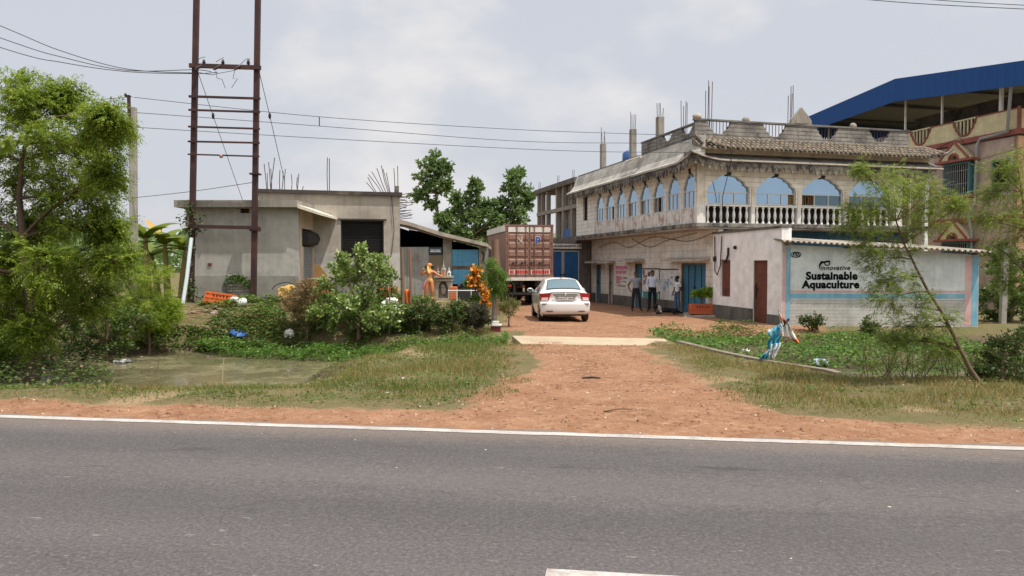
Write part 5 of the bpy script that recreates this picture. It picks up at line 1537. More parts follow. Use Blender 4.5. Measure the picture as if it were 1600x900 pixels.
# ------------------------------------------------------------ container truck
def truck():
    a = P(790, 432, 36.5)
    ang = math.atan(.19)
    T = thing('container_truck', 'parked lorry carrying a brown shipping container with N and P painted on its rear doors', 'truck', (a.x, 36.5, -.2), ang)
    M_br = mat('container_brown', (.30, .172, .132), .6, c2=(.20, .11, .085), c2lo=.48, c2hi=.7, streak=.45, bump=.15, spec=.35)
    M_brd = mat('container_brown_deep', (.23, .12, .095), .65, streak=.4, bump=.15)
    M_wh = mat('container_white_band', (.74, .70, .64), .6, streak=.3)
    W, H0, H1, L = 2.42, 1.44, 4.03, 6.06
    Cn = MB()
    # corrugated sides and roof
    n = 44
    for s, x in ((-1, .04), (1, W - .04)):
        vs = []; fs = []
        for i in range(n + 1):
            y = .12 + (L - .24) * i / n
            d = (.0, .0, .035, .035)[i % 4]
            for z in (H0 + .12, H1 - .12): vs.append((x + s * -d, y, z))
        fs = [(2 * i, 2 * i + 2, 2 * i + 3, 2 * i + 1) for i in range(n)]
        Cn.add(vs, fs)
    Cn.bb(.05, W - .05, .1, L - .05, H1 - .06, H1 - .03)
    Cn.bb(.05, W - .05, L - .06, L - .02, H0, H1)
    cont = Cn.build('container_shell', M_br, T)
    mb = MB(); mb.bb(-.004, .03, .09, L - .1, H1 - .32, H1 - .02); mb.bb(W - .03, W + .004, .09, L - .1, H1 - .32, H1 - .02); mb.build('top_band', M_wh, T)
    mb = MB()
    for x in (0, W - .1): mb.bb(x, x + .1, 0, .1, H0, H1)
    for x in (0, W - .1): mb.bb(x, x + .1, L - .1, L, H0, H1)
    mb.bb(.1, W - .1, 0, .1, H1 - .1, H1); mb.bb(.1, W - .1, 0, .1, H0, H0 + .09)
    for x in (0, W - .08): mb.bb(x + .001, x + .079, .1, L - .1, H0, H0 + .14); mb.bb(x + .001, x + .079, .1, L - .1, H1 - .08, H1 - .001)
    mb.build('corner_frame', M_brd, T)
    for k, (x0, x1) in enumerate(((.11, W / 2 - .012), (W / 2 + .012, W - .11))):
        d = MB(); z0, z1 = H0 + .1, H1 - .11
        d.bb(x0, x1, .04, .07, z0, z1)
        # five horizontal pressed ribs
        m0, m1 = x0 + .08, x1 - .08
        zs = np.linspace(z0 + .42, z1 - .3, 5)
        for a_, b_ in zip(zs[:-1], zs[1:]): d.prism([(0, 0), (-.03, .05), (-.03, b_ - a_ - .15), (0, b_ - a_ - .1)], (m0, .04, a_ + .05), (0, 1, 0), (0, 0, 1), (m1 - m0, 0, 0))
        for x in (x0, x1 - .05): d.bb(x, x + .05, .01, .039, z0, z1)
        dr = d.build('cargo_door', M_br, T)
        mb = MB(); mb.bb(x0 + .03, x1 - .03, .004, .0395, z1 - .26, z1 - .01); mb.build('white_band', M_wh, dr)
        mb = MB(); mb.bb(x0 + .06, x1 - .06, .006, .0395, z0 + .02, z0 + .26); st = mb.build('reflective_strip', M_wh, dr)
        mb = MB(); q = random.Random(k); x = x0 + .1
        while x < x1 - .16:
            w = q.uniform(.07, .13); mb.bb(x, x + w, .001, .0058, z0 + .05, z0 + .23); x += w + q.choice((.012, .012, .05))
        mb.build('red_blocks', paint('strip_red', (.55, .035, .03), .5), st)
        for f_ in (.30, .72) if k == 0 else (.22, .64):
            f_ = (.82, .0)[0] if False else f_
            x = x0 + (x1 - x0) * (f_ + (.12 if k == 0 else -.0))
            mb = MB(); mb.tube([(x, -.03, z0 - .06), (x, -.03, z1 + .06)], .02, 6)
            for z in (z0 - .03, z1 + .03, z0 + 1.25): mb.box((x, -.01, z), (.1, .06, .09))
            rod = mb.build('lock_rod', M_brd, dr)
            mb = MB(); mb.bar((x, -.05, z0 + .62), (x - .28, -.05, z0 + .56), .025, .05); mb.box((x - .2, -.03, z0 + .58), (.06, .05, .12)); mb.build('lock_handle', M_black, rod)
        for z in (z0 + .2, z0 + .9, z0 + 1.6, z0 + 2.2):
            xx = x0 - .04 if k == 0 else x1 - .02
            mb = MB(); mb.bb(xx, xx + .06, -.02, .03, z, z + .1); mb.build('door_hinge', M_brd, dr)
    text_obj('N', 'lettering', .44, paint('faded_letter', (.50, .42, .36), .7), T, (.70, -.004, H0 + 1.83), (R(90), 0, 0), bold=.012)
    t = text_obj('P', 'lettering', .46, M_text_white, T, (1.63, -.003, H0 + 1.8), (R(90), 0, 0), bold=.034)
    t = text_obj('P', 'lettering', .46, M_text_blue, T, (1.63, -.012, H0 + 1.8), (R(90), 0, 0), bold=.016)
    mb = MB()
    for x in (0, W - .16):
        for z in (H0 - .01, H1 - .1):
            mb.bb(x - .01, x + .17, -.012, .16, z, z + .12)
    mb.build('corner_castings', M_brd, T)
    # chassis, cab, wheels
    mb = MB(); mb.bb(-.03, W + .03, -.1, .2, 1.26, 1.42); mb.bb(.0, W, .2, L + .1, 1.3, 1.43); mb.build('bed', M_wh, T)
    mb = MB(); mb.bb(.75, .9, .1, L + 2, .95, 1.29); mb.bb(W - .9, W - .75, .1, L + 2, .95, 1.29); mb.bb(.2, W - .2, .0, .1, .55, .68); mb.bb(.4, .5, -.0, .1, .68, 1.28); mb.bb(W - .5, W - .4, 0, .1, .68, 1.28); mb.build('chassis', M_black, T)
    mb = MB(); mb.bb(.1, .62, .55, .58, .35, 1.2); mb.bb(W - .62, W - .1, .55, .58, .35, 1.2); mb.build('mud_flap', M_dark, T)
    M_ty = mat('lorry_tyre', (.025, .023, .022), .9, c2=(.09, .07, .05), bump=.3)
    for y in (1.25, 2.5, 7.0):
        for x in (.12, .44, W - .76, W - .44) if y < 5 else (.2, W - .5):
            m = Matrix.Translation((x + .15, y, .52)) @ Matrix.Rotation(R(90), 4, 'Y')
            mb = MB(m); mb.lathe([(.28, -.12), (.48, -.14), (.52, -.09), (.52, .09), (.48, .14), (.28, .12)], n=24); w = mb.build('tyre', M_ty, T)
            mb = MB(m); mb.lathe([(.08, -.1), (.26, -.05), (.29, -.11), (.29, .11), (.26, .05), (.08, .1)], n=18); mb.build('rim', M_concdark, w)
    mb = MB(); mb.tube([(.55, 1.9, .52), (W - .55, 1.9, .52)], .09, 8); mb.tube([(.5, 1.25, .52), (W - .5, 1.25, .52)], .1, 8); mb.tube([(.5, 2.5, .52), (W - .5, 2.5, .52)], .1, 8); mb.build('axle', M_black, T)
    mb = MB(); mb.prism([(L + .3, .7), (L + 2.1, .7), (L + 2.1, 1.7), (L + 1.95, 2.9), (L + .3, 2.95)], (.05, 0, 0), (0, 1, 0), (0, 0, 1), (W - .1, 0, 0)); mb.build('cab', paint('cab_orange', (.45, .16, .05), .4), T, bev=.05)
    for x in (.1, W - .3):
        mb = MB(); mb.bb(x, x + .2, -.03, -.002, .95, 1.08); mb.build('tail_lamp', paint('lorry_tail_lamp', (.3, .02, .02), .3), T)

# ------------------------------------------------------------ people and dog
def skin_mesh(joints, edges, radii, level=2):
    names = list(joints)
    me = bpy.data.meshes.new('sk')
    me.from_pydata([joints[n] for n in names], [(names.index(a), names.index(b)) for a, b in edges], [])
    o = bpy.data.objects.new('sk', me); col.objects.link(o)
    m = o.modifiers.new('s', 'SKIN'); m.use_smooth_shade = True; m.branch_smoothing = .3
    for i, n in enumerate(names):
        r = radii[n]
        me.skin_vertices[0].data[i].radius = r if isinstance(r, tuple) else (r, r)
        me.skin_vertices[0].data[i].use_root = (i == 0)
    s = o.modifiers.new('ss', 'SUBSURF'); s.levels = level; s.render_levels = level
    dg = bpy.context.evaluated_depsgraph_get()
    out = bpy.data.meshes.new_from_object(o.evaluated_get(dg))
    bpy.data.objects.remove(o)
    return out

def seg_dist(p, a, b):
    d = b - a; L2 = d.length_squared
    t = 0 if L2 == 0 else max(0, min(1, (p - a).dot(d) / L2))
    return (p - (a + d * t)).length, t

def person(label, loc, rz, k, J, cols, sleeve, belly=0, slim=1.0, hairlen=0):
    """J: overrides of joints; cols: skin, shirt, trousers, shoes, hair, belt"""
    o = thing('person', label, 'person', loc, rz)
    base = dict(pelvis=(0, 0, .95), waist=(0, -.01 - belly * .5, 1.08), chest=(0, -.005, 1.27), upper=(0, .01, 1.40), neck=(0, .01, 1.47), head1=(0, -.01, 1.555), head2=(0, 0, 1.63), head3=(0, .012, 1.685),
                hipL=(-.095, 0, .88), kneeL=(-.11, -.02, .49), ankL=(-.12, .02, .10), toeL=(-.14, -.15, .035), hipR=(.095, 0, .88), kneeR=(.11, -.02, .49), ankR=(.12, .02, .10), toeR=(.14, -.15, .035),
                shL=(-.185, .01, 1.395), elL=(-.25, .03, 1.11), wrL=(-.25, -.06, .87), haL=(-.25, -.08, .80), shR=(.185, .01, 1.395), elR=(.25, .03, 1.11), wrR=(.25, -.06, .87), haR=(.25, -.08, .80))
    base.update(J)
    base = {a: Vector(b) for a, b in base.items() if a != "face"}
    rad = dict(pelvis=(.155, .12), waist=(.145 + belly * .35, .105 + belly * .6), chest=(.165, .12), upper=(.14, .10), neck=(.055, .058), head1=(.068, .082), head2=(.078, .095), head3=(.062, .075),
               hipL=.092, kneeL=.066, ankL=.05, toeL=(.045, .03), hipR=.092, kneeR=.066, ankR=.05, toeR=(.045, .03), shL=.068, elL=.046, wrL=.03, haL=(.04, .022), shR=.068, elR=.046, wrR=.03, haR=(.04, .022))
    rad = {a: tuple(x * slim for x in (b if isinstance(b, tuple) else (b, b))) if not a.startswith('head') else b for a, b in rad.items()}
    ed = [('pelvis', 'waist'), ('waist', 'chest'), ('chest', 'upper'), ('upper', 'neck'), ('neck', 'head1'), ('head1', 'head2'), ('head2', 'head3')]
    for s in 'LR': ed += [('pelvis', 'hip' + s), ('hip' + s, 'knee' + s), ('knee' + s, 'ank' + s), ('ank' + s, 'toe' + s), ('upper', 'sh' + s), ('sh' + s, 'el' + s), ('el' + s, 'wr' + s), ('wr' + s, 'ha' + s)]
    me = skin_mesh({a: tuple(b) for a, b in base.items()}, ed, rad)
    V = [v.co.copy() for v in me.vertices]; Fc = [tuple(p.vertices) for p in me.polygons]
    mb = MB()
    ms = []
    for f in Fc:
        c = sum((V[i] for i in f), Vector()) / len(f)
        best = None
        for a, b in ed:
            r = rad[a] if isinstance(rad[a], tuple) else (rad[a], rad[a])
            d, t = seg_dist(c, base[a], base[b]); d -= (r[0] + r[1]) / 2
            if best is None or d < best[0]: best = (d, a, b, t)
        _, a, b, t = best
        if b.startswith('head') or a == 'neck': m = 0
        elif b == 'neck': m = 0 if t > .6 else 1
        elif b[:2] in ('wr',): m = 1 if sleeve >= 1 else (0)
        elif b[:2] == 'ha': m = 0
        elif b[:2] == 'el': m = 1 if t < max(sleeve, 0) * (1 if sleeve >= 1 else 1.0) or sleeve >= 1 else 0
        elif b[:2] == 'sh' or b in ('upper', 'chest'): m = 1
        elif b[:3] == 'toe': m = 3
        elif b[:3] == 'ank': m = 2 if t < .93 else 3
        else: m = 2
        if b == 'waist' or a == 'pelvis' or b in ('chest',):
            m = 1 if c.z > base['pelvis'].z + .075 else (5 if c.z > base['pelvis'].z + .04 else 2)
        ms.append(m)
    mb.add(V, Fc, 0, True); mb.m = ms
    # hands: palm comes from the body surface; four curled fingers and a thumb rooted inside it
    for s in 'LR':
        w, h = base['wr' + s], base['ha' + s]
        d = (h - w).normalized()
        side = d.cross(Vector((0, 0, 1)) if abs(d.z) < .9 else Vector((1, 0, 0))).normalized()
        pal = side.cross(d)
        sg = 1 if s == 'L' else -1
        for q, (off, ln) in enumerate(((-.028, .062), (-.009, .075), (.01, .07), (.028, .055))):
            r0 = h + side * off
            mb.tube([r0 - d * .02, r0 + d * ln * .5, r0 + d * ln * .85 + pal * sg * .012, r0 + d * ln + pal * sg * .03], [.010, .010, .009, .006], 6, 0)
        mb.tube([h - d * .04 - side * .02, h - side * .05 + d * .005, h - side * .055 + d * .04], [.012, .011, .007], 6, 0)
    # face
    hc = base['head1']; hu = (base['head3'] - base['neck']).normalized()
    fw = J.get('face', Vector((0, -1, 0))); fw = Vector(fw).normalized(); rt = fw.cross(Vector((0, 0, 1))).normalized()
    H2 = base['head2']
    fr = hc + fw * .09
    mb.tube([fr + Vector((0, 0, .055)) - fw * .012, fr + Vector((0, 0, .02)) + fw * .018, fr + Vector((0, 0, .012)) - fw * .01], [.012, .017, .012], 6, 0)
    for e in (-1, 1):
        mb.blob(fr + rt * .032 * e + Vector((0, 0, .06)) - fw * .012, (.016, .016, .010), 6, 4, 4)
        mb.tube([fr + rt * .05 * e + Vector((0, 0, .082)) - fw * .016, fr + rt * .015 * e + Vector((0, 0, .085)) - fw * .006], .006, 4, 4)
        mb.blob(H2 + rt * .078 * e - Vector((0, 0, .055)), (.014, .022, .03), 6, 5, 0)
    mb.tube([fr + rt * .025 - Vector((0, 0, .022)) - fw * .016, fr - Vector((0, 0, .02)) - fw * .006, fr - rt * .025 - Vector((0, 0, .022)) - fw * .016], .007, 4, 6)
    # collar and placket
    b = mb.build('body', [paint('skin', cols[0], .6, var=.05), mat('shirt', cols[1], .85, var=.18, scale=6, bump=.3, bscale=12, bdist=.03), mat('trousers', cols[2], .85, var=.25, scale=6, bump=.3, bscale=12, bdist=.03, c2=cols[6] if len(cols) > 6 else None), paint('shoes', cols[3], .6), paint('brow_and_eye', (.012, .01, .01), .5), paint('belt', cols[5], .5), paint('lips', (.12, .045, .035), .6)], o)
    hb = MB(); q = random.Random(3)
    hm = me
    # hair: cap over crown and back of the skull
    c0 = H2 - fw * .012 + Vector((0, 0, .012))
    vs = []; fs = []; seg, rings = 16, 8
    for i in range(rings + 1):
        th = math.pi * .60 * i / rings
        for j in range(seg):
            ph = 2 * math.pi * j / seg
            dd = rt * math.sin(th) * math.cos(ph) * .088 + fw * math.sin(th) * math.sin(ph) * .105 + Vector((0, 0, 1)) * math.cos(th) * .092
            front = max(0, dd.normalized().dot(fw))
            if i > 5 and front > .3: dd = dd * .82 + Vector((0, 0, .03))
            vs.append(c0 + dd * (1 + q.uniform(-.03, .05)) * (1 + hairlen))
    for i in range(rings):
        for j in range(seg):
            j2 = (j + 1) % seg; fs.append((i * seg + j, (i + 1) * seg + j, (i + 1) * seg + j2, i * seg + j2))
    hb.add(vs, fs, 0, True); hb.build('hair', paint('hair', cols[4], .55), o)
    bpy.data.meshes.remove(me)
    o.scale = (k, k, k)
    return o

def people():
    def at(px, py, Y):
        p = P(px, py, Y); return (p.x, Y, gz(p.x, Y) + .003)
    person('man in grey polo shirt, one hand at his hip, standing by the narrow blue door', at(993.5, 487, 32.1), R(4), 1.0,
           dict(kneeL=(-.13, -.03, .49), ankL=(-.15, .02, .10), toeL=(-.19, -.15, .035), kneeR=(.16, -.02, .49), ankR=(.21, .03, .10), toeR=(.27, -.13, .035),
                elL=(-.33, .06, 1.13), wrL=(-.27, -.02, .91), haL=(-.20, -.07, .85), elR=(.245, .05, 1.11), wrR=(.245, -.02, .87), haR=(.24, -.05, .80), head1=(0, -.015, 1.555)),
           ((.17, .085, .055), (.26, .27, .32), (.022, .024, .034), (.02, .017, .015), (.012, .01, .01), (.03, .02, .015)), .5, belly=.02)
    person('man in pale long sleeved shirt tucked into black trousers, standing between the two other people', at(1019, 487.5, 32.1), R(-8), 1.04,
           dict(elL=(-.235, .02, 1.12), wrL=(-.19, -.1, .92), haL=(-.14, -.14, .87), elR=(.30, .05, 1.12), wrR=(.29, -.02, .88), haR=(.27, -.05, .81), toeL=(-.22, -.14, .035)),
           ((.19, .10, .068), (.58, .62, .74), (.014, .013, .016), (.018, .014, .012), (.012, .01, .01), (.02, .016, .012)), 1.0, belly=.05, slim=1.06)
    person('boy in white t-shirt and washed blue jeans looking down at the black dog', at(1058, 490.5, 30.9), R(-62), .91,
           dict(face=(0, -1, -.25), head1=(0, -.045, 1.55), head2=(0, -.035, 1.625), head3=(0, -.02, 1.68), elL=(-.22, .03, 1.12), wrL=(-.16, -.14, .93), haL=(-.10, -.18, .87), elR=(.22, .02, 1.11), wrR=(.16, -.15, .94), haR=(.10, -.19, .88)),
           ((.085, .04, .028), (.70, .71, .74), (.10, .16, .27), (.03, .025, .025), (.01, .009, .009), (.05, .08, .14), (.33, .42, .52)), .55, slim=.92, hairlen=.12)
    # dog
    p = P(1043, 491, 30.4); z = gz(p.x, 30.4)
    D = thing('dog', 'black dog with white chest lying on the dirt by the boy', 'dog', (p.x, 30.4, z), R(8))
    J = dict(mid=(0, 0, .15), hip=(.26, .02, .15), rump=(.40, .03, .13), sh=(-.22, 0, .18), ches=(-.33, 0, .20), neck=(-.42, -.02, .29), head=(-.50, -.03, .36), muz=(-.60, -.05, .32), nose=(-.66, -.06, .30),
             fl1=(-.30, -.1, .10), fl2=(-.36, -.13, .04), fl3=(-.62, -.15, .03), fr1=(-.30, .1, .10), fr2=(-.36, .12, .04), fr3=(-.60, .12, .03),
             hl1=(.30, -.13, .14), hl2=(.10, -.2, .10), hl3=(.28, -.24, .04), hl4=(.14, -.27, .03), tail1=(.48, .06, .09), tail2=(.62, .14, .05), tail3=(.70, .05, .03))
    E = [('mid', 'hip'), ('hip', 'rump'), ('mid', 'sh'), ('sh', 'ches'), ('ches', 'neck'), ('neck', 'head'), ('head', 'muz'), ('muz', 'nose'), ('sh', 'fl1'), ('fl1', 'fl2'), ('fl2', 'fl3'), ('sh', 'fr1'), ('fr1', 'fr2'), ('fr2', 'fr3'), ('hip', 'hl1'), ('hl1', 'hl2'), ('hl2', 'hl3'), ('hl3', 'hl4'), ('rump', 'tail1'), ('tail1', 'tail2'), ('tail2', 'tail3')]
    Rr = dict(mid=.12, hip=.125, rump=.08, sh=.135, ches=.12, neck=.085, head=.08, muz=.045, nose=.03, fl1=.05, fl2=.035, fl3=.03, fr1=.05, fr2=.035, fr3=.03, hl1=.09, hl2=.055, hl3=.035, hl4=.028, tail1=.035, tail2=.028, tail3=.015)
    me = skin_mesh(J, E, Rr)
    mb = MB(); V = [v.co.copy() for v in me.vertices]; fs = [tuple(f.vertices) for f in me.polygons]
    mb.add(V, fs, 0, True)
    for i, f in enumerate(fs):
        c = sum((V[j] for j in f), Vector()) / len(f)
        if (-.44 < c.x < -.30 and c.y < .02 and c.z > .08) or c.x < -.56 and c.z < .1: mb.m[i] = 1
    for s in (-1, 1):
        mb.prism([(-.04, 0), (.04, 0), (.015, -.1)], (-.47, -.03 + s * .075, .41), (1, 0, 0), (0, s * .25, 1), (0, .012 * s, 0))
        mb.blob((-.55, -.035 + s * .045, .375), .012, 6, 4, 2)
    mb.blob((-.69, -.065, .30), .018, 6, 4, 2)
    mb.build('body', [mat('dog_black_fur', (.014, .013, .014), .7, bump=.5, bscale=60), mat('dog_white_fur', (.55, .52, .46), .8, bump=.5), paint('dog_eye', (.008, .007, .007), .2)], D)
# ------------------------------------------------------------ poles and wires
def poles():
    Y = 24.0
    aL, aR = P(298, 472, Y), P(396, 480, Y)
    tL, tR = P(307, 0, Y), P(403, 0, Y)
    aL.z = gz(aL.x, Y) - .1; aR.z = gz(aR.x, Y) - .1
    eL = aL + (tL - aL) * 1.13; eR = aR + (tR - aR) * 1.13
    o = thing('twin_power_pole', 'tall pair of rusty iron power poles joined by cross bars, standing before the grey shop', 'power pole', (aL.x, Y, aL.z))
    b = Vector(o.location)
    for a, e in ((aL, eL), (aR, eR)):
        mb = MB(); mb.bar(a - b, e - b, .16, .14)
        d = (e - a).normalized()
        mb.box((a + d * .02) - b, (.5, .4, .06)); mb.build('post', M_iron, o)
    def lat(py, side): # point on post at photo row
        a, t = (aL, tL) if side == 0 else (aR, tR)
        z = P(350, py, Y).z
        return a + (t - a) * ((z - a.z) / (t.z - a.z))
    for pl, pr, h, dp in ((104, 107, .13, .1), (152, 155, .07, .06), (173, 176, .06, .05), (199, 202, .055, .05), (222, 224, .055, .05), (242, 245, .045, .04), (354, 356, .11, .1)):
        l, r = lat(pl, 0), lat(pr, 1); d = (r - l).normalized()
        mb = MB(); mb.bar(l - d * .14 - b + Vector((0, -.11, 0)), r + d * .16 - b + Vector((0, -.11, 0)), dp, h); mb.build('cross_bar', M_iron, o)
    mb = MB(); q = lat(272, 1) - b; mb.box(q, (.3, .3, .05)); q = lat(358, 1) - b; mb.box(q + Vector((.02, 0, 0)), (.28, .3, .14)); q = lat(357, 0) - b; mb.box(q, (.3, .3, .12)); mb.build('clamp', M_iron, o)
    ins = paint('brown_porcelain', (.04, .025, .022), .25)
    tips = []
    for px in (321, 350.5, 390):
        p = P(px, 104, Y) + Vector((0, -.11, 0)) - b
        mb = MB(); mb.lathe([(.02, 0), (.02, .03), (.055, .04), (.04, .08), (.06, .09), (.04, .14), (.03, .19)], p, 10); mb.build('pin_insulator', ins, o); tips.append(p + Vector((0, 0, .19)))
    for px in (312, 341, 373):
        p = P(px, 109, Y) + Vector((0, -.2, 0)) - b
        mb = MB(); mb.tube([p + Vector((.14, .08, .12)), p + Vector((.06, .02, .04)), p, p + Vector((-.05, -.04, -.06))], [.03, .05, .05, .03], 8); mb.build('strain_insulator', ins, o)
    mb = MB()
    W = lambda px, py, dy=0: P(px, py, Y + dy) - b
    for pts in ([(304, 96), (315, 90), (321, 89)], [(337, 97), (345, 92), (350, 90)], [(376, 100), (385, 92), (391, 92)], [(337, 111), (339, 122), (347, 124), (352, 138)], [(367, 109), (364, 123), (371, 123), (362, 137)], [(300, 111), (330, 117), (366, 110)]):
        mb.tube([W(*p) for p in pts], .009, 4)
    mb.build('jumper_wire', M_wire, o)
    mb = MB(); mb.lathe([(.03, -.06), (.06, -.03), (.06, .03), (.03, .06)], W(345.5, 244, -.1), 10); mb.build('pin_insulator', paint('porcelain_pale', (.4, .2, .17), .3), o)
    # guy wires with egg insulators, running down behind
    for a_, m_, e_, px in (((309, 112, 0), (333, 181, .8), (378, 310, 2.0), 333), ((405, 112, 0), (421.5, 181, .8), (440, 262, 2.0), 421.5)):
        g = thing('guy_wire', 'thin stay wire with a dark egg insulator slanting from the %s iron post' % ('left' if a_[0] < 350 else 'right'), 'wire', P(a_[0], a_[1], Y))
        bb = Vector(g.location)
        pts = [P(a_[0], a_[1], Y), P(m_[0], m_[1], Y + m_[2]), P(e_[0], e_[1], Y + e_[2])]
        d = (pts[2] - pts[0]); 
        pts.append(P(e_[0] + (12 if a_[0] < 350 else 18), e_[1] + 60, Y + 2.9))
        mb = MB(); mb.tube([p - bb for p in pts[:3]] + [pts[2] + d * .15 - bb], .011, 4); mb.build('cable', M_wire, g)
        mb = MB(); mb.blob(pts[1] - bb, (.05, .05, .11), 8, 6); mb.build('egg_insulator', M_black, g)
    def wire(label, pts, r=.012, name='overhead_wire', group=None):
        mb = MB(); c = Vector(pts[0])
        # smooth through the points
        q = crom([tuple(Vector(p) - c) for p in pts], 8)
        mb.tube([Vector(p) for p in q], r, 4)
        w = mb.build(name, M_wire, None); w.location = c
        tag(w, label, 'wire', group)
    wire('highest of the three wires sagging in from the upper left to the iron pole', [P(-400, -130, 20), P(0, 40, 22), P(100, 81, 22.7), P(200, 108, 23.4), P(302, 114, Y)])
    wire('middle of the three wires sagging in from the upper left to the iron pole', [P(-400, -85, 20), P(0, 59, 22), P(100, 90, 22.7), P(200, 110, 23.4), P(302, 109, Y), P(330, 112, Y)])
    wire('lowest of the three wires sagging in from the upper left to the iron pole', [P(-400, -60, 20), P(0, 74, 22), P(100, 98, 22.7), P(200, 112, 23.4), P(302, 115, Y), P(340, 113, Y)])
    # concrete pole on the left
    p = P(209, 420, 27); p.z = gz(p.x, 27)
    C = thing('concrete_pole', 'grey concrete electric pole with dark iron bracket on top, rising behind the feathery green tree', 'power pole', p)
    top = P(212, 168, 27).z - p.z
    mb = MB(); mb.bar((0, 0, 0), (.06, 0, top), .22, .2); mb.build('post', M_polegrey, C)
    mb = MB(); tz = P(209, 150, 27).z - p.z; mb.bar((-.0, -.13, top - .7), (-.02, -.13, tz), .09, .09); mb.bar((-.14, -.13, tz - .05), (.05, -.13, tz - .05), .05, .05); mb.blob((-.13, -.13, tz), (.05, .05, .08), 8, 5); mb.build('bracket', M_iron, C)
    g = 'wires from the concrete pole to the arcade building'
    for lb, pts in (('uppermost thin wire running from the concrete pole to the arcade building', [(209, 152, 27), (500, 182.5, 29), (800, 202, 31), (985, 209, 32.5), (1075, 212, 28)]),
                    ('middle thin wire running from the concrete pole to the arcade building', [(214, 176, 27), (500, 197, 29), (800, 220, 31), (980, 223.5, 32.5), (1078, 223, 28)]),
                    ('lowermost thin wire running from the concrete pole to the arcade building', [(214, 199, 27), (500, 216, 29), (800, 232, 31), (940, 237, 34), (1082, 238, 27.6)])):
        wire(lb, [P(*q) for q in pts], .011, group=g)
    mb = MB(); a = P(499, 183, 29); mb.tube([(0, 0, 0), P(499, 197, 29) - a], .02, 5); s = mb.build('wire_spacer', M_black); s.location = a; tag(s, 'short dark spacer joining two thin wires against the sky', 'spacer')
    wire('short wire running off left from the concrete pole top behind the tree', [P(90, 160, 26.5), P(150, 156, 26.8), P(207, 151, 27)], .01)
    wire('low service wire dipping left from the iron pole over the banana plants', [P(200, 310, 27), P(300, 299, 25.5), P(395, 285, 24.2)], .01)
    wire('upper of the wires crossing the top right corner of the sky', [P(1300, -14, 20), P(1450, -1, 20), P(1600, 8, 20), P(1900, 20, 20)], .01)
    wire('lower of the wires crossing the top right corner of the sky', [P(1200, -16, 20), P(1400, 3, 20), P(1600, 14, 20), P(1900, 26, 20)], .011)
    # white pipe leaning against the left post
    a, e = P(286, 500, 23.2), P(299, 372, 23.75); a.z = gz(a.x, 23.2)
    mb = MB(); mb.tube([(0, 0, 0), (e - a) * .4 + Vector((.02, 0, 0)), e - a], .06, 10); w = mb.build('leaning_pipe', paint('pale_blue_pipe', (.55, .62, .66), .4), None); w.location = a; tag(w, 'pale blue white pipe leaning against the left iron post', 'pipe')
    # concrete post on the far right
    p = P(1566, 512, 24.5); p.z = gz(p.x, 24.5)
    mb = MB(); mb.bar((0, 0, -.1), (.06, 0, P(0, 388, 24.5).z - p.z), .17, .15); w = mb.build('concrete_post', M_polegrey, None); w.location = p; tag(w, 'lone grey concrete post in the greenery right of the advert wall', 'post')

# ------------------------------------------------------------ vegetation
def px_clumps(lst, Y0, dY, seed, sc=1.0):
    q = random.Random(seed); out = []
    for px, py, r in lst:
        Y = Y0 + q.uniform(-dY, dY)
        out.append((P(px, py, Y), r * Y / F * sc))
    return out

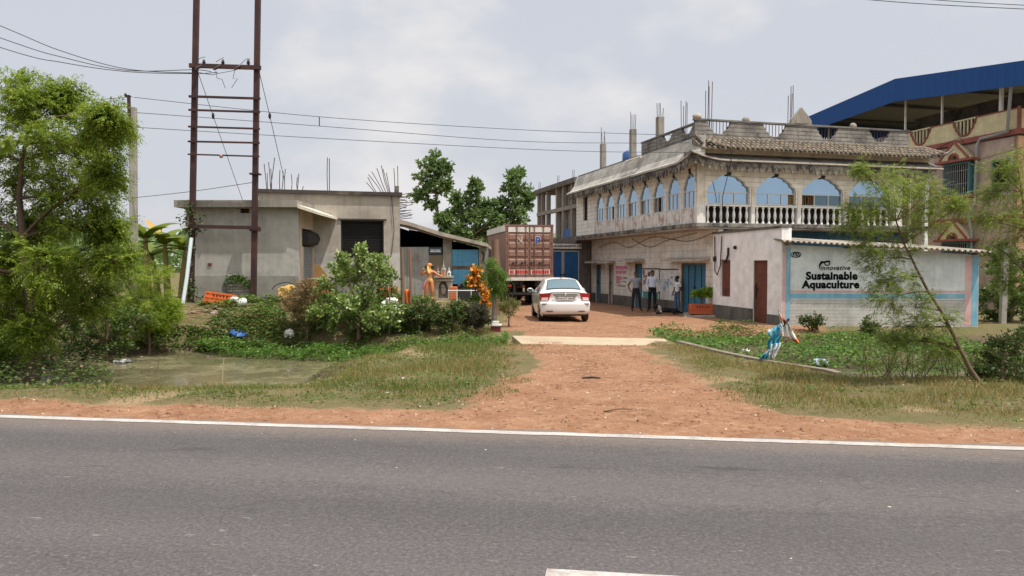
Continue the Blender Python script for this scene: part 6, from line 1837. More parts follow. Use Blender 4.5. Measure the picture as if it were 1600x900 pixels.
def vegetation():
    # big feathery tree on the left
    Y = 15.2
    b = P(45, 565, Y); b.z = gz(b.x, Y)
    tr = [b, b + Vector((.05, .1, 1.0)), P(40, 430, Y), P(36, 370, Y), P(30, 310, Y + .2), P(34, 250, Y), P(45, 200, Y)]
    cl = [(-70, 150, 60), (5, 140, 50), (40, 165, 42), (85, 160, 40), (105, 150, 30), (150, 195, 36), (175, 185, 26), (158, 235, 40), (182, 208, 18), (50, 225, 60), (110, 235, 55), (-40, 240, 70), (20, 290, 60), (90, 300, 60), (150, 290, 46), (168, 275, 24),
          (-60, 330, 70), (30, 360, 62), (110, 355, 60), (165, 350, 44), (180, 368, 26), (60, 420, 55), (0, 430, 55), (130, 415, 55), (180, 408, 34), (-70, 430, 60), (90, 470, 50), (20, 490, 45), (150, 470, 40), (50, 395, 45), (35, 450, 42), (70, 360, 40), (55, 520, 40), (20, 540, 36)]
    mb, pos, dr = grow(tr, .13, .03, px_clumps(cl, Y, 1.4, 3, 1.0), twigs=20, perleaf=18, seed=3, up=.2)
    L = pinnate(pos, dr, .30 * (.7 + .6 * rng.random(len(pos))), 7, .095, .034, .35)
    plant_thing('feathery_tree', 'large light green feathery tree overhanging the pond at the left edge', 'tree', b, mb, L, M_bark, L_neem)
    print('neem', len(L) // 4)
    # second darker stem and shrub mass below it
    for i, (px, Yb, cls, lm, lb, sz, tw, pl) in enumerate((
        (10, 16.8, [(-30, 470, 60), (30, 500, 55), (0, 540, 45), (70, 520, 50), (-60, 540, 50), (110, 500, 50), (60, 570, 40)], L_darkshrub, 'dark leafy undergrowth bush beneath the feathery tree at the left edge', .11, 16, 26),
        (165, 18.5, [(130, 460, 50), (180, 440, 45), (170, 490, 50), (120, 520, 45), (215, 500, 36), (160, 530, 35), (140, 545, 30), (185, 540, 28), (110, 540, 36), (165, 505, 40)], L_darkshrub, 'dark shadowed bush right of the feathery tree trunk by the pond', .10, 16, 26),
        (232, 20.2, [(200, 445, 40), (235, 440, 36), (225, 480, 40), (255, 470, 26), (190, 480, 36), (260, 495, 24), (200, 415, 24), (215, 505, 32), (240, 508, 26), (190, 515, 28), (165, 500, 30), (265, 480, 18), (180, 425, 28)], L_yellowbush, 'bright yellow green bush beside the pond, left of the leaning pipe', .085, 22, 30))):
        b = P(px, 540, Yb); b.z = gz(b.x, Yb)
        mb, pos, dr = grow([b, b + Vector((.02, 0, .4)), b + Vector((0, 0, .9))], .05, .03, px_clumps(cls, Yb, .8, 20 + i), twigs=tw, perleaf=pl, seed=30 + i, rlimb=.025)
        L = leaf_quads(pos, dr, sz * (.6 + .7 * rng.random(len(pos))), sz * .5) if i < 2 else pinnate(pos, dr, .2, 5, .055, .022, .3)
        plant_thing('bush', lb, 'bush', b, mb, L, M_stem, lm, trunk='stems', crown='foliage')
    # leafless stakes in the pond
    mb = MB(); p = G(168, 585, -.6)
    # banana plants
    ban0 = None
    for i, (px, py, Yb, h, lean, lb) in enumerate(((262, 430, 28.5, 2.1, -.1, 'banana plant with a dry yellow upright leaf, tallest of its clump'), (247, 432, 29.2, 1.7, -.25, 'banana plant leaning left with broad arching leaves'), (283, 432, 28.8, 1.9, .2, 'banana plant nearest to the grey shop wall'), (232, 434, 28.0, 2.3, -.1, 'tall broad leaved banana plant half hidden by the feathery tree'))):
        b = P(px, py, Yb); b.z = gz(b.x, Yb)
        t = thing('banana_plant', lb, 'plant', b, group='banana plants behind the pond')
        mb = MB(); mb.tube([(0, 0, 0), (lean * .4, 0, h * .5), (lean, 0, h)], [.14, .11, .07], 9); mb.build('trunk', mat('banana_stem', (.26, .22, .09), c2=(.30, .19, .09), streak=.5), t)
        q = random.Random(40 + i)
        for k in range(8):
            az = k * 2.4 + q.uniform(-.4, .4); el = q.uniform(.35, 1.3); Ln = q.uniform(1.2, 1.8); wd = q.uniform(.2, .28)
            dry = (i == 0 and k == 0)
            if i == 0 and k == 0: az, el = 2.7, 1.15
            if dry and i == 2: el = -.5; wd = .09; Ln = .9
            vs = []; fs = []; n = 12
            for j in range(n + 1):
                s = j / n; a = el - s * (1.5 if not dry else .5)
                x = Ln * s * math.cos(el - s * .6); z = h + Ln * (s * math.sin(el) - .55 * s * s * (1 if not dry else .2))
                w = wd * math.sin(math.pi * min(1, .06 + s * .96)) ** .6 * (1 + q.uniform(-.15, .1))
                c = Vector((lean + x * math.cos(az), x * math.sin(az), z)); sd = Vector((-math.sin(az), math.cos(az), 0))
                vs += [c - sd * w + Vector((0, 0, -.25 * w)), c, c + sd * w + Vector((0, 0, -.25 * w))]
            for j in range(n):
                fs += [(3 * j, 3 * j + 3, 3 * j + 4, 3 * j + 1), (3 * j + 1, 3 * j + 4, 3 * j + 5, 3 * j + 2)]
            m2 = MB(); m2.add(vs, fs, 0, True); m2.build('leaf', M_bananadry if dry else L_banana, t)
    # vine on the left iron post
    n = 900; p0 = P(298, 470, 24); z = rng.random(n) * 3.3
    pos = np.stack([p0.x + .05 + rng.normal(size=n) * (.06 + .16 * (np.abs(z - 2.55) < .35) + .12 * (z < .5)), 23.9 + rng.normal(size=n) * .1, gz(p0.x, 24) + z], 1)
    keep = rng.random(n) < np.where((z > .7) & (z < 1.5), .3, .9)
    pos = pos[keep]; d = unit(rng.normal(size=pos.shape) - np.array([0, 0, .4]))
    o = link('climbing_vine', np_mesh('climbing_vine', leaf_quads(pos, d, .09, .075), 4), L_hedge); tag(o, 'dark leafy creeper climbing the left iron post', 'vine')
    # broad leaved shrub in the middle
    Y = 20.6; b = P(560, 520, Y); b.z = gz(b.x, Y)
    cl = [(515, 450, 34), (545, 440, 36), (580, 435, 34), (560, 412, 28), (566, 395, 16), (605, 432, 24), (535, 480, 36), (575, 475, 36), (606, 470, 24), (508, 482, 22), (528, 425, 22), (592, 412, 20), (545, 500, 26), (535, 405, 12), (560, 490, 30), (520, 500, 26), (585, 500, 28), (612, 492, 26), (500, 490, 24)]
    mb, pos, dr = grow([b, b + Vector((0, 0, .35)), b + Vector((.03, 0, .8))], .06, .03, px_clumps(cl, Y, .6, 5, 1.0), twigs=20, perleaf=22, seed=8, rlimb=.03, up=.3)
    L = leaf_quads(pos, dr, .105 * (.6 + .7 * rng.random(len(pos))), .065)
    plant_thing('broad_leaf_shrub', 'tall light green broad leaved shrub before the black window of the bare house', 'shrub', b, mb, L, M_stem, L_shrub, trunk='stems', crown='foliage')
    # dry brownish weed clump
    Y = 20.9; b = P(480, 500, Y); b.z = gz(b.x, Y)
    mb, pos, dr = grow([b, b + Vector((0, 0, .2)), b + Vector((0, 0, .4))], .03, .02, px_clumps([(470, 470, 28), (490, 478, 30), (460, 490, 24), (500, 492, 26), (478, 455, 22), (452, 478, 20)], Y, .3, 6, 1.2), twigs=34, perleaf=24, seed=9, rlimb=.012, up=.8)
    plant_thing('dry_weed', 'brownish dry feathery weed clump left of the broad leaved shrub', 'weed', b, mb, leaf_quads(pos, dr, .075, .026), M_stem, L_brownweed, trunk='stems', crown='foliage')
    # hedge bushes
    for i, (px, Yb, cls, lm, lb) in enumerate((
        (655, 20.6, [(640, 495, 20), (660, 485, 22), (650, 510, 20), (680, 490, 20), (630, 505, 16), (670, 508, 20)], L_hedge, 'scrubby green bush at the left end of the low hedge'),
        (705, 20.7, [(700, 488, 20), (715, 500, 20), (695, 508, 18), (720, 482, 16)], L_hedge, 'scrubby green bush in the middle of the low hedge'),
        (748, 20.6, [(735, 488, 17), (752, 488, 17), (742, 505, 17), (757, 503, 14), (730, 500, 14)], L_hedgeshade, 'dark brown clipped bush at the right end of the low hedge'))):
        b = P(px, 522, Yb); b.z = gz(b.x, Yb)
        mb, pos, dr = grow([b, b + Vector((0, 0, .15)), b + Vector((0, 0, .3))], .03, .02, px_clumps(cls, Yb, .35, 50 + i, 1.15), twigs=34, perleaf=26, seed=60 + i, rlimb=.014, up=.3)
        plant_thing('hedge_bush', lb, 'bush', b, mb, leaf_quads(pos, dr, .075 * (.5 + .8 * rng.random(len(pos))), .045 if i < 2 else .03), M_stem, lm, trunk='stems', crown='foliage', group='bushes of the low hedge')
    # round bush at the drive
    Y = 23.0; b = P(795, 498, Y); b.z = gz(b.x, Y)
    mb, pos, dr = grow([b, b + Vector((0, 0, .12)), b + Vector((0, 0, .25))], .03, .02, px_clumps([(795, 478, 16), (785, 482, 12), (806, 480, 12), (795, 490, 14)], Y, .25, 71), twigs=30, perleaf=18, seed=72, rlimb=.012, up=.8)
    plant_thing('round_bush', 'small round olive green bush beside the truck at the edge of the drive', 'bush', b, mb, leaf_quads(pos, dr, .07, .018), M_stem, leafmat('round_bush_leaves', (.10, .12, .03), (.23, .23, .07), (.3, .24, .12), cf=.15), trunk='stems', crown='foliage')
    # drooping small tree with trunk
    Y = 21.6; b = P(772, 500, Y); b.z = gz(b.x, Y)
    mb, pos, dr = grow([b, P(772, 470, Y), P(773, 440, Y), P(774, 425, Y)], .075, .05, px_clumps([(772, 418, 11), (762, 428, 9), (783, 425, 9), (775, 440, 11), (768, 408, 8), (780, 450, 8)], Y, .15, 81), twigs=9, perleaf=9, seed=82, rlimb=.02, up=.2)
    dr[:, 2] -= .9; dr = unit(dr)
    plant_thing('drooping_tree', 'slim small tree with drooping bright green leaves in front of the container', 'tree', b, mb, pinnate(pos, dr, .26, 6, .085, .026, .6), M_barkgrey, L_drumstick)
    # orange flowering bush
    Y = 23.6; b = P(740, 478, Y); b.z = gz(b.x, Y)
    cl = px_clumps([(745, 424, 10), (738, 436, 9), (752, 445, 10), (758, 460, 10), (742, 468, 10), (748, 432, 9), (760, 474, 8), (732, 444, 6)], Y, .2, 90)
    mb, pos, dr = grow([b, b + Vector((0, 0, .3)), b + Vector((.05, 0, .8))], .035, .02, cl, twigs=18, perleaf=16, seed=91, rlimb=.015)
    t = plant_thing('flowering_bush', 'bush hung with bright orange flowers and cloth right of the small shrine', 'bush', b, mb, leaf_quads(pos, dr, .09, .05), M_stem, L_drumstick, trunk='stems', crown='foliage')
    c = [c_[0] for c_ in (cl[0], cl[1], cl[2], cl[3], cl[6])]
    for p in c:
        pts = np.array(tuple(p)) + rng.normal(size=(52, 3)) * np.array([.085, .06, .10]) - np.array(tuple(b))
        pts[:, 1] -= .14
        link('flower_cluster', np_mesh('flower_cluster', leaf_quads(pts, unit(rng.normal(size=pts.shape)), .11, .11), 4), L_marigold, t)
    # trees behind the shed
    for i, (tx, Yb, cl, lb) in enumerate((
        (688, 62, [(665, 262, 18), (680, 252, 15), (660, 280, 18), (685, 275, 18), (695, 262, 12), (668, 300, 17), (690, 298, 15), (652, 305, 13), (697, 290, 12), (672, 318, 12)], 'tall dark tree with open crown standing clear above the shed roof'),
        (728, 56, [(720, 310, 16), (742, 300, 14), (740, 322, 18), (715, 332, 18), (700, 340, 14), (755, 335, 14), (735, 345, 18), (742, 288, 9), (695, 355, 14), (765, 322, 12), (720, 362, 16), (752, 360, 14), (775, 345, 14), (700, 368, 14), (690, 345, 12), (770, 366, 16)], 'loose leaved dark tree in the gap between the two taller trees'),
        (806, 58, [(800, 280, 15), (810, 270, 10), (795, 300, 16), (815, 300, 16), (788, 318, 14), (805, 322, 18), (822, 318, 13), (780, 330, 10), (812, 340, 16), (795, 345, 15), (828, 308, 8)], 'rounded green tree rising behind the shipping container'))):
        b = P(tx, 425, Yb); b.z = -.2
        top = P(tx - 4, min(c[1] for c in cl) + 20, Yb)
        tr = [b.lerp(top, s) + Vector((.25 * math.sin(s * 5 + i), 0, 0)) for s in np.linspace(0, 1, 7)]
        mb, pos, dr = grow(tr, .2, .05, px_clumps(cl, Yb, 1.0, 100 + i, 1.25), twigs=24, perleaf=18, seed=110 + i, rlimb=.05)
        plant_thing('background_tree', lb, 'tree', b, mb, leaf_quads(pos, dr, .30 * (.6 + .7 * rng.random(len(pos))), .17), M_bark, L_far, group='trees behind the shed')
    # greenery right of the advert wall
    Y = 25.5; b = P(1580, 500, Y); b.z = gz(b.x, Y)
    cl = px_clumps([(1550, 470, 34), (1590, 460, 40), (1570, 430, 34), (1610, 420, 44), (1560, 400, 24), (1600, 490, 36), (1640, 450, 50), (1555, 500, 28)], Y, .8, 120)
    mb, pos, dr = grow([b, b + Vector((0, 0, .5)), b + Vector((0, 0, 1.2))], .06, .03, cl, twigs=26, perleaf=34, seed=121)
    plant_thing('background_bush', 'tall dark green bush behind the concrete post at the right edge', 'bush', b, mb, leaf_quads(pos, dr, .13, .08), M_stem, L_far, trunk='stems', crown='foliage')
    # leaning feathery sapling on the right
    Y = 11.6; b = P(1532, 606, Y); b.z = gz(b.x, Y)
    tr = [b, P(1515, 575, Y), P(1500, 545, Y + .02), P(1483, 510, Y), P(1470, 485, Y), P(1450, 455, Y), P(1438, 432, Y), P(1425, 405, Y + .1), P(1412, 380, Y), P(1400, 345, Y)]
    cl = [(1395, 290, 26), (1420, 285, 18), (1370, 305, 26), (1340, 320, 20), (1410, 325, 30), (1375, 345, 26), (1350, 375, 20), (1410, 365, 26), (1450, 300, 18), (1470, 320, 22), (1450, 345, 20), (1325, 345, 12), (1395, 400, 22), (1355, 410, 16), (1370, 440, 20), (1410, 440, 20), (1345, 265, 10), (1500, 320, 14), (1385, 470, 20), (1430, 480, 24), (1465, 500, 20), (1400, 510, 22), (1440, 530, 24), (1385, 535, 16), (1470, 545, 22)]
    mb, pos, dr = grow(tr, .036, .012, px_clumps(cl, Y, .5, 131, 1.6), twigs=14, perleaf=12, seed=132, rlimb=.028, up=.1)
    L = pinnate(pos, dr, .17 * (.6 + .8 * rng.random(len(pos))), 8, .042, .014, .3)
    plant_thing('leaning_sapling', 'thin leaning sapling with feathery leaves in front of the advert wall', 'tree', b, mb, L, M_stem, L_acacia)
    # companion sapling whose sprays hang in from the right
    b = P(1600, 610, 11.9); b.z = gz(b.x, 11.9)
    tr = [b, P(1606, 540, 11.9), P(1612, 440, 11.9), P(1605, 360, 11.9), P(1596, 300, 11.9)]
    cl = [(1560, 265, 22), (1590, 255, 24), (1575, 300, 24), (1610, 310, 30), (1545, 300, 12), (1565, 345, 22), (1595, 360, 26), (1555, 385, 18), (1590, 410, 24), (1535, 340, 12), (1600, 450, 22), (1640, 350, 40), (1640, 270, 30), (1570, 440, 14)]
    mb, pos, dr = grow(tr, .045, .015, px_clumps(cl, 11.9, .4, 141, 1.5), twigs=14, perleaf=12, seed=142, rlimb=.022, up=.1)
    plant_thing('feathery_sapling', 'feathery green sapling whose sprays hang in at the right edge', 'tree', b, mb, pinnate(pos, dr, .16 * (.6 + .8 * rng.random(len(pos))), 9, .034, .013, .3), M_stem, L_acacia)
    # dark shrub at its foot
    Yb = 11.9; b = P(1565, 612, Yb); b.z = gz(b.x, Yb)
    mb, pos, dr = grow([b, b + Vector((0, 0, .15)), b + Vector((0, 0, .3))], .03, .02, px_clumps([(1560, 570, 28), (1590, 560, 30), (1575, 595, 28), (1545, 590, 22), (1605, 590, 30), (1560, 540, 20), (1600, 530, 26), (1530, 580, 14), (1640, 570, 40), (1580, 535, 24), (1550, 605, 24), (1585, 610, 26), (1540, 555, 18), (1515, 600, 14)], Yb, .3, 151), twigs=18, perleaf=20, seed=152, rlimb=.014)
    plant_thing('dark_shrub', 'dark green low shrub at the foot of the leaning sapling', 'bush', b, mb, leaf_quads(pos, dr, .055 * (.5 + .8 * rng.random(len(pos))), .036), M_stem, L_hedge, trunk='stems', crown='foliage')
    # thorny bare scrub
    b = P(1450, 600, 12.4); b.z = gz(b.x, 12.4)
    mb = MB(); q = random.Random(8); lv = []; ld = []
    for k in range(46):
        s = Vector((q.uniform(-1.1, .7), q.uniform(-.4, .4), gz(b.x, 12.4) - b.z - .02)); e = s + Vector((q.uniform(-.4, .4), q.uniform(-.2, .2), q.uniform(.3, .8)))
        mb.tube([s, (s + e) / 2 + Vector((q.uniform(-.06, .06), 0, 0)), e], [.008, .006, .003], 4)
        for _ in range(26):
            t = q.uniform(.35, 1); p = s.lerp(e, t); lv.append(tuple(p + b + Vector((q.gauss(0, .05), q.gauss(0, .05), q.gauss(0, .04))))); ld.append((q.gauss(0, 1), q.gauss(0, 1), q.gauss(.2, .6)))
    mb.v = [tuple(Vector(p) + b) for p in mb.v]
    plant_thing('thorny_scrub', 'thin twiggy scrub by the muddy drain left of the sapling trunk', 'bush', b, mb, leaf_quads(np.array(lv), unit(np.array(ld)), .05, .016), M_stem, L_acacia, trunk='stems', crown='foliage')
    # green tufts against the advert wall
    for px, py, Yb, lb in ((1268, 508, 23.0, 'dark weed tuft at the wall foot behind the torn banner'), (1352, 520, 22.6, 'leafy weed clump at the foot of the advert wall by the sapling')):
        b = P(px, py, Yb); b.z = gz(b.x, Yb)
        mb, pos, dr = grow([b, b + Vector((0, 0, .12)), b + Vector((0, 0, .22))], .02, .012, [(b + Vector((rnd.uniform(-.25, .25), rnd.uniform(-.15, .15), rnd.uniform(.15, .5))), .22) for _ in range(6)], twigs=9, perleaf=14, seed=px, rlimb=.012)
        plant_thing('wall_weed', lb, 'weed', b, mb, leaf_quads(pos, dr, .085, .055), M_stem, L_hedge, trunk='stems', crown='foliage')
    # heap of dry brushwood below the leaning pipe
    p = P(300, 520, 22.0); p.z = gz(p.x, 22.0)
    mb = MB(); q = random.Random(77)
    for k in range(70):
        a = q.uniform(-.5, .5) + (math.pi if q.random() < .5 else 0); x = q.uniform(-.9, 1.1); y = q.uniform(-.8, .5); z0 = gz(p.x + x, 22 + y) - p.z + q.uniform(.02, .2)
        l = q.uniform(.3, .8); c = Vector((x, y, z0)); d = Vector((math.cos(a) * l, math.sin(a) * l * .6, q.uniform(-.08, .18)))
        mb.tube([c - d * .5, c + Vector((0, 0, q.uniform(-.03, .05))), c + d * .5], [.012, .010, .005], 4)
    o = mb.build('dry_brushwood', mat('dry_straw_sticks', (.34, .25, .15), var=.4), None); o.location = p; tag(o, 'heap of dry straw coloured sticks on the bank below the leaning pipe', 'brushwood')
    # distant belt of trees all round, beyond everything
    n = 90000
    a = rng.uniform(0, 2 * np.pi, n); rr = 120 + 60 * rng.random(n)
    x, y = np.cos(a) * rr, np.sin(a) * rr + 20
    h = (4 + 8 * fbm(x, y, 22)) * rng.random(n) ** .6
    k = ~((np.abs(x) < 45) & (y > 0) & (y < 60))
    pos = np.stack([x, y, h], 1)[k]
    o = link('distant_treeline', np_mesh('distant_treeline', leaf_quads(pos, unit(rng.normal(size=pos.shape)), 1.3, .9), 4), L_far); tag(o, kind='stuff')

# ------------------------------------------------------------ smaller things
def pieces():
    def put(mb, name, mats, loc, label, cat, group=None, rz=0, bev=0):
        o = mb.build(name, mats, None, bev); o.location = loc; o.rotation_euler = (0, 0, rz); tag(o, label, cat, group); return o
    # culvert slab over the drain
    a, b, c, d = G(799, 514, .05), G(1030, 521, .05), G(1046, 532.5, .05), G(815, 526.5, .05)
    a = Vector((.0, 19.6, -.06)); b = Vector((3.9, 18.8, -.06)); c = Vector((3.75, 17.1, -.065)); d = Vector((.22, 17.7, -.065))
    mb = MB(); mb.add([a, b, c, d] + [p + Vector((0, 0, -.12)) for p in (a, b, c, d)], [(3, 2, 1, 0), (4, 5, 6, 7), (0, 1, 5, 4), (1, 2, 6, 5), (2, 3, 7, 6), (3, 0, 4, 7)])
    put(mb, 'culvert_slab', M_slab, (0, 0, 0), 'thin sand coloured concrete slab bridging the drain across the drive', 'slab', bev=.02)
    # drain kerb wall
    pts = [(4.02, 18.0), (4.45, 15.9), (5.0, 14.5), (5.55, 13.0), (5.62, 12.75)]
    mb = MB(); rings = []
    for x, y in pts:
        z = gz(x - .3, y)
        rings.append([(x - .02, y, z + .03), (x + .13, y + .04, z + .03), (x + .13, y + .04, -.75), (x - .02, y, -.75)])
    mb.loft(rings, smooth=False); put(mb, 'drain_kerb', M_kerb, (0, 0, 0), 'long low grey concrete kerb edging the weedy drain', 'kerb')
    # torn banner on bamboo sticks
    Y = 14.6; p = P(1205, 563, Y); p.z = gz(p.x + .15, Y)
    B = thing('torn_banner', 'crumpled blue and white torn banner with orange end hung on sticks in the weeds', 'banner', p)
    W = lambda px, py, dy=0: P(px, py, Y + dy) - p
    mb = MB(); mb.tube([W(1227, 540, .1), W(1216, 483, .1)], .012, 5); mb.tube([W(1204, 562, .05), W(1232, 499, .15)], .014, 5); mb.build('bamboo_stick', M_bamboo, B)
    def cloth(rows, m, name, seed, amp=.03):
        q = random.Random(seed); g = []
        n = 9
        for (ax, ay, bx, by) in rows:
            g.append([W(ax + (bx - ax) * j / n, ay + (by - ay) * j / n, amp * 2.2 * math.sin(j * 1.9 + seed + len(g) * 1.1) + q.uniform(-amp, amp)) for j in range(n + 1)])
        mb = MB(); mb.loft(g, closed=False, caps=False); o = mb.build(name, m, B)
        s = o.modifiers.new('s', 'SOLIDIFY'); s.thickness = .006
    cloth([(1200, 516, 1222, 504), (1199, 522, 1226, 512), (1206, 528, 1222, 524), (1199, 532, 1219, 530), (1199, 540, 1218, 538), (1200, 548, 1216, 544), (1190, 556, 1206, 548), (1186, 562, 1203, 560)], M_cyan, 'blue_cloth', 2)
    cloth([(1204, 538, 1221, 535), (1203, 545, 1218, 545), (1205, 552, 1214, 552), (1205, 558, 1211, 558), (1206, 563, 1209, 563)], M_whitecloth, 'white_cloth', 3, .02)
    cloth([(1217, 488, 1219, 490), (1219, 498, 1227, 500), (1220, 508, 1234, 508), (1219, 518, 1238, 517), (1218, 524, 1243, 526), (1226, 526, 1248, 533), (1244, 535, 1249, 537)], M_orprint, 'orange_cloth', 4, .025)
    mb = MB(); mb.tube([W(1222, 510, .0), W(1232, 499, .0), W(1224, 508, .05)], .025, 6); mb.build('dark_knot', M_black, B)
    # plastic bags lying in the drain
    for px, py, z, s, m, lb in ((1280, 567, -.45, .22, mat('pale_blue_bag', (.50, .56, .68), .5, bump=.5, bscale=14), 'crumpled pale blue plastic bag on the drain edge'), (1165, 548, -.25, .12, M_plasticwhite, 'small white plastic bag caught in the weeds left of the torn banner')):
        g = G(px, py, z); mb = MB(); mb.blob((0, 0, 0), (s, s * .6, s * .35), 16, 11); crumple(mb, s * .3, s * .7, px); put(mb, 'plastic_bag', m, g, lb, 'bag')
    # orange crate tipped on the mound
    Y = 22.9; g = P(345, 489, Y); g.z = gz(g.x, Y) + .02
    def crate(name, w, d, h, label, loc, rz, tilt=0, m=None):
        t = thing(name, label, 'crate', loc, rz); t.rotation_euler = (tilt, R(8) if tilt else 0, rz)
        mb = MB()
        for y in (-d / 2, d / 2 - .03): mb.bb(-w / 2, w / 2, y, y + .03, 0, h)
        for x in (-w / 2, w / 2 - .03): mb.bb(x, x + .03, -d / 2 + .03, d / 2 - .03, 0, h)
        mb.bb(-w / 2 + .03, w / 2 - .03, -d / 2 + .03, d / 2 - .03, 0, .03)
        c = mb.build('shell', m or M_orange, t, .004)
        mb = MB()
        mb.bb(-w / 2 - .02, w / 2 + .02, -d / 2 - .02, -d / 2 - .001, h - .05, h); mb.bb(-w / 2 - .02, w / 2 + .02, -d / 2 - .02, -d / 2 - .001, h * .48, h * .55)
        for k in range(7):
            x = -w / 2 + w * k / 6; mb.bb(x - .012, x + .012, -d / 2 - .018, -d / 2 - .0015, .01, h - .055)
        mb.build('ribs', m or M_orange, t)
        mb = MB()
        for k in range(5):
            x = -w * .22 + k * w * .11; mb.bb(x - .02, x + .02, -d / 2 - .022, -d / 2 - .019, h * .66, h * .8)
        mb.build('slots', M_dark, t)
        return t
    crate('plastic_crate', .88, .5, .36, 'orange plastic crate lying tilted on the mound below the grey shop', g, R(10), R(-8))
    g = P(1095, 489, 28.6); g.z = gz(g.x, 28.6)
    mp = thing('raised_plinth', 'low grey concrete step in front of the blue shutter door', 'step', (g.x + .25, 28.9, g.z))
    mb = MB(); mb.loft([[(-1.0, -.6, -.1), (.75, -1.1, -.1), (.75, .6, -.1), (-.7, .9, -.1)], [(-.9, -.5, .08), (.7, -1.0, .12), (.7, .55, .12), (-.65, .85, .1)]], smooth=False); mb.build('slab', M_conc, mp, .03)
    cr = crate('plastic_crate', .92, .5, .38, 'orange red plastic crate planter holding a leafy plant beside the blue shutter door', (g.x, 28.5, g.z + .12), R(-4), 0, paint('orange_red_plastic', (.50, .11, .035), .5, var=.2))
    b = Vector((g.x + .05, 28.5, g.z + .2))
    mb, pos, dr = grow([b, b + Vector((0, 0, .35)), b + Vector((0, 0, .5))], .03, .02, [(b + Vector((rnd.uniform(-.3, .3), rnd.uniform(-.15, .15), rnd.uniform(.5, .85))), .16) for _ in range(7)], twigs=7, perleaf=6, seed=5, rlimb=.015)
    plant_thing('potted_plant', 'bright green leafy plant growing in the orange red crate', 'plant', b, mb, leaf_quads(pos, dr, .16, .09), M_stem, L_pot, trunk='stems', crown='foliage')
    # white jug and pot beside the crate
    g = P(375, 489, 22.7); g.z = gz(g.x, 22.7)
    t = thing('white_jug', 'dirty white plastic drum lying beside the tilted orange crate', 'drum', g, R(20))
    mb = MB(Matrix.Translation((-.1, 0, .13)) @ Matrix.Rotation(R(80), 4, 'Y')); mb.lathe([(.07, -.02), (.12, 0), (.13, .07), (.115, .13), (.13, .19), (.115, .26), (.06, .31)], n=16); mb.build('barrel', M_plasticwhite, t)
    mb = MB(); mb.blob((-.15, -.05, .25), (.11, .09, .08), 16, 12); crumple(mb, .06, .12, 4); mb.build('lid_bundle', M_plasticwhite, t)
    # crumpled tarps and litter on the bank
    for px, py, Y, r, m, lb, c in ((370, 530, 21.3, (.30, .18, .10), M_bluetarp, 'crumpled blue tarpaulin scrap on the pond bank', 'tarp'), (452, 527, 21.2, (.16, .12, .14), M_plasticwhite, 'crumpled white plastic sheet in the bank weeds', 'plastic sheet'), (336, 507, 22.0, (.12, .09, .09), M_sheet, 'pale stone on the bare bank below the crate', 'stone'), (190, 563, 18.2, (.22, .10, .05), M_plasticwhite, 'white foam scrap floating on the pond', 'foam'), (245, 606, 13.2, (.09, .05, .08), M_plasticwhite, 'white carton standing in the verge grass by the pond', 'carton')):
        g = P(px, py, Y); zz = max(gz(g.x, Y), -.6) + r[2] * .5
        mb = MB(); mb.blob((0, 0, 0), r, 18, 12); crumple(mb, max(r) * .38, max(r) * .5, px); put(mb, c.replace(' ', '_'), m, (g.x, Y, zz), lb, c)
    # coil of wire mesh leaning on the wall
    g = P(371, 474, 24.1); g.z = gz(g.x, 24.1)
    t = thing('wire_mesh_roll', 'round roll of grey wire mesh with green creeper leaning on the shop wall', 'mesh roll', g, 0)
    mb = MB()
    for k in range(5):
        rr = .46 - k * .012; mb.tube([(rr * math.cos(a), -.08 + .05 * k, .45 + rr * math.sin(a)) for a in np.linspace(0, 2 * math.pi, 28)], .012, 4)
    for k in range(30):
        a = k * math.pi / 15; mb.tube([(.45 * math.cos(a), -.1, .45 + .45 * math.sin(a)), (.42 * math.cos(a), .2, .45 + .42 * math.sin(a))], .006, 3)
    for k in range(9):
        a = -.85 + k * .21; h = math.sqrt(max(0, .19 - (a * .44) ** 2)) if abs(a) < 1 else 0
        x = a * .44; mb.tube([(x, .12, .45 - h), (x, .12, .45 + h)], .006, 3); mb.tube([(-h, .125, .45 + x), (h, .125, .45 + x)], .006, 3)
    mb.build('mesh_coil', paint('grey_wire', (.13, .12, .11), .6), t)
    mb = MB(); mb.lathe([(.40, 0), (.43, .05), (.43, .06), (.38, .07)], (0, 0, 0), 28); o = mb.build('mesh_sheet', mat('mesh_grey', (.42, .39, .35)), t); o.rotation_euler = (R(90), 0, 0); o.location = (0, .22, .45)
    n = 260; a = rng.uniform(.1, 2.4, n)
    pos = np.stack([.45 * np.cos(a) + rng.normal(size=n) * .05, -.06 + rng.normal(size=n) * .06, .45 + .44 * np.sin(a) + rng.normal(size=n) * .05 - .12 * rng.random(n)], 1)
    link('creeper', np_mesh('creeper', leaf_quads(pos, unit(rng.normal(size=(n, 3))), .08, .06), 4), L_cover, t)
    # pipes and yellow sack
    g = P(425, 474, 23.4); g.z = gz(g.x, 23.4)
    q = random.Random(6)
    for k in range(9):
        x0 = q.uniform(-.5, .0); y = q.uniform(-.25, .3); z = .04 + (k % 3) * .07
        mb = MB(); mb.tube([(0, 0, 0), (.5, q.uniform(-.05, .05), q.uniform(.0, .05)), (q.uniform(.9, 1.3), q.uniform(-.1, .1), q.uniform(-.0, .1))], .035, 7)
        put(mb, 'loose_pipe', paint('pipe_grey_black', (.07, .075, .08), .5), (g.x + x0, 23.4 + y, g.z + z), 'dark plastic pipe in the loose heap beneath the yellow sack', 'pipe', group='heap of dark pipes by the right iron post', rz=q.uniform(-.12, .12))
    mb = MB(); mb.tube([(.45 * math.cos(a), 0, .25 + .3 * math.sin(a)) for a in np.linspace(.2, 2.9, 16)], .014, 5); put(mb, 'bent_pipe', M_black, (g.x + .35, 23.7, g.z + .1), 'thin black hose arching over the pipe heap', 'hose')
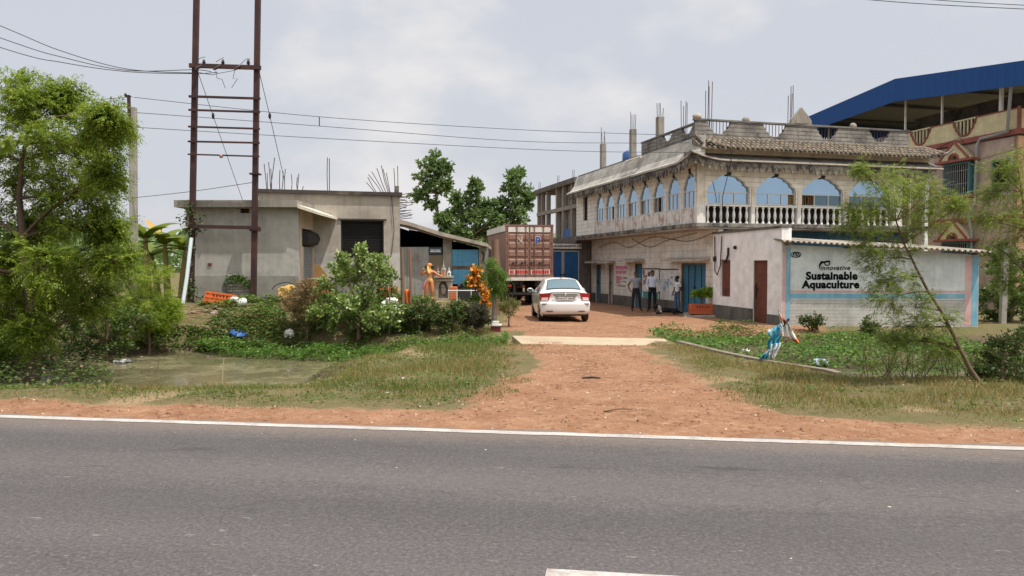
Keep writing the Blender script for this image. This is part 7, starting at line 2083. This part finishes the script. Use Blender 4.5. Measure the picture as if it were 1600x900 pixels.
    g2 = P(446, 462, 23.4)
    mb = MB(); rows = []
    for i in range(8):
        s = i / 7; w = .08 + .14 * math.sin(math.pi * min(1, s * 1.1)) ; c = Vector((-.2 + .45 * s, 0, .02 + .3 * s))
        rows.append([c + Vector((-.25 * math.cos(a) * w, math.sin(a) * .12, w * math.cos(a) * 1.1)) * (1 + q.uniform(-.1, .1)) for a in np.linspace(0, 2 * math.pi, 11)[:-1]])
    mb.loft(rows); crumple(mb, .09, .16, 2); put(mb, 'yellow_sack', M_sack, (g2.x, 23.4, gz(g2.x, 23.4) + .2), 'crumpled yellow sack slumped on the pipe heap', 'sack')
    # orange low wall with leaning brown board by the shutter
    a, e = P(487, 436, 24.3), P(512, 436, 24.3)
    t = thing('orange_brick_stack', 'low orange brick stack with a board on top next to the side shutter', 'brick stack', (a.x, 24.3, .45))
    w = e.x - a.x; h = P(0, 437, 24.3).z - .45
    mb = MB(); mb.bb(.0, w, 0, .5, 0, h); mb.build('bricks', M_orangebrick, t)
    mb = MB(); mb.bb(-.1, w + .05, -.08, .55, h + .002, h + .05); mb.build('top_board', M_soffit, t)
    mb = MB(); mb.prism([(0, 0), (w * .95, 0), (w * .35, .42), (0, .46)], (0, .3, h + .052), (1, 0, 0), (0, 0, 1), (0, .06, 0)); mb.build('leaning_board', mat('tan_board', (.27, .15, .06)), t)
    # fence of orange cloth behind the shrub, timber posts
    for i, (px0, px1, py0, py1) in enumerate(((592, 602, 450, 480), (604, 620, 448, 478), (626, 640, 452, 474))):
        Y = 23.0; a = P(px0, py1, Y); a.z = gz(a.x, Y) - .02; w = P(px1, 0, Y).x - a.x; h = P(0, py0, Y).z - a.z
        mb = MB(); g = []
        for i2 in range(7):
            g.append([Vector((w * j / 10, .05 * math.sin(j * 1.7 + i2 * .4), h * i2 / 6)) for j in range(11)])
        mb.loft(g, closed=False, caps=False)
        o = put(mb, 'orange_sheet', M_orangecloth, a, ('faded orange cloth strip hung left of the bamboo pole', 'wide orange cloth strip hung between the bamboo pole and timber post', 'orange cloth strip hung right of the timber post')[i], 'cloth'); s = o.modifiers.new('s', 'SOLIDIFY'); s.thickness = .01
    for px, py0, py1, Y, r, m, lb, nm in ((629, 388, 520, 21.0, .05, M_wood, 'thick brown timber post standing before the bare plaster house corner', 'timber_post'), (609, 398, 500, 21.3, .022, M_bamboo, 'thin pale bamboo pole left of the timber post', 'bamboo_pole'), (606, 450, 524, 20.6, .025, M_wood, 'short crooked stake at the bamboo rack', 'stake'), (641, 389, 440, 22.4, .035, mat('reddish_post', (.26, .13, .08)), 'reddish brown post right of the timber post', 'timber_post'), (775, 374, 440, 29.5, .16, mat('sawn_timber', (.22, .13, .09), streak=.3), 'square cut brown post top before the container side', 'timber_post')):
        a = P(px, py1, Y); a.z = gz(a.x, Y) - .05; e = P(px - 1 if px != 606 else px + 3, py0, Y)
        mb = MB(); mb.tube([(0, 0, 0), (e - a) * .5 + Vector((.02, 0, 0)), e - a], [r * 1.05, r, r * .9], 8); put(mb, nm, m, a, lb, 'post')
    # white bamboo rack
    Y = 20.5; a = P(604, 524, Y); a.z = gz(a.x, Y)
    t = thing('bamboo_rack', 'small white ladder like bamboo rack standing in the weeds by the shrub', 'rack', a)
    W = lambda px, py: P(px, py, Y) - a
    for x0, y0, x1, y1 in ((608, 526, 609, 476), (620, 500, 622, 472)): 
        mb = MB(); mb.tube([W(x0, y0), W(x1, y1)], .016, 5); mb.build('upright', M_bamboo, t)
    for y, x0, x1 in ((478, 600, 631), (489, 603, 624), (500, 604, 620)):
        mb = MB(); mb.tube([W(x0, y) + Vector((0, -.03, 0)), W(x1, y - 1) + Vector((0, -.03, 0))], .018, 5); mb.build('rung', M_whitepvc, t)
    for px, py, s in ((600, 476, .14), (610, 470, .16), (617, 484, .1)):
        mb = MB(); mb.blob(W(px, py) + Vector((0, .25, 0)), (s, s * .7, s * .55), 14, 10); crumple(mb, s * .35, s * .6, px); o = mb.build('white_bundle', M_plasticwhite, None); o.location = a; tag(o, {600: 'leftmost white plastic bundle behind the bamboo rack', 610: 'largest white plastic bundle topmost behind the bamboo rack', 617: 'small white plastic bundle low behind the bamboo rack'}[px], 'bundle')
    # painted clay statue
    Y = 27.3; a = P(671, 468, Y); a.z = gz(a.x, Y)
    ht = P(0, 412, Y).z - a.z
    S = thing('clay_statue', 'orange painted clay statue of a standing woman with raised bent arm before the small shrine', 'statue', a)
    k = ht / 1.72
    J = dict(pelvis=(0, 0, .92), waist=(.02, -.01, 1.05), chest=(.03, 0, 1.23), upper=(.02, 0, 1.36), neck=(.02, 0, 1.44), head1=(.01, -.01, 1.53), head2=(.01, 0, 1.6), head3=(.01, .01, 1.68),
             hipL=(-.1, 0, .86), kneeL=(-.14, -.03, .46), ankL=(-.2, 0, .08), toeL=(-.22, -.14, .03), hipR=(.1, 0, .86), kneeR=(.14, -.04, .46), ankR=(.12, .02, .08), toeR=(.15, -.12, .03),
             shL=(-.17, 0, 1.35), elL=(-.42, -.02, 1.15), wrL=(-.30, -.1, 1.42), haL=(-.24, -.12, 1.5), shR=(.2, 0, 1.34), elR=(.40, -.05, 1.2), wrR=(.58, -.12, 1.12), haR=(.66, -.14, 1.1))
    rad = dict(pelvis=(.19, .15), waist=(.14, .11), chest=(.18, .15), upper=(.14, .1), neck=.06, head1=.085, head2=.1, head3=.07, hipL=.13, kneeL=.11, ankL=.08, toeL=(.06, .035), hipR=.13, kneeR=.11, ankR=.08, toeR=(.06, .035), shL=.075, elL=.055, wrL=.045, haL=.05, shR=.075, elR=.055, wrR=.045, haR=.05)
    ed = [('pelvis', 'waist'), ('waist', 'chest'), ('chest', 'upper'), ('upper', 'neck'), ('neck', 'head1'), ('head1', 'head2'), ('head2', 'head3')]
    for s in 'LR': ed += [('pelvis', 'hip' + s), ('hip' + s, 'knee' + s), ('knee' + s, 'ank' + s), ('ank' + s, 'toe' + s), ('upper', 'sh' + s), ('sh' + s, 'el' + s), ('el' + s, 'wr' + s), ('wr' + s, 'ha' + s)]
    me = skin_mesh(J, ed, rad)
    mb = MB(); fs = [tuple(f.vertices) for f in me.polygons]; V = [v.co.copy() for v in me.vertices]; mb.add(V, fs, 0, True)
    for i, f in enumerate(fs):
        c = sum((V[j] for j in f), Vector()) / len(f)
        if c.z > 1.42 and abs(c.x) < .14: mb.m[i] = 1
        elif .86 < c.z < 1.02 and abs(c.x) < .3: mb.m[i] = 1
    body = mb.build('body', [paint('statue_orange', (.50, .19, .07), .6, var=.25), paint('statue_gold', (.58, .35, .10), .6), paint('statue_pink', (.55, .22, .28), .5)], S)
    mb = MB(); mb.lathe([(.12, 1.62), (.12, 1.68), (.09, 1.72), (.04, 1.75)], (.01, .0, 0), 12); mb.blob((-.13, .05, 1.56), (.09, .08, .11), 8, 6, 1); mb.blob((.15, .05, 1.58), (.09, .08, .1), 8, 6, 2); mb.tube([(-.06, -.05, 1.62), (-.05, -.1, 1.4), (.0, -.13, 1.25)], [.06, .07, .05], 8, 3); mb.build('hair_and_crown', [paint('crown_orange', (.66, .20, .04), .5), M_black, M_black, paint('statue_yellow', (.70, .50, .14), .5)], S)
    mb = MB(); mb.loft([[(-.16, -.12, .95), (-.1, -.16, .95), (-.16, -.06, .9)], [(-.34, -.14, .62), (-.22, -.2, .6), (-.3, -.05, .6)], [(-.3, -.12, .5), (-.2, -.16, .5), (-.26, -.06, .5)]], smooth=True); mb.build('sash', paint('pink_sash', (.55, .2, .28), .6), S)
    for ch in S.children: ch.scale = (k, k, k)
    # miniature shrine
    Y = 27.6; a = P(692.5, 468, Y); a.z = gz(a.x, Y)
    S = thing('small_shrine', 'miniature grey plaster shrine with arched niche and three little domes', 'shrine', a)
    M_sh = mat('shrine_plaster', (.38, .34, .28), c2=(.25, .22, .18), streak=.3, bump=.2)
    ht = P(0, 434, Y).z - a.z; hw = 12.5 * Y / F
    mb = MB(); mb.prism([(-hw, 0), (-hw, ht), (hw, ht), (hw, 0)] + [(hw * .62 * u, ht * v) for u, v in ((1, .06), (1, .5), (.92, .64), (.7, .75), (.38, .83), (0, .88), (-.38, .83), (-.7, .75), (-.92, .64), (-1, .5), (-1, .06))] + [], (0, 0, 0), (1, 0, 0), (0, 0, 1), (0, .25, 0))
    mb.bb(-hw, hw, .26, .6, 0, ht); mb.bb(-hw * 1.1, hw * 1.1, -.08, .62, 0, .06)
    mb.build('body', M_sh, S)
    mb = MB(); mb.bb(-hw * 1.15, hw * 1.15, -.1, .66, ht + .002, ht + .06); mb.bb(-hw * 1.08, hw * 1.08, -.06, .63, ht - .12, ht - .07); mb.build('cornice', M_sh, S)
    mb = MB(); mb.blob((0, .18, ht * .42), (.12, .08, .16), 10, 7, jit=.1); mb.blob((-.03, .16, ht * .62), (.09, .06, .09), 10, 7, jit=.1); mb.build('niche_idol', M_sheet, S)
    for x, hh, wd, m in ((-.0, .42, .17, M_sh), (-.21, .26, .12, M_sh), (.21, .24, .13, M_white)):
        mb = MB(); z = ht + .062
        mb.bb(x - wd / 2, x + wd / 2, .05, .05 + wd, z, z + hh * .55)
        mb.lathe([(wd * .62, hh * .55 + .001), (wd * .62, hh * .6), (wd * .3, hh * .85), (wd * .36, hh * .88), (wd * .1, hh * 1.0), (wd * .14, hh * 1.06), (.012, hh * 1.12), (.01, hh * 1.4)], (x, .05 + wd / 2, z), 12)
        tw = mb.build('turret', m, S)
        mb = MB(); mb.bb(x - wd * .25, x + wd * .25, .044, .049, z + .03, z + hh * .42); mb.build('niche', M_orangecloth if x == 0 else M_concdark, tw)
    # orange box, white bar, dark bicycle-like frame and stone base between shrine and bush
    Y = 26.6; a = P(708, 466, Y); a.z = gz(a.x, Y)
    mb = MB(); w = 12 * Y / F; h = P(0, 448, Y).z - a.z; mb.bb(-w / 2, w / 2, 0, .3, 0, h); put(mb, 'orange_box', M_orangebrick, a, 'faded orange box right of the small shrine', 'box', bev=.02)
    mb = MB(); a = P(700, 454, 26.0); mb.tube([(0, 0, 0), P(745, 454, 26.0) - a], .016, 5); mb.tube([P(714, 452, 26) - a, P(714, 474, 26) - a], .014, 5); mb.tube([P(736, 452, 26) - a, P(736, 474, 26) - a], .014, 5); put(mb, 'white_rail', M_whitepvc, a, 'thin white rail in front of the pale blue shed door', 'rail')
    a = P(730, 452, 28.2); mb = MB()
    for k in range(5):
        x = -.32 + k * .16; mb.blob((x, 0, .1 + .04 * (k % 2)), (.07, .09, .10 + .04 * (k % 2)), 8, 6, jit=.15, seed=k)
    mb.bb(-.42, .42, -.12, .12, -.8, .06); put(mb, 'dark_bundle_shelf', M_black, a, 'shelf of dark lumpy pots below the pale blue door', 'shelf')
    a = P(774, 500, 21.2); a.z = gz(a.x, 21.2)
    t = thing('brick_plinth', 'small dark red painted block with pale capping at the foot of the slim drooping tree', 'block', a)
    mb = MB(); mb.bb(-.13, .15, -.12, .12, -.03, .17); mb.build('block', paint('dark_red_paint', (.17, .022, .028), .6), t)
    mb = MB(); mb.bb(-.16, .18, -.15, .15, .173, .21); mb.bb(-.1, .1, -.1, .1, .213, .3); mb.build('capping', M_white, t)
    # twig on the drive, stick on the verge
    g = G(970, 645, -.03); mb = MB(); mb.tube([(-.22, -.06, .02), (-.02, .03, .035), (.15, .03, .03)], [.012, .009, .006], 5); put(mb, 'dry_twig', M_stem, (g.x, g.y, gz(g.x, g.y)), 'bent dry twig lying on the red dirt drive', 'twig')
    g = G(925, 590, -.04); mb = MB(); mb.tube([(-.16, 0, .02), (0, .02, .03), (.14, -.01, .02)], [.02, .018, .012], 5); put(mb, 'dark_stick', M_black, (g.x, g.y, gz(g.x, g.y)), 'short dark stick lying mid way along the red drive', 'stick')
    for px, py, s, z in ((347, 592, .45, -.55), (165, 578, .3, -.62), (246, 578, .28, -.62)):
        g = G(px, py, -.6); mb = MB(); mb.tube([(0, 0, -.1), (.02, 0, s * .6), (.05, 0, s)], [.012, .01, .006], 5)
        put(mb, 'stake', M_wood if px != 347 else M_bamboo, (g.x, g.y, -.6), {347: 'pale stick standing at the near pond edge', 165: 'dark stick poking out of the pond at left', 246: 'dark stick poking out of the pond in mid water'}[px], 'stick')

# ------------------------------------------------------------ sky, sun, camera
SUN_AZ, SUN_EL = R(125), R(68)    # azimuth measured clockwise from +Y
def light():
    w = bpy.data.worlds.new('World'); scene.world = w; w.use_nodes = True
    t = w.node_tree; n = t.nodes; l = t.links
    bg = n['Background']; bg.inputs['Strength'].default_value = .1
    sky = n.new('ShaderNodeTexSky'); sky.sky_type = 'NISHITA'; sky.sun_disc = False
    sky.sun_elevation = SUN_EL; sky.sun_rotation = SUN_AZ; sky.dust_density = 4.0; sky.air_density = 1.2; sky.ozone_density = 1.0; sky.altitude = 0
    tc = n.new('ShaderNodeTexCoord')
    mp = n.new('ShaderNodeMapping'); l.new(tc.outputs['Generated'], mp.inputs[0]); mp.inputs['Scale'].default_value = (1, 1, 1.8); mp.inputs['Location'].default_value = (1.47, .3, .25)
    ns = n.new('ShaderNodeTexNoise'); l.new(mp.outputs[0], ns.inputs['Vector']); ns.inputs['Scale'].default_value = 2.6; ns.inputs['Detail'].default_value = 7; ns.inputs['Roughness'].default_value = .52
    mr = n.new('ShaderNodeMapRange'); mr.clamp = True; l.new(ns.outputs['Fac'], mr.inputs[0]); mr.interpolation_type = 'SMOOTHSTEP'
    for i, v in enumerate((.50, .66, 0, 1)): mr.inputs[i + 1].default_value = v
    def mix(f, a, b):
        q = n.new('ShaderNodeMix'); q.data_type = 'RGBA'
        for s, v in ((q.inputs[0], f), (q.inputs[6], a), (q.inputs[7], b)):
            if isinstance(v, bpy.types.NodeSocket): l.new(v, s)
            else: s.default_value = v if isinstance(v, float) else (*v, 1)
        return q.outputs[2]
    # hazy aureole: the sky is brightest round the sun
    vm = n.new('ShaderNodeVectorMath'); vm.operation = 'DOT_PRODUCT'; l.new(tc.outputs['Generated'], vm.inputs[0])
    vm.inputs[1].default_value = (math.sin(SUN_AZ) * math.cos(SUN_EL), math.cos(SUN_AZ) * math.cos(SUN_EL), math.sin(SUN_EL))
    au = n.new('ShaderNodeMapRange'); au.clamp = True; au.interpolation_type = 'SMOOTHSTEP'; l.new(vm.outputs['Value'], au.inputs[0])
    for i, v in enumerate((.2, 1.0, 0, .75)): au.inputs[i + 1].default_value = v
    hazy = mix(.85, sky.outputs[0], (6.9, 7.15, 7.8))
    c = mix(mr.outputs[0], hazy, (8.2, 8.05, 8.1))
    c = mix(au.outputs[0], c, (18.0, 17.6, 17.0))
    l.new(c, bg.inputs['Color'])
    s = bpy.data.lights.new('sun', 'SUN'); s.energy = 4.7; s.angle = R(.6); s.color = (1, .95, .87)
    o = bpy.data.objects.new('sun', s); col.objects.link(o)
    d = Vector((math.sin(SUN_AZ) * math.cos(SUN_EL), math.cos(SUN_AZ) * math.cos(SUN_EL), math.sin(SUN_EL)))
    o.rotation_euler = d.to_track_quat('Z', 'Y').to_euler(); o.location = (20, -10, 40)

def camera():
    c = bpy.data.cameras.new('camera'); o = bpy.data.objects.new('camera', c); col.objects.link(o)
    c.sensor_width = 36; c.lens = 36 * F / 1600; c.clip_end = 2000; c.clip_start = .05
    o.location = (0, 0, CAMZ); o.rotation_euler = (R(90) - PITCH, 0, 0)
    scene.camera = o
    v = scene.view_settings; v.view_transform = 'Standard'; v.look = 'None'; v.gamma = 1; v.exposure = 0; v.use_curve_mapping = False
    cy = scene.cycles
    cy.max_bounces = 6; cy.diffuse_bounces = 3; cy.glossy_bounces = 3; cy.transmission_bounces = 4; cy.transparent_max_bounces = 4
    cy.use_denoising = True

build_ground(); build_road(); build_grass(); build_cover(); build_water(); build_gravel()
main_building(); annex(); right_house(); left_houses(); shed()
sedan(); truck(); people(); poles(); vegetation(); pieces()
light(); camera()
